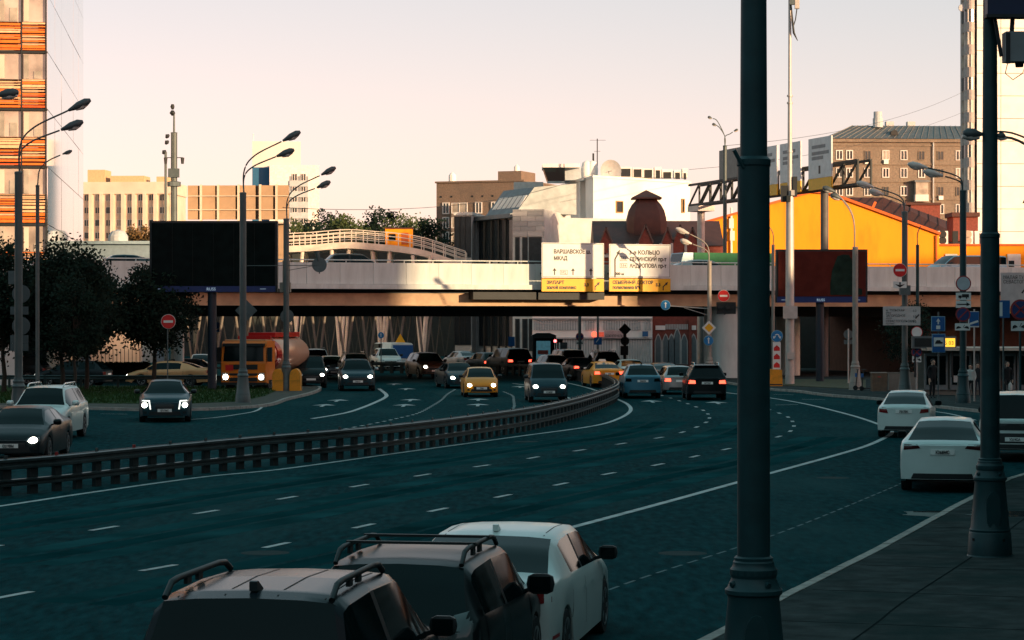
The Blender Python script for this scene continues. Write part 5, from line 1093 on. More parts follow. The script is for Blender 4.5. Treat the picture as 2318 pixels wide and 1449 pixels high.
MB().bb(x_ - 0.045, x_ + 0.045, -0.006, -0.001, q0, q1).bar((x_, -0.004, q1 - 0.02), (x_ + 0.22, -0.004, q1 + 0.35), 0.09, 0.004, up=(0, 1, 0)).prism([(x_ + 0.08, q1 + 0.36), (x_ + 0.28, q1 + 0.26), (x_ + 0.34, q1 + 0.58)], -0.006, -0.002, 'XZ').build('bent_arrow', signk, t)
tx('СЕМЕЙНЫЙ ДОКТОР', 1374, 643, 7.5, sx=0.9); tx('поликлиника №6', 1374, 654, 7, sx=0.85); tx('3.3', 1473, 648, 7); bent(1494, 657)

# ------------------------------------------------------------------ sign gantry standing over the flyover
ga, gb2 = W(1560, 442, 180.0), W(1942, 390, 151.5)
gz = (ga.z + gb2.z) / 2; ga.z = gb2.z = 0
gan = thing('sign_gantry', 'dark lattice gantry with three tilted white and yellow boards over the flyover', 'gantry', ga); dv = gb2 - ga; GL = dv.length; gan.rotation_euler = (0, 0, math.atan2(dv.y, dv.x))
hh = 0.75
for y in (0, 0.9):
    for z_ in (gz - hh, gz + hh): MB().bar((0, y, z_), (GL, y, z_), 0.16, 0.16).build('chord', darksteel, gan)
    n_ = 14
    for i in range(n_): 
        xa, xb = GL * i / n_, GL * (i + 1) / n_
        MB().bar((xa, y, gz - hh), (xb, y, gz + hh) if i % 2 == 0 else (xb, y, gz + hh), 0.11, 0.11).build('lattice_bar', darksteel, gan); MB().bar((xb, y, gz - hh), (xb, y, gz + hh), 0.11, 0.11).build('lattice_bar', darksteel, gan)
def gu(px):
    k = (px - CX) / FPX; c, sn = dv.x / GL, dv.y / GL; return (k * ga.y - ga.x) / (c - k * sn)
MB().cyl((gu(1574), 0.45, 0), (gu(1574), 0.45, gz - hh), 0.28, n=14).build('column', pale, gan, 40); MB().bb(gu(1562), gu(1586), -0.2, 1.1, gz - hh - 0.5, gz - hh - 0.1).build('column_head', pale, gan)
MB().cyl((gu(1852), 0.45, 0), (gu(1852), 0.45, gz - hh), 0.26, n=14).build('column', mat('dull_column', (0.10, 0.09, 0.085), 0.6), gan, 40)
MB().bb(gu(1622), gu(1672), 0.2, 0.3, gz + hh, gz + hh + 2.2).build('board_back', signg, gan)
for a, e in ((1733, 1774), (1781, 1828), (1846, 1898)):
    ua, ue = gu(a), gu(e); dd = ga.y + (ua + ue) / 2 * dv.y / GL; zc_ = lambda py: Z(py, dd)
    tz_, bz_ = gz + 2.5, gz - 0.85
    bo = MB().bb(ua, ue, -0.5, -0.4, bz_ + 0.75, tz_).build('white_board', mat('gantry_white', (0.62, 0.60, 0.61), 0.6, var=0.1), gan); MB().bb(ua, ue, -0.5, -0.4, bz_, bz_ + 0.73).build('yellow_board', signy, gan)
    for j, (q, wd) in enumerate(((0.78, 0.6), (0.62, 0.75), (0.5, 0.5))): MB().bb(lerp(ua, ue, 0.15), lerp(ua, ue, 0.15 + wd), -0.508, -0.502, lerp(bz_ + .75, tz_, q) - 0.12, lerp(bz_ + .75, tz_, q) + 0.1).build('lettering_line', mat('faded_lettering', (0.25, 0.24, 0.25), 0.7), bo)
    MB().bb(lerp(ua, ue, 0.45), lerp(ua, ue, 0.53), -0.508, -0.502, lerp(bz_ + .75, tz_, 0.1), lerp(bz_ + .75, tz_, 0.3)).build('arrow', signk, bo)

# ------------------------------------------------------------------ road signs on posts
def disc(t, c, r, m, y=0.0, name='sign_face', n=24, parent=None):
    return MB().lathe([(0.005, y - 0.008), (r, y - 0.008), (r, y + 0.008), (0.005, y + 0.008)], n, axis='Y').build(name, m, parent or t, loc=c)
def rect(t, c, wd, h, m, y=0.0, name='plate', parent=None): return MB().box((0, y, 0), (wd, 0.016, h)).build(name, m, parent or t, loc=c)
def sign_thing(label, px, d, z0=PZ, pole_top=None, r=0.03, pm_=signg, cat='road sign'):
    t = thing('road_sign', label, cat, (X(px, d), d - 0.3, z0), 0, 'road signs')
    if pole_top is not None: MB().cyl((0, 0.05, 0), (0, 0.05, Z(pole_top, d) - z0), r, n=10).build('pole', pm_, t, 40)
    return t
def SL(t, px, py): d = t.location.y + 0.3; return Vector((X(px, d) - t.location.x, 0, Z(py, d) - t.location.z))
def no_entry(t, px, py, r):
    c = SL(t, px, py); disc(t, c, r * 1.06, signw, 0.0, 'rim'); disc(t, c, r, signr, -0.02); rect(t, c, r * 1.35, r * 0.34, signw, -0.035, 'bar')
def blue_round(t, px, py, r, sym='up'):
    c = SL(t, px, py); disc(t, c, r * 1.07, mat('pale_blue_rim', (0.25, 0.45, 0.55), 0.5), 0.0, 'rim'); disc(t, c, r, mat('sign_bright_blue', (0.010, 0.15, 0.36), 0.45), -0.02)
    if sym == 'up': rect(t, c - Vector((0, 0, r * .1)), r * .22, r * 1.0, signw, -0.035, 'arrow_shaft'); MB().prism([(-r * .3, r * .3), (r * .3, r * .3), (0, r * .72)], -0.04, -0.03, 'XZ').build('arrow_head', signw, t, loc=c)
    if sym == 'split':
        for s_ in (-1, 1): MB().tube([(0, 0, r * .35), (s_ * r * .3, 0, r * .2), (s_ * r * .4, 0, -r * .1)], r * .1, 6).prism([(s_ * r * .2, -r * .05), (s_ * r * .75, -r * .05), (s_ * r * .6, -r * .5)], -0.02, 0.02, 'XZ').build('arrow', signw, t, loc=c + Vector((0, -0.03, 0)))
def no_stop(t, px, py, r, two=True):
    c = SL(t, px, py); disc(t, c, r * 1.05, mat('dull_sign_red', (0.28, 0.03, 0.035), 0.5), 0, 'rim'); disc(t, c, r * 0.86, mat('dull_sign_blue', (0.015, 0.035, 0.13), 0.5), -0.02)
    for s_ in ((1, -1) if two else (1,)): MB().bar((-r * .62, 0, -s_ * r * .62), (r * .62, 0, s_ * r * .62), 0.02, r * 0.16, up=(0, 0, 1)).build('red_stroke', mat('dull_sign_red', (0, 0, 0)), t, loc=c + Vector((0, -0.035, 0)))
def plate_arrow(t, px, py, wd, h, kind):
    c = SL(t, px, py); p_ = rect(t, c, wd, h, signw)
    if kind == 'tow':
        for s_ in (-1, 1): MB().prism([(s_ * wd * .08, -h * .12), (s_ * wd * .42, -h * .3), (s_ * wd * .40, 0), (s_ * wd * .28, h * .12), (s_ * wd * .16, h * .02)], -0.016, -0.010, 'XZ').build('tow_symbol', signk, p_)
        MB().bar((wd * .03, -0.013, -h * .1), (wd * .14, -0.013, h * .3), 0.02, 0.006, up=(0, 1, 0)).build('crane_hook', signk, p_)
    if kind == 'right': MB().bb(-wd * .42, wd * .25, -0.016, -0.010, -h * .08, h * .08).prism([(wd * .2, -h * .28), (wd * .2, h * .28), (wd * .45, 0)], -0.016, -0.010, 'XZ').build('arrow', signk, p_)
    if kind == 'down': MB().bb(-h * .12, h * .12, -0.016, -0.010, 0, h * .4).prism([(-wd * .38, h * .12), (-h * .1, -h * .02), (h * .1, -h * .02), (wd * .38, h * .12), (0, -h * .45)], -0.016, -0.010, 'XZ').build('arrow', signk, p_)
    if kind == 'truck': MB().bb(-wd * .1, wd * .36, -0.016, -0.010, -h * .15, h * .3).bb(-wd * .34, -wd * .12, -0.016, -0.010, -h * .2, h * .12).lathe([(h * .1, -0.016), (h * .1, -0.010)], 10, (-wd * .22, 0, -h * .24), 'Y').lathe([(h * .1, -0.016), (h * .1, -0.010)], 10, (wd * .2, 0, -h * .24), 'Y').build('truck_symbol', signk, p_)
    if kind == 'car': MB().prism([(-wd * .4, -h * .2), (wd * .4, -h * .2), (wd * .4, 0), (wd * .22, h * .02), (wd * .14, h * .2), (-wd * .2, h * .2), (-wd * .32, 0)], -0.016, -0.010, 'XZ').build('bus_symbol', signk, p_)
    return p_
t = sign_thing('red no entry sign on a thin pole beside the small tree', 381, 119, PZ, 712); no_entry(t, 383, 728, 0.34)
t = sign_thing('red no entry sign above a signal unit hung beside the nearest post', 1637, 146.5, 0.0, None); no_entry(t, 1637, 670, 0.34)
MB().bb(-0.4, 0.75, 0.06, 0.4, SL(t, 0, 711).z, SL(t, 0, 684).z).build('signal_unit', M['black'], t); MB().cyl((0.1, 0.3, SL(t, 0, 711).z), (0.1, 2.6, SL(t, 0, 700).z), 0.05, n=6).build('bracket', darksteel, t)
for x_ in (-0.2, 0.25): MB().lathe([(0.02, 0), (0.13, 0.01), (0.13, -0.12)], 10, axis='Y').build('signal_hood', darksteel, t, loc=(x_, 0.02, SL(t, 0, 696).z))
t = sign_thing('blue one-way sign on the long arm of the priority post', 1506, 146.4, 0.0, None); blue_round(t, 1506, 691, 0.28); MB().cyl(SL(t, 1506, 692) + Vector((0, .05, 0)), SL(t, 1604, 699) + Vector((0, .05, 0)), 0.03, n=6).cyl(SL(t, 1548, 697) + Vector((0, .05, 0)), SL(t, 1602, 714) + Vector((0, .05, 0)), 0.02, n=6).build('mast_arm', pale, t)
t = sign_thing('yellow diamond priority sign over a blue arrow disc on its post', 1605, 145.7, 0.0, None)
for m_, k_, y_ in ((signw, 0.43, 0.0), (signy, 0.27, -0.02)): c = SL(t, 1604, 742); MB().prism([(0, k_), (k_, 0), (0, -k_), (-k_, 0)], y_ - 0.008, y_ + 0.008, 'XZ').build('diamond', m_, t, loc=c)
blue_round(t, 1603, 771, 0.28)
t = sign_thing('black back of a diamond sign and signal head on a pole', 1414, 163.0, 0.0, 735, 0.11, M['black'])
c = SL(t, 1414, 746); MB().prism([(0, .42), (.42, 0), (0, -.42), (-.42, 0)], -0.01, 0.01, 'XZ').build('diamond_back', M['black'], t, loc=c); disc(t, SL(t, 1414, 772), 0.3, M['black'], 0.0, 'disc_back'); MB().bb(-0.3, 0.22, -0.1, 0.12, SL(t, 0, 804).z, SL(t, 0, 783).z).build('signal_head', M['black'], t)
t = sign_thing('no stopping sign with a tow plate on a dark pole under the flyover', 1312, 178.0, 0.0, 716, 0.12); no_stop(t, 1312, 762, 0.28); plate_arrow(t, 1312, 776, 0.55, 0.25, 'tow')
t = sign_thing('blue square lane sign on a pole under the flyover', 1353, 180.0, 0.0, 716, 0.08); rect(t, SL(t, 1353, 772), 0.6, 0.55, signb, -0.02); MB().bar(SL(t, 1349, 775) + Vector((0, -.03, 0)), SL(t, 1356, 766) + Vector((0, -.03, 0)), 0.01, 0.05).build('arrow', signw, t)
t = sign_thing('small blue bus stop sign on a thin pole under the flyover', 1158, 176.0, 0.0, 762, 0.04); rect(t, SL(t, 1158, 773), 0.46, 0.7, signb, -0.02); plate_arrow(t, 1158, 772, 0.36, 0.22, 'car')
t = sign_thing('small blue arrow disc among the slanted columns', 863, 180.0, 0.0, 752, 0.04); blue_round(t, 863, 759, 0.22)
t = sign_thing('small blue square sign left of the tanker truck', 491, 150.0, 0.0, 730, 0.04); rect(t, SL(t, 491, 741), 0.42, 0.6, signb, -0.02); MB().bar(SL(t, 487, 748) + Vector((0, -.03, 0)), SL(t, 496, 744) + Vector((0, -.03, 0)), 0.01, 0.05).build('arrow', signw, t)
t = sign_thing('blue keep either side disc over a red chevron board', 1757, 135.5, PZ, 752, 0.035); blue_round(t, 1757.5, 761, 0.31, 'split')
p_ = rect(t, SL(t, 1757, 805), 0.44, 1.52, signw, 0.0, 'chevron_board')
for i in range(3):
    zc2 = -0.55 + i * 0.47; MB().prism([(-0.17, zc2 - 0.12), (0.17, zc2 - 0.12), (0.17, zc2 + 0.05), (0, zc2 + 0.2), (-0.17, zc2 + 0.05)], -0.016, -0.009, 'XZ').build('red_chevron', signr, p_)
yb = thing('crash_cushion', 'yellow plastic crash block below the chevron board', 'crash block', (X(1757, 134.6), 134.6, 0.12)); YB = mat('yellow_plastic', (0.66, 0.25, 0.010), 0.6, var=0.12, scale=3, dirt=(0.28, 0.16, 0.02), dscale=1.2)
MB().prism([(-0.5, 0), (0.36, 0), (0.33, 0.9), (-0.44, 0.95)], 0, 0.9, 'XZ').build('block', YB, yb); MB().bb(-0.45, 0.34, -0.01, -0.002, 0.05, 0.12).build('skirt', darksteel, yb)
# signs on the direction-board post
t = sign_thing('red no entry sign over a downward arrow plate beside the lamp post', 2040, 120.6, PZ, None); no_entry(t, 2035, 612, 0.33); plate_arrow(t, 2035, 645, 0.66, 0.32, 'down'); MB().bb(-0.1, 0.42, 0.0, 0.3, SL(t, 0, 668).z, SL(t, 0, 646).z).build('control_box', signg, t)
t = sign_thing('grey-white direction board listing three streets on the lamp post', 2039, 120.5, PZ, None); rect(t, SL(t, 2039, 715), 1.86, 0.94, mat('sign_grey_white', (0.36, 0.37, 0.37), 0.5), 0.0)
for i, (l1, l2, n_) in enumerate((('м. ТУЛЬСКАЯ', 'улица', '0.2'), ('ЗАГОРОДНОЕ', 'шоссе', '1.0'), ('СЕВАСТОПОЛЬСКИЙ', 'проспект', '1.2'))):
    c = SL(t, 2003, 705 + i * 12.3); text(l1, 0.165, signk, t, c + Vector((0, -0.012, 0)), sx=0.85); text(l2, 0.11, signk, t, c + Vector((0, -0.012, -0.10)), sx=0.85); text(n_, 0.15, signk, t, SL(t, 2064, 706 + i * 12.3) + Vector((0, -0.012, 0)))
MB().bar(SL(t, 2070, 721) + Vector((0, -.012, 0)), SL(t, 2078, 712) + Vector((0, -.012, 0)), 0.01, 0.06).build('arrow', signk, t)
# signs on the bus stop lamp post
t = sign_thing('white round restriction sign with truck and arrow plates on the lamp post', 2178, 106.4, PZ, None); c = SL(t, 2178, 642); disc(t, c, 0.34, mat('dull_sign_red', (0, 0, 0)), 0, 'rim'); disc(t, c, 0.29, mat('sign_grey_face', (0.40, 0.43, 0.46), 0.5), -0.02)
plate_arrow(t, 2178, 671, 0.66, 0.32, 'truck'); plate_arrow(t, 2178, 689, 0.66, 0.31, 'right')
t = sign_thing('no parking disc with a tow plate low on the bus stop lamp post', 2177, 106.3, PZ, None); no_stop(t, 2177, 712, 0.31, False); plate_arrow(t, 2176, 740, 0.66, 0.31, 'tow')
t = sign_thing('blue and white pictogram sign tilted behind the bus stop lamp post', 2203, 110.0, PZ, 700, 0.035, pale); rect(t, SL(t, 2201, 723), 0.5, 0.72, signw); rect(t, SL(t, 2202, 722), 0.44, 0.64, signb, -0.015, 'blue_field'); MB().bar(SL(t, 2193, 733) + Vector((0, -.03, 0)), SL(t, 2211, 727) + Vector((0, -.03, 0)), 0.01, 0.09).build('white_mark', signw, t)
t = sign_thing('blue bus lane sign above a blue bus stop sign on a thin pole', 2122, 108.5, PZ, 706, 0.035); rect(t, SL(t, 2121, 733), 0.62, 0.66, mat('pale_blue_rim', (0, 0, 0))); rect(t, SL(t, 2121, 733), 0.57, 0.61, signb, -0.015, 'blue_field'); MB().bb(-0.03, 0.03, -0.03, -0.025, -0.02, 0.12).prism([(-.09, .1), (.09, .1), (0, .25)], -.03, -.025, 'XZ').bb(-0.09, 0.09, -0.03, -0.025, -0.24, -0.08).build('arrow_and_bus', signw, t, loc=SL(t, 2121, 733))
rect(t, SL(t, 2122, 777), 0.6, 0.84, mat('pale_blue_rim', (0, 0, 0))); rect(t, SL(t, 2122, 777), 0.56, 0.80, signb, -0.015, 'blue_field'); plate_arrow(t, 2122, 774, 0.44, 0.4, 'car').location.y -= 0.03
t = sign_thing('sunlit white disc over a no stopping sign on the left of the display', 2073, 118.0, PZ, 745, 0.045, pale); c = SL(t, 2073, 752); disc(t, c, 0.28, signr, 0, 'rim'); disc(t, c, 0.25, signw, -0.02); no_stop(t, 2073, 797, 0.25); plate_arrow(t, 2073, 813, 0.44, 0.3, 'tow')
t = sign_thing('large pale direction board at the right edge behind the second post', 2300, 118.0, PZ, None); bb_ = rect(t, SL(t, 2318, 655), 2.4, 1.62, mat('sign_grey_white', (0, 0, 0))); rect(t, SL(t, 2318, 702), 2.4, 0.32, signy, 0.0, 'yellow_strip')
text('МАЛАЯ ТУЛЬСКАЯ', 0.24, signk, t, SL(t, 2268, 632) + Vector((0, -.012, 0)), sx=0.8); text('СЕВАСТОПОЛЬСКИЙ', 0.24, signk, t, SL(t, 2268, 642) + Vector((0, -.012, 0)), sx=0.8); MB().bar(SL(t, 2310, 664) + Vector((0, -.012, 0)), SL(t, 2316, 656) + Vector((0, -.012, 0)), 0.01, 0.07).build('arrow', signk, t)
MB().cyl((0.5, 0.1, 0), (0.5, 0.1, SL(t, 0, 620).z), 0.09, n=8).build('pole', greypost, t)
t = sign_thing('blue bus lane plate partly hidden behind the second post', 2268, 86.0, PZ, 682, 0.03); rect(t, SL(t, 2268, 700), 0.44, 0.62, signb); MB().bb(-0.05, 0.05, -0.02, -0.012, -0.25, 0.25).build('arrow', signw, t, loc=SL(t, 2262, 700))
t = sign_thing('large no stopping disc over a tow plate at the right edge', 2306, 84.0, PZ, 678, 0.045, tealpost); no_stop(t, 2306, 701, 0.34); plate_arrow(t, 2303, 738, 0.56, 0.34, 'tow')
# backs of signs
t = sign_thing('two grey sign backs with plates fixed behind the left lamp post', 42, 90.6, PZ, None)
for py in (665, 738): disc(t, SL(t, 44, py), 0.34, signg, 0.6, 'disc_back')
for py, h_ in ((703, 0.3), (768, 0.3), (786, 0.28), (628, 0.5)): rect(t, SL(t, 40 if py > 640 else 24, py), 0.68 if py > 640 else 0.3, h_, signg, 0.6, 'plate_back')
t = sign_thing('grey round sign back with a horn speaker hung on a wire arm', 724, 120.0, PZ, None); disc(t, SL(t, 724, 600), 0.37, signg, 0.0, 'disc_back'); MB().bb(-0.03, 0.03, 0.02, 0.08, SL(t, 0, 620).z, SL(t, 0, 575).z).build('stem', greypost, t); MB().cyl(SL(t, 560, 602), SL(t, 724, 601), 0.018, n=6).cyl(SL(t, 650, 613), SL(t, 724, 600), 0.015, n=6).build('wire_arm', greypost, t); MB().cyl(SL(t, 722, 590), SL(t, 718, 570), 0.06, 0.12, n=8).build('horn', greypost, t)
t = sign_thing('grey diamond sign back behind the lawn lamp post', 556, 108.6, PZ, None); MB().prism([(0, .5), (.5, 0), (0, -.5), (-.5, 0)], 0.5, 0.52, 'XZ').build('diamond_back', signg, t, loc=SL(t, 556, 703))
t = sign_thing('grey round sign back behind the island tip lamp post', 649, 127.0, PZ, None); disc(t, SL(t, 649, 716), 0.36, signg, 0.5, 'disc_back'); MB().bb(-0.22, 0.16, 0.3, 0.5, SL(t, 0, 640).z, SL(t, 0, 590).z).bb(-0.3, 0.25, -0.5, 0.1, SL(t, 0, 662).z, SL(t, 0, 640).z).build('control_box', mat('beige_box', (0.20, 0.18, 0.15), 0.6), t)
t = sign_thing('pale round sign back on a thin sunlit pole under the flyover', 1919, 140.0, PZ, 744, 0.05, pale); disc(t, SL(t, 1919, 757), 0.27, signg, 0.1, 'disc_back'); rect(t, SL(t, 1919, 774), 0.5, 0.26, signg, 0.1, 'plate_back')
# yellow guards round the island lamp
for s_, lab in ((-1, 'yellow plastic guard on the lawn side of the island lamp post'), (1, 'yellow plastic guard on the road side of the island lamp post')):
    c = Vector((X(648 + s_ * 19.5, 125.6), 125.6, 0.12)); g_ = thing('post_guard', lab, 'post guard', c, 0, 'yellow post guards')
    poly = [(-0.28, 0), (0.28, 0)] + [(0.28 * math.cos(k * math.pi / 8) if math.cos(k * math.pi / 8) * s_ < 0 else 0.28 * math.cos(k * math.pi / 8), 0.75 + 0.4 * math.sin(k * math.pi / 8)) for k in range(9)]
    MB().prism(poly, 0, 1.0, 'XZ').build('shell', YB, g_, 40); MB().bb(-0.26, 0.26, -0.012, -0.002, 0.5, 0.54).build('band', mat('guard_dark_yellow', (0.40, 0.20, 0.01), .6), g_)  # darker yellow band across each shell

# ------------------------------------------------------------------ bus stop, kiosk, cabinets
bp_ = thing('bus_stop_pavilion', 'long low bus stop pavilion with glazed kiosk panels and a flat roof', 'bus stop', on_pave(2095, 119.0)); s = FPX / 119.0; u = lambda px: (px - 2095) / s; z = lambda py: Z(py, 119.0) - PZ
MB().bb(u(2085), u(2318) + 6, -1.6, 2.4, z(793), z(786)).build('roof', mat('pavilion_roof', (0.42, 0.37, 0.31), 0.6), bp_); MB().bb(u(2090), u(2318) + 6, 1.6, 1.8, 0, z(793)).build('back_wall', mat('pavilion_wall', (0.17, 0.16, 0.14), 0.8), bp_)
MB().bb(u(2090), u(2318) + 6, -0.2, 1.6, 0, 0.25).build('plinth', mat('pavilion_wall', (0, 0, 0)), bp_)
for a, e in ((2090, 2143), (2148, 2196), (2204, 2214), (2222, 2262), (2268, 2296), (2300, 2345)):
    f = MB().bb(u(a), u(e), -0.3, -0.2, 0.25, z(800)).build('frame', mat('kiosk_frame', (0.20, 0.23, 0.24), 0.5, 0.3), bp_); MB().bb(u(a) + 0.1, u(e) - 0.1, -0.325, -0.302, 0.5, z(806)).build('pane', M['glass'], f)
MB().bb(u(2156), u(2174), -0.345, -0.33, 0.62, 0.95).build('notice', signw, bp_)
ld = thing('display_board', 'dark electronic display board with a lit yellow panel above the bus stop', 'display', (X(2065, 117.5), 117.5, Z(789, 117.5))); s = FPX / 117.5
MB().bb(0, 100 / s, 0, 0.25, 0.0, 0.6).build('casing', mat('display_grey', (0.10, 0.115, 0.12), 0.5), ld); MB().bb(5 / s, 62 / s, -0.012, -0.002, 0.08, 0.5).build('dark_screen', M['black'], ld); MB().bb(68 / s, 97 / s, -0.012, -0.002, 0.08, 0.5).build('lit_screen', mat('amber_led', (0.7, 0.4, 0.02), 0.5, emit=(1.0, 0.55, 0.05), es=0.8), ld)
text('Б 03', 0.26, signk, ld, (71 / s, -0.015, 0.18), name='led_lettering'); MB().cyl((8 / s, 0.2, -1.4), (8 / s, 0.2, 0), 0.05, n=8).cyl((92 / s, 0.2, -1.4), (92 / s, 0.2, 0), 0.05, n=8).build('support', darksteel, ld)
cb = thing('utility_cabinet', 'rusty brown utility cabinet on the pavement under the flyover', 'cabinet', on_pave(1975, 125.0)); s = FPX / 125
MB().bb(0, 34 / s, 0, 0.7, 0, 0.92).build('casing', mat('rust_brown', (0.13, 0.085, 0.055), 0.8, var=0.25, scale=3, dirt=(0.07, 0.06, 0.05), dscale=2), cb); MB().bb(-0.04, 35 / s, -0.04, 0.74, 0.92, 0.97).build('lid', mat('cabinet_lid', (0.2, 0.17, 0.14), 0.7), cb); MB().bb(12 / s, 19 / s, -0.012, -0.002, 0.72, 0.76).build('label_strip', signr, cb)
lw = thing('low_wall', 'low concrete wall between the cabinet and the bus stop', 'wall', on_pave(2012, 126.5)); MB().bb(0, 76 / s, 0, 0.3, 0, 0.88).build('wall', mat('pavilion_wall', (0, 0, 0)), lw); MB().bb(-0.03, 77 / s, -0.03, 0.33, 0.88, 0.93).build('coping', mat('pavilion_wall', (0, 0, 0)), lw)
def scooter(px, d, label, rz):
    t = thing('electric_scooter', label, 'scooter', on_pave(px, d), rz, 'parked electric scooters')
    MB().bb(-0.07, 0.07, -0.35, 0.35, 0.10, 0.15).build('deck', M['black'], t)
    for y in (-0.45, 0.48): MB().lathe([(0.06, -0.03), (0.125, -0.03), (0.125, 0.03), (0.06, 0.03)], 14, (0, y, 0.125), 'X').build('wheel', M['rubber'], t)
    MB().cyl((0, 0.46, 0.14), (0, 0.36, 1.1), 0.03, n=8).build('stem', darksteel, t); MB().cyl((-0.24, 0.36, 1.1), (0.24, 0.36, 1.1), 0.018, n=6).build('handlebar', M['black'], t); MB().box((0, 0.44, 0.8), (0.1, 0.1, 0.2)).build('battery_box', signb, t)
scooter(1957, 126.5, 'black electric scooter parked nearer the cone-footed lamp post', R(70)); scooter(1967, 126.0, 'black electric scooter parked nearer the rusty cabinet', R(120))
# kiosk and street clock things under the flyover in the middle
k_ = thing('advertising_shelter', 'dark bus shelter with a lit blue poster under the flyover', 'bus shelter', (X(1205, 176), 176, 0)); s = FPX / 176; z = lambda py: Z(py, 176)
MB().bb(0, 54 / s, 0, 1.6, z(766), z(760)).prism([(-0.1, z(760)), (56 / s, z(760)), (40 / s, z(754)), (10 / s, z(754))], 0, 1.6, 'XZ').build('roof', darksteel, k_); MB().bb(0, 0.15, 0, 1.5, 0, z(766)).build('post', darksteel, k_); MB().bb(52 / s, 54 / s, 0, 1.5, 0, z(766)).build('post', darksteel, k_); MB().bb(0.16, 51 / s, 1.4, 1.5, 0, z(766)).build('back_panel', M['glass'], k_)
MB().bb(9 / s, 41 / s, -0.02, 0.05, 0.3, z(772)).build('poster', mat('poster_blue', (0.05, 0.16, 0.22), 0.4, var=0.7, scale=2.5, emit=(0.15, 0.4, 0.5), es=0.12), k_); MB().bb(12 / s, 36 / s, -0.03, -0.022, 1.3, 1.6).build('poster_band', mat('poster_red', (0.4, 0.08, 0.07), .5), k_)
tl = thing('traffic_light', 'small lit red traffic light beside the dark bus shelter', 'traffic light', (X(1263, 172), 172, 0)); MB().cyl((0, 0.1, 0), (0, 0.1, Z(768, 172)), 0.06, n=8).build('pole', darksteel, tl); MB().bb(-0.35, 0.35, -0.05, 0.2, Z(776, 172), Z(768, 172)).build('housing', M['black'], tl); MB().lathe([(0.01, 0), (0.11, 0)], 12, (-0.2, -0.06, Z(772, 172)), 'Y').build('red_lens', mat('red_signal', (0.6, 0.05, 0.05), .4, emit=(1, .15, .15), es=3), tl)
# ------------------------------------------------------------------ traffic
def away(px, py, off=0.0, z=0.0):
    g = G(px, py, z); return g, math.atan2(-g.x, g.y) + R(off)
def toward(px, py, off=0.0, z=0.0):
    g = G(px, py, z); return g, math.atan2(g.x, -g.y) + R(off)
def place(end, rz, L, front):
    f = Vector((-math.sin(rz), math.cos(rz), 0)); return end + f * (L / 2) * (-1 if front else 1)
P_white = paint('pearl_white_paint', (0.55, 0.63, 0.60), 0.3, 0.05); P_black = paint('black_paint', (0.005, 0.009, 0.010), 0.3, 0.0, 0.12, 0.03); P_dark = paint('graphite_paint', (0.012, 0.020, 0.023), 0.32, 0.1, 0.16, 0.05); P_blue = paint('steel_blue_paint', (0.035, 0.15, 0.21))
P_yel = paint('taxi_yellow_paint', (0.72, 0.255, 0.008), 0.35, 0.0); P_silver = paint('silver_paint', (0.32, 0.32, 0.31), 0.3, 0.6); P_navy = paint('petrol_blue_paint', (0.012, 0.040, 0.052), 0.32, 0.1, 0.18, 0.05); P_brown = paint('bronze_paint', (0.09, 0.05, 0.03)); P_ice = paint('ice_blue_paint', (0.26, 0.38, 0.44)); P_beige = paint('beige_paint', (0.62, 0.33, 0.15))
P_near = paint('deep_blue_black_paint', (0.005, 0.011, 0.015), 0.25, 0.0, 0.10, 0.02)
def C(px, py, off, front, name, label, kind, body, zb=0.0, **kw):
    L = kw.get('L', KINDS[kind]['L']); g, rz = (toward if front else away)(px, py, off, zb)
    return car(name, label, kind, body, place(g, rz, L, front), rz, **kw)
# --- nearest parked row
def near_car(x, d, rz, name, label, kind, body, **kw):
    L = kw.get('L', KINDS[kind]['L']); return car(name, label, kind, body, place(Vector((x, d, 0)), R(rz), L, False), R(rz), group='cars parked in the near bay', **kw)
near_car(-1.98, 17.5, -8.5, 'parked_car', 'dark blue-black SUV with stubby roof rails and antenna fin, parked nearest', 'bigsuv', P_near, L=4.35, W=1.90, H=1.81, rw=0.66, extra=('rails', 'fin'), rail_h=0.05, rail_r=0.025, yr=0.30, yf=2.3, yc=3.05, roofseams=(0.56, 0.2))
near_car(-1.14, 22.1, -9.5, 'parked_car', 'black crossover with roof rails and crossbars between the blue SUV and white sedan', 'suv', P_black, L=4.1, H=1.58, W=1.80, rw=0.63, bf=0.98, br=1.05, tz=1.05, hz=1.05, nz=0.85, yf=2.55, yc=3.2, yr=0.5, extra=('rails', 'bars'), tlm=mat('smoked_clear_lamp', (0.06, 0.075, 0.075), 0.12), tl=[(0.50, 0.86), (0.85, 0.88), (0.83, 1.16), (0.60, 1.10)], ms=1.25)
k5, kp_, kb_, ks_ = near_car(-0.46, 25.6, -10, 'parked_car', 'white sedan with antenna fin parked ahead of the black crossover', 'sedan', P_white, L=4.9, W=1.86, H=1.45, extra=('fin',), finm=P_white, yb=0.62, yr=1.45, yf=3.1, yc=3.9, rw=0.66, roofseams=(0.56,), tl=[(0.44, 0.80), (0.88, 0.82), (0.87, 0.98), (0.5, 0.93)], hm=P_white)
ks_('rear_reflector', [(0.08, 0.42), (0.42, 0.42), (0.42, 0.46), (0.08, 0.46)], mat('reflector_red', (0.35, 0.01, 0.01), 0.3), 1)
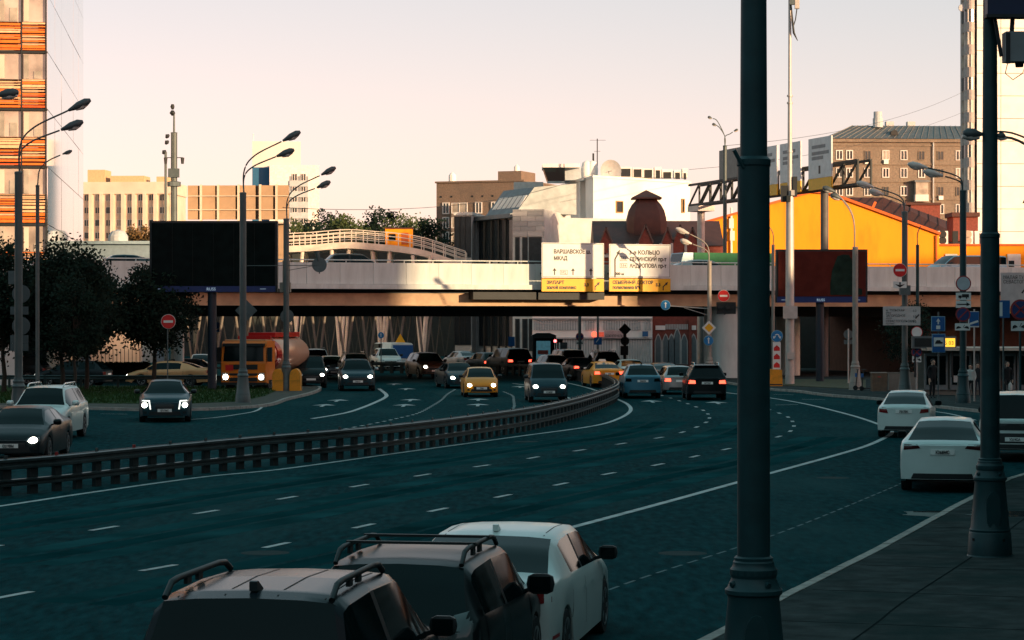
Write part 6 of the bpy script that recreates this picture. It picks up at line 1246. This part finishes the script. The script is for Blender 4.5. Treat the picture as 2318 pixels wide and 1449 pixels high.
# --- parked by the far kerb
C(2046, 992, -3, False, 'parked_car', 'white sedan with dark red tail lights stopped on the curved edge line', 'sedan', P_white, W=1.76, L=4.4, H=1.49, plate='Х017ВК', group='cars parked by the far kerb', tl=[(0.50, 0.80), (0.84, 0.84), (0.82, 1.00), (0.56, 0.98)], pz=0.86)
C(2134, 1116, -2, False, 'parked_car', 'white coupe-roofed electric crossover parked close to the second lamp post', 'coupe', P_white, plate='К368МС', group='cars parked by the far kerb', tl=[(0.48, 0.98), (0.92, 0.93), (0.90, 1.07), (0.55, 1.07)], tlm=mat('smoked_tail_light', (0.05, 0.012, 0.012), 0.12), pz=0.90, trim=M['black'])
lc, lcp, lcb, lcs = C(2298, 1047, -3, False, 'parked_car', 'boxy white off-roader with black tailgate window half hidden at the right edge', 'bigsuv', P_white, plate='У219СА', group='cars parked by the far kerb', pz=0.62)
lcp('tailgate_trim', [(-0.72, 0.52), (0.72, 0.52), (0.72, 0.78), (-0.72, 0.78)], M['black'], False, n=8); lcp('tailgate_panel', [(-0.5, 0.86), (0.45, 0.86), (0.45, 1.12), (-0.5, 1.12)], M['black'], False, n=8)
# --- outbound traffic
C(1601, 907, 4, False, 'moving_car', 'black SUV with lit red tail lights beside the flyover pier', 'suv', P_black, tails='on', L=4.8, extra=('rails', 'spoiler'), plate='М777АР', railm=M['chrome'])
C(1455, 903, 4, False, 'moving_car', 'steel blue crossover in the lane next to the barrier', 'coupe', P_blue, W=1.86, H=1.66, yb=0.2, yr=0.9, tlm=M['glass'], plate='Е402ТН', extra=('fin',))
C(1541, 894, 9, False, 'moving_car', 'silver estate car half hidden by the black SUV', 'hatch', P_silver, tails='on')
C(1512, 882, 8, False, 'moving_car', 'dark saloon between the blue crossover and silver estate', 'sedan', P_dark)
C(1379, 878, 10, False, 'moving_car', 'yellow taxi saloon with lit tail lights behind the barrier bend', 'sedan', P_yel, tails='on', extra=('taxi',), plate='А583')
C(1329, 862, 14, False, 'moving_car', 'black saloon with bright red tail light left of the yellow taxi', 'sedan', P_black, tails='on')
C(1437, 870, 10, False, 'moving_car', 'white saloon just beyond the blue crossover', 'sedan', P_white)
C(1378, 853, 12, False, 'moving_car', 'dark boxy SUV beyond the yellow taxi', 'suv', P_dark, extra=('rails',), railm=M['chrome'])
C(1300, 850, 16, False, 'moving_car', 'dark minivan with a pale roof edge beyond the black saloon', 'van', P_brown, tails='on')
C(1266, 853, 18, False, 'moving_car', 'grey hatchback beyond the oncoming minivan', 'hatch', P_silver)
C(1178, 848, 20, False, 'moving_car', 'tall dark SUV braking beyond the far barrier bend', 'bigsuv', P_black, tails='on')
C(1120, 844, 22, False, 'moving_car', 'dark hatchback with a light roof beyond the yellow oncoming taxi', 'hatch', P_dark, tails='on')
C(1073, 838, 22, False, 'moving_car', 'small far saloon left of the dark hatchback', 'sedan', P_silver)
# --- oncoming traffic
C(22, 1048, -11, True, 'moving_car', 'dark saloon with one blazing headlight at the left edge behind the barrier', 'sedan', P_dark, lights='on', plate='О277ВМ', mirror=P_black)
C(77, 1001, -11, True, 'moving_car', 'white SUV behind the dark saloon at the left edge', 'suv', P_white, mirror=P_white, lights='off', extra=('rails',), railm=M['chrome'])
hq, hp_, hb_, hs_ = C(373, 957, -1, True, 'moving_car', 'black limousine with round headlights and slanted running lights near the lawn', 'sedan', P_navy, W=1.94, H=1.55, nz=0.88, hz=1.06, bf=0.98, L=5.0, plate='Е717МС', grille=0.36, hl=[(0.60, 0.79), (0.86, 0.79), (0.85, 0.84), (0.58, 0.83)], lights='drl')
hb_('running_light', [(0.50, 0.50), (0.545, 0.50), (0.60, 0.83), (0.55, 0.83)], M['lampdrl'], off=0.02); hb_('headlight_bulb', [(0.64, 0.56), (0.84, 0.56), (0.84, 0.75), (0.64, 0.75)], M['lampon'], off=0.03, rnd_=True, k=6)
ge, gp_, gb_, gs_ = C(810, 886, 2, True, 'moving_car', 'dark SUV with twin bluish headlights in the middle of the oncoming lanes', 'suv', P_navy, W=1.93, plate='С401КХ', lights='on', mirror=P_silver, grille=0.5)
C(1243, 912, 4, True, 'moving_car', 'petrol blue minivan with lit headlights beside the barrier', 'van', P_navy, lights='on', plate='Н128ОР', grille=0.42)
C(1090, 900, 3, True, 'moving_car', 'yellow taxi saloon oncoming with both headlights lit', 'sedan', P_yel, W=1.73, L=4.4, H=1.47, lights='on', plate='Х905', grille=0.46, extra=())
C(1050, 880, 10, True, 'moving_car', 'dark blue saloon with its headlights lit behind the oncoming taxi', 'sedan', P_navy, lights='on')
C(720, 853, 5, True, 'moving_car', 'white SUV behind the silver hatchback near the tanker', 'bigsuv', P_white, lights='on', extra=('rails',))
C(757, 858, 5, True, 'moving_car', 'ice blue hatchback with one headlight lit left of the dark SUV', 'hatch', P_ice, lights='on')
C(704, 879, 2, True, 'moving_car', 'black van with a tall white running light beside the tanker', 'van', P_black, lights='on')
C(812, 862, 6, True, 'moving_car', 'dark SUV following directly behind the bluish headlights', 'suv', P_dark, extra=('rails',), railm=M['chrome'])
C(985, 858, 14, True, 'moving_car', 'bronze SUV with one dazzling headlight on the far bend', 'suv', P_brown, lights='on')
C(455, 852, 0, True, 'moving_car', 'small pale car with a lit headlight left of the billboard pole', 'hatch', P_ice, lights='on')
C(911, 838, 20, False, 'parked_van', 'white van with a blue rear panel and yellow triangle beyond the bend', 'panelvan', P_white, category='van', panel=True, H=2.1)
bv = bpy.data.objects['parked_van']; MB().bb(-0.8, 0.8, -2.80, -2.76, 0.9, 1.9).build('blue_panel', signb, bv); MB().prism([(-0.4, 2.1), (0.4, 2.1), (0, 2.75)], -2.2, -2.16, 'XZ').build('warning_triangle', signy, bv)
C(884, 840, 8, True, 'moving_car', 'white car ahead of the blue-backed van beyond the bend', 'suv', P_white)
# --- the road behind the lawn
def side_car(px, d, rz, *a, **k): return car(a[0], a[1], a[2], a[3], Vector((X(px, d), d, 0)), R(rz), group='cars behind the lawn', **k)
side_car(385, 139.5, 82, 'moving_car', 'beige and yellow taxi saloon passing leftwards behind the lawn', 'sedan', P_beige, lights='on')
side_car(400, 146.0, 85, 'moving_car', 'dark estate behind the beige taxi', 'hatch', P_dark)
side_car(165, 139.0, 80, 'moving_car', 'dark hatchback passing behind the tree trunks on the left', 'hatch', P_dark, lights='drl')
side_car(20, 143.0, 84, 'moving_car', 'dark SUV behind the lawn at the left edge', 'suv', P_black)
# --- on the flyover
DK = 6.225
def deck_car(px, lane, rz, *a, **k):
    p = Matrix.Rotation(TH, 3, 'Z') @ Vector((bx(px) , lane, 0)) + Vector((0, BD0, DK)); return car(a[0], a[1], a[2], a[3], p, TH + R(rz), group='vehicles on the flyover', seams=False, **k)
deck_car(826, 2.2, -90, 'moving_car', 'grey-brown hatchback driving along the flyover left of the signs', 'hatch', P_brown, H=1.62, category='car')
deck_car(1612, 2.0, -90, 'moving_car', 'pale silver saloon on the flyover right of the signs', 'sedan', P_silver, H=1.42)
deck_car(2222, 2.2, 90, 'moving_van', 'pale blue-white van on the flyover beside the second post', 'panelvan', P_ice, H=1.85, category='van')
deck_car(292, 2.6, 90, 'moving_car', 'flat dark car on the flyover above the left trees', 'sedan', P_navy, H=1.46)
p = Matrix.Rotation(TH, 3, 'Z') @ Vector((bx(1690), 6.0, 0)) + Vector((0, BD0, DK)); gt = thing('box_truck', 'green tarpaulin truck with a pale cab on the flyover', 'truck', p, TH); grn = mat('green_tarpaulin', (0.02, 0.16, 0.06), 0.7, var=0.15)
MB().bb(-1.6, 4.0, -1.15, 1.15, 0.6, 1.95).build('cargo_body', grn, gt); MB().prism([(-2.5, 0.35), (-1.65, 0.35), (-1.65, 1.95), (-2.3, 1.95), (-2.5, 1.3)], -1.1, 1.1, 'XZ').build('cab', P_ice, gt); MB().prism([(-2.47, 1.35), (-2.3, 1.88), (-2.33, 1.9), (-2.5, 1.36)], -0.95, 0.95, 'XZ').build('windscreen', M['glass'], gt)
tmw, rmw, dmw = wheel_meshes(0.40)
for x_ in (-2.0, 2.2, 3.1):
    for y_ in (-1.0, 1.0): o_ = link('wheel', tmw, gt, (x_, y_, 0.40), R(90 if y_ > 0 else -90)); link('rim', rmw, o_)
# --- fuel tanker
g, rz = toward(551, 887, -17); L = 8.8; tk = thing('fuel_tanker', 'orange cabbed fuel tanker with a red and silver tank beside the lawn', 'truck', place(g, rz, L, True), rz)
P_or = paint('truck_orange_paint', (0.62, 0.165, 0.010), 0.4, 0.0); tred = paint('tank_red_paint', (0.42, 0.012, 0.012), 0.3, 0.1); tsil = mat('polished_tank', (0.70, 0.40, 0.27), 0.3, 0.35, var=0.05)
yF = L / 2; hw = 1.22
cab = MB().prism([(yF - 0.02, 0.45), (yF, 0.75), (yF, 1.5), (yF - 0.14, 2.55), (yF - 0.3, 2.68), (yF - 1.75, 2.68), (yF - 1.75, 0.62), (yF - 0.6, 0.62), (yF - 0.6, 0.45)], -hw, hw, 'YZ').build('cab', P_or, tk)
MB().add([(-hw + .12, yF - 0.012, 1.62), (hw - .12, yF - 0.012, 1.62), (hw - .16, yF - 0.115, 2.4), (-hw + .16, yF - 0.115, 2.4), (-hw + .12, yF + 0.012, 1.62), (hw - .12, yF + 0.012, 1.62), (hw - .16, yF - 0.09, 2.4), (-hw + .16, yF - 0.09, 2.4)], [(3, 2, 1, 0), (4, 5, 6, 7), (0, 1, 5, 4), (2, 3, 7, 6), (1, 2, 6, 5), (3, 0, 4, 7)]).build('windscreen', M['glass'], tk)
MB().bb(-hw + .08, hw - .08, yF - 0.12, yF + 0.08, 2.4, 2.56).build('sun_visor', M['black'], tk); MB().bb(-hw + .1, hw - .1, yF - 1.6, yF - 0.3, 2.68, 2.76).build('roof_fairing', P_beige, tk)
for z0, z1, m_ in ((1.18, 1.44, M['black']), (0.86, 0.98, M['black']), (0.55, 0.75, M['black'])): MB().bb(-0.78, 0.78, yF - 0.02, yF + 0.03, z0, z1).build('grille', m_, tk)
MB().bb(0.55, 0.98, yF, yF + 0.045, 1.12, 1.42).build('hazard_plate', signr, tk)
MB().bb(-hw, hw, yF - 0.3, yF + 0.06, 0.36, 0.5).build('bumper', M['black'], tk); MB().bb(-0.26, 0.26, yF + 0.062, yF + 0.075, 0.38, 0.49).build('number_plate', M['plate'], tk)
for s_ in (-1, 1):
    MB().lathe([(0.02, 0.03), (0.13, 0.02), (0.15, -0.03)], 14, (s_ * 0.98, yF + 0.03, 0.78), 'Y').build('headlight', M['lampon'], tk)
    MB().bb(s_ * 0.84, s_ * 1.16, yF - 0.01, yF + 0.02, 0.6, 1.0).build('headlight_housing', M['lampoff'], tk)
    MB().bb(s_ * (hw + .06), s_ * (hw + .3), yF - 0.25, yF - 0.08, 1.6, 2.35).build('mirror', M['black'], tk); MB().bb(s_ * (hw + .001), s_ * (hw + .02), yF - 1.2, yF - 0.3, 1.6, 2.35).build('side_window', M['glass'], tk); MB().bb(s_ * (hw + .001), s_ * (hw + .04), yF - 1.5, yF - 1.3, 0.7, 0.9).build('step', M['black'], tk)
n_ = 24; tb = MB(); vs = []
for y_, k_ in ((yF - 2.1, 0.86), (yF - 2.25, 1.0), (-yF + 0.3, 1.0), (-yF + 0.12, 0.86)):
    for i in range(n_): a = 2 * math.pi * i / n_; vs.append((1.26 * k_ * math.cos(a), y_, 1.95 + 0.98 * k_ * math.sin(a)))
tb.add(vs, [(r_ * n_ + i, r_ * n_ + (i + 1) % n_, r_ * n_ + n_ + (i + 1) % n_, r_ * n_ + n_ + i) for r_ in range(3) for i in range(n_)] + [tuple(range(n_)), tuple(range(3 * n_, 4 * n_))]).build('tank', tsil, tk, 50)
MB().bb(-0.75, 0.75, yF - 3.4, -yF + 0.5, 2.86, 3.12).bb(-0.9, 0.9, yF - 2.2, yF - 1.95, 0.9, 2.95).build('tank_top_walkway', tred, tk); MB().lathe([(1.275, yF - 2.9), (1.275, yF - 2.3)], 24, (0, 0, 0), 'Y')
vs = [];
for y_ in (yF - 3.0, yF - 2.2):
    for i in range(n_): a = 2 * math.pi * i / n_; vs.append((1.275 * math.cos(a), y_, 1.95 + 0.995 * math.sin(a)))
MB().add(vs, [(i, (i + 1) % n_, n_ + (i + 1) % n_, n_ + i) for i in range(n_)] + [tuple(range(n_)), tuple(range(n_, 2 * n_))]).build('red_band', tred, tk, 50)
MB().bb(-0.5, 0.5, -yF + 0.2, yF - 1.0, 0.62, 0.95).build('chassis', M['under'], tk); MB().bb(-1.1, 1.1, -yF + 0.8, yF - 2.6, 0.75, 0.98).build('side_guard', M['black'], tk)
tmw, rmw, dmw = wheel_meshes(0.5)
for y_ in (yF - 1.05, -yF + 2.2, -yF + 1.05):
    for s_ in (-1, 1): o_ = link('wheel', tmw, tk, (s_ * 1.06, y_, 0.5), 0 if s_ > 0 else math.pi); link('rim', rmw, o_)
# ------------------------------------------------------------------ trees
bark = mat('tree_bark', (0.03, 0.026, 0.02), 0.95, bump=0.5, scale=6)
leafd = mat('dark_leaves', (0.004, 0.014, 0.008), 0.9, var=0.55, scale=1.2, spec=0.2); leafl = mat('olive_leaves', (0.045, 0.065, 0.020), 0.75, var=0.5, scale=1.0, spec=0.2)
def tree(name, label, loc, h, crown_z, rx, rz_, seed, clumps=60, per=80, leaf=0.16, m=leafd, group='trees on the traffic island', trunk_r=0.14):
    r = random.Random(seed); t = thing(name, label, 'tree', loc, 0, group)
    tr = MB().tube([(0, 0, 0), (0.05, 0, crown_z * 0.5), (r.uniform(-.1, .1), 0.1, crown_z), (r.uniform(-.2, .2), 0, lerp(crown_z, h, 0.7))], [trunk_r, trunk_r * .85, trunk_r * .7, trunk_r * .25], 9)
    cz = (crown_z + h) / 2; cents = []
    while len(cents) < clumps:
        x, y, z = r.uniform(-1, 1), r.uniform(-1, 1), r.uniform(-1, 1)
        if x * x + y * y + z * z > 1 or x * x + y * y + z * z < 0.12: continue
        k = 1 - 0.25 * max(0, z); cents.append(Vector((x * rx * k * r.uniform(0.85, 1.15), y * rx * k, cz + z * rz_)))
    for c in cents[::3]: tr.tube([(0, 0, lerp(crown_z, c.z, 0.3)), (c.x * 0.5, c.y * 0.5, lerp(crown_z, c.z, 0.75)), tuple(c)], [trunk_r * .4, trunk_r * .22, 0.015], 5)
    tr.build('trunk', bark, t, 50)
    cr = MB(); vs = []; fs = []
    for c in cents:
        sp = r.uniform(0.28, 0.5) * rx * 0.42
        for _ in range(per):
            p = c + Vector((r.gauss(0, sp), r.gauss(0, sp), r.gauss(0, sp * 0.8))); a = Vector((r.gauss(0, 1), r.gauss(0, 1), r.gauss(0, 1))).normalized(); b_ = a.orthogonal().normalized(); s = leaf * r.uniform(0.6, 1.3)
            n = len(vs); vs += [p - a * s * .5, p + b_ * s * .32, p + a * s * .5, p - b_ * s * .32]; fs.append((n, n + 1, n + 2, n + 3))
    me = bpy.data.meshes.new('crown'); me.from_pydata([tuple(v) for v in vs], [], fs); me.materials.append(m); link('crown', me, t); return t
I = lambda px, d: Vector((X(px, d), d, 0.12))
tree('street_tree', 'broad dark leafy tree on the lawn, second trunk from the left edge', I(140, 121), Z(545, 121), Z(815, 121), 2.35, 2.9, 3, 150, 110, 0.19)
tree('street_tree', 'dark leafy tree at the left edge behind the lamp post', I(8, 122), Z(548, 122), Z(815, 122), 2.0, 2.9, 4, 120, 100, 0.19)
tree('street_tree', 'dark tree with a thin trunk on the lawn right of the broad one', I(195, 126), Z(600, 126), Z(815, 126), 2.0, 2.4, 5, 110, 100, 0.19)
tree('street_tree', 'smaller dark tree behind the no entry sign with a ragged crown', I(347, 128), Z(588, 128), Z(805, 128), 2.0, 2.35, 6, 120, 100, 0.19)
tree('street_tree', 'slim dark sapling between the broad tree and the ragged one', I(168, 118), Z(640, 118), Z(810, 118), 1.4, 1.9, 8, 60, 90, trunk_r=0.1)
tree('street_tree', 'dark bushy tree behind the grey direction board', Vector((X(2062, 140), 140, 0.12)), Z(690, 140), Z(840, 140), 1.7, 1.9, 9, 55, 70, group='trees by the bus stop')
for i, (px, d, py, rx_) in enumerate(((672, 262, 508, 2.2), (708, 270, 500, 2.6), (745, 280, 474, 3.2), (792, 272, 485, 2.5), (838, 300, 500, 2.0), (868, 290, 475, 3.0), (928, 282, 480, 3.0), (968, 275, 495, 2.4), (900, 270, 510, 2.2), (318, 300, 512, 2.2), (285, 305, 522, 1.5))):
    labs = ['low olive tree beside the tan hoarding', 'rounded olive tree right of the tan hoarding', 'tallest dark tree below the white tower', 'dark tree left of the gap in the far tree line', 'small tree in the gap of the far tree line', 'dark pointed tree above the ramp railing', 'broad dark tree right of the pointed one', 'dark tree against the brown brick block', 'low shrubby tree behind the site hut', 'autumn-tinted tree before the beige block', 'small bush before the beige block']
    tree('distant_tree', labs[i], (X(px, d), d, 0), Z(py, d), Z(py, d) - rx_ * 2.2, rx_, rx_ * 1.05, 20 + i, 44, 70, 0.36, mat('autumn_leaves', (0.12, 0.07, 0.02), .8, var=.5, scale=1) if i >= 9 else (leafl if i % 3 == 0 else leafd), 'distant trees beyond the flyover', 0.2)
hd = thing('hedge', 'clipped dark hedge behind the lawn road', 'hedge', (X(190, 156), 156, 0)); r = random.Random(5); vs = []; fs = []; wl = X(335, 156) - X(190, 156)
for _ in range(7000):
    p = Vector((r.uniform(0, wl), r.uniform(0, 1.2), r.uniform(0, 1.05) ** 0.8 + r.gauss(0, .03))); a = Vector((r.gauss(0, 1), r.gauss(0, 1), r.gauss(0, 1))).normalized(); b_ = a.orthogonal().normalized(); n = len(vs); vs += [p - a * .07, p + b_ * .05, p + a * .07, p - b_ * .05]; fs.append((n, n + 1, n + 2, n + 3))
me = bpy.data.meshes.new('foliage'); me.from_pydata([tuple(v) for v in vs], [], fs); me.materials.append(leafd); link('foliage', me, hd); MB().bb(0.05, wl - .05, 0.15, 1.05, 0, 0.98).build('stems', bark, hd)

for i, (x_, y_) in enumerate(((10.5, 27), (12.6, 37), (15.0, 48), (18.0, 59), (20.5, 68))):
    tree('pavement_tree', ['first', 'second', 'third', 'fourth', 'fifth'][i] + ' leafy tree along the near pavement beyond the right picture edge', (x_, y_, 0.12), 10.5, 2.6, 3.2, 4.0, 60 + i, 70, 90, 0.4, leafd, 'trees along the near pavement', 0.18)
# ------------------------------------------------------------------ people waiting at the bus stop
skin = mat('skin', (0.42, 0.26, 0.19), 0.6); hairm = mat('dark_hair', (0.012, 0.010, 0.009), 0.7)
def person(label, loc, rz, top, legs, hgt=1.75, lean=0.03, arm_up=0.0, bag=None, hair_long=False):
    t = thing('person', label, 'person', loc, rz, 'people waiting at the bus stop'); k = hgt / 1.75
    J = {}; E = []; Rr = {}
    def j(n, p, r): J[n] = Vector(p) * k; Rr[n] = r * k
    j('pelvis', (0, 0, 0.95), 0.145); j('waist', (0, lean, 1.10), 0.135); j('chest', (0, lean * 2, 1.32), 0.155); j('neck', (0, lean * 2 + .01, 1.50), 0.06); j('head', (0, lean * 2 + .03, 1.62), 0.095); j('crown', (0, lean * 2 + .025, 1.71), 0.075)
    for s, n in ((-1, 'l'), (1, 'r')):
        j('hip' + n, (s * .10, 0, .90), .105); j('knee' + n, (s * .11, .03 + .04 * s, .49), .068); j('ank' + n, (s * .12, -.02 + .05 * s, .10), .045); j('toe' + n, (s * .13, .13 + .05 * s, .045), .042)
        j('sh' + n, (s * .19, lean * 2, 1.42), .065); j('elb' + n, (s * .25, lean - .03, 1.13), .047); j('wri' + n, (s * .23, lean + .10 + arm_up * .15, .90 + arm_up * .2), .034); j('hand' + n, (s * .22, lean + .13 + arm_up * .2, .82 + arm_up * .22), .036)
        E += [('pelvis', 'hip' + n), ('hip' + n, 'knee' + n), ('knee' + n, 'ank' + n), ('ank' + n, 'toe' + n), ('chest', 'sh' + n), ('sh' + n, 'elb' + n), ('elb' + n, 'wri' + n), ('wri' + n, 'hand' + n)]
        for f in range(5):
            fn = 'f%d%s' % (f, n); j(fn, (s * (.205 if f else .19) , lean + .10 + .022 * f + arm_up * .2, .735 + (.035 if f == 0 else 0) + .008 * abs(f - 2) + arm_up * .22), .009); E.append(('hand' + n, fn))
    E += [('pelvis', 'waist'), ('waist', 'chest'), ('chest', 'neck'), ('neck', 'head'), ('head', 'crown')]
    names = list(J); me = bpy.data.meshes.new('body'); me.from_pydata([tuple(J[n]) for n in names], [(names.index(a), names.index(b_)) for a, b_ in E], [])
    o = bpy.data.objects.new('body', me); o.modifiers.new('skin', 'SKIN'); sv = me.skin_vertices[0].data
    for i, n in enumerate(names): sv[i].radius = (Rr[n], Rr[n]) if n not in ('chest', 'waist', 'pelvis') else (Rr[n] * 1.15, Rr[n] * .78)
    sv[names.index('pelvis')].use_root = True; ss = o.modifiers.new('sub', 'SUBSURF'); ss.levels = ss.render_levels = 2
    bm_ = baked(o); bpy.data.objects.remove(o); bm_.name = 'body'
    bm_.materials.clear()
    for m_ in (top, legs, skin, M['black']): bm_.materials.append(m_)
    for pl in bm_.polygons:
        c = pl.center; z_ = c.z / k; pl.use_smooth = True
        pl.material_index = 2 if (z_ > 1.50 or (z_ < .90 and abs(c.x) > .165 * k and z_ > .6)) else 3 if z_ < .11 else 1 if z_ < .93 else 0
    link('body', bm_, t)
    hv = MB().lathe([(0.02, 1.765), (0.07, 1.755), (0.105, 1.70), (0.108, 1.64), (0.10, 1.60 if not hair_long else 1.45), (0.06, 1.585 if not hair_long else 1.44)], 14, (0, lean * 2 + .005, 0)); hv.v = [(a * k, (b_ if b_ < lean * 2 + .05 else lean * 2 + .05) * k, c * k) for a, b_, c in hv.v]; hv.build('hair', hairm, t, 60)
    f_ = Vector((0, lean * 2 + .03, 1.62)) * k
    MB().box(f_ + Vector((0, .10, -.01)) * k, (.025 * k, .035 * k, .045 * k)).build('nose', skin, t)
    for s in (-1, 1): MB().lathe([(0.002, 0), (0.013 * k, 0.004), (0.002, 0.008)], 8, f_ + Vector((s * .034, .088, .02)) * k, 'Y').build('eye', hairm, t); MB().box(f_ + Vector((s * .098, .0, 0)) * k, (.015 * k, .035 * k, .055 * k)).build('ear', skin, t)
    MB().box(f_ + Vector((0, .092, -.055)) * k, (.045 * k, .01 * k, .012 * k)).build('mouth', mat('lips', (0.3, 0.12, 0.1), .6), t)
    return t
blackc = mat('black_cloth', (0.010, 0.011, 0.013), 0.9); darkc = mat('charcoal_cloth', (0.022, 0.024, 0.027), 0.9); whitec = mat('off_white_cloth', (0.50, 0.48, 0.45), 0.85); denim = mat('dark_denim', (0.02, 0.03, 0.045), 0.9)
person('person in black jacket and trousers standing by the bus stop sign', on_pave(2110, 113.5), R(205), blackc, blackc, 1.84)
person('person in an off-white top beside the bus stop lamp post', on_pave(2198, 113.0), R(150), whitec, blackc, 1.62, hair_long=True)
person('person in dark clothes standing between the two posts at the stop', on_pave(2213, 114.0), R(170), darkc, denim, 1.66)
person('person in dark coat just right of the second lamp post', on_pave(2279, 112.5), R(190), blackc, darkc, 1.76)
bg = thing('white_bag', 'small white carrier bag hanging at the hand of the dark coated person', 'bag', on_pave(2287, 112.3) + Vector((0, 0, 0.42))); MB().lathe([(0.08, 0), (0.10, 0.05), (0.085, 0.28), (0.03, 0.36)], 10).build('sack', whitec, bg, 40); MB().tube([(-.03, 0, .34), (0, 0, .46), (.03, 0, .34)], 0.008, 5).build('handle', whitec, bg)

bpy.data.scenes.remove(BAKE)
# ------------------------------------------------------------------ unseen blocks added toward the sun, heights set to shape the shade
SU = Vector((math.cos(R(SUN_AZ)), math.sin(R(SUN_AZ)), 0)); SV = Vector((math.sin(R(SUN_AZ)), -math.cos(R(SUN_AZ)), 0)); TE = math.tan(R(SUN_EL))
wallm = mat('blocker_wall', (0.07, 0.10, 0.10), 0.9)
def shade_block(u0, u1, h, label, v=75, dp=14):
    c = SU * ((u0 + u1) / 2) + SV * (v + dp / 2)
    b = thing('unseen_blocker', label, 'building', (c.x, c.y, 0), R(SUN_AZ), 'unseen blocks added on the sun side')
    MB().bb(-(u1 - u0) / 2, (u1 - u0) / 2, -dp / 2, dp / 2, 0, h - 0.6).build('wall', wallm, b)
    MB().bb(-(u1 - u0) / 2 - 0.2, (u1 - u0) / 2 + 0.2, -dp / 2 - 0.3, dp / 2 + 0.3, h - 0.6, h).build('cornice', wallm, b)
    return b
def top_for(z, uv_v, v=75): return z + (v - uv_v) * TE
vb = lambda x, d: SV.x * x + SV.y * d
for u0, u1, h_, lab in (
    (-60, 92, 46, 'tall long unseen block added for shading the near avenue and its lamps'),
    (92, 104.3, top_for(8.6, vb(-12, 145)), 'mid-height unseen block added for shading the west end of the flyover'),
    (104.3, 117.3, top_for(4.0, vb(4, 148)), 'lower unseen block added to let sun through onto the road signs'),
    (117.3, 132, top_for(9.5, vb(22, 152)), 'unseen block added for shading the east half of the flyover'),
    (132, 144, top_for(5.0, vb(-18, 206)), 'unseen block added for shading the slanted columns under the flyover'),
    (144, 157, top_for(13.5, vb(4, 200)), 'taller unseen block added for shading the stone and brick fronts'),
    (157, 190, top_for(7.6, vb(25, 204)), 'last unseen block added to the shading row')):
    shade_block(u0 + 0.02, u1 - 0.02, h_, lab)

# unseen blocks added around the camera to darken ambient light and reflections
def blocker_row(x0, x1, y0, y1, h, label):
    b = thing('unseen_blocker', label, 'building', ((x0 + x1) / 2, (y0 + y1) / 2, 0), 0, 'unseen blocks added around the camera')
    MB().bb(-(x1 - x0) / 2, (x1 - x0) / 2, -(y1 - y0) / 2, (y1 - y0) / 2, 0, h).build('wall', wallm, b); MB().bb(-(x1 - x0) / 2 - .3, (x1 - x0) / 2 + .3, -(y1 - y0) / 2 - .3, (y1 - y0) / 2 + .3, h, h + .7).build('cornice', wallm, b)
blocker_row(27, 42, -60, 80, 26, 'long unseen block added beyond the near pavement to darken the light')
blocker_row(-62, -44, -60, 92, 16, 'long unseen block added on the far side of the avenue to darken the light')
blocker_row(-44, 27, -60, -44, 22, 'unseen block added far behind the camera to darken the light')
blocker_row(27, 40, 80.8, 99, 15, 'lower unseen block added at the end of the row to darken window reflections')
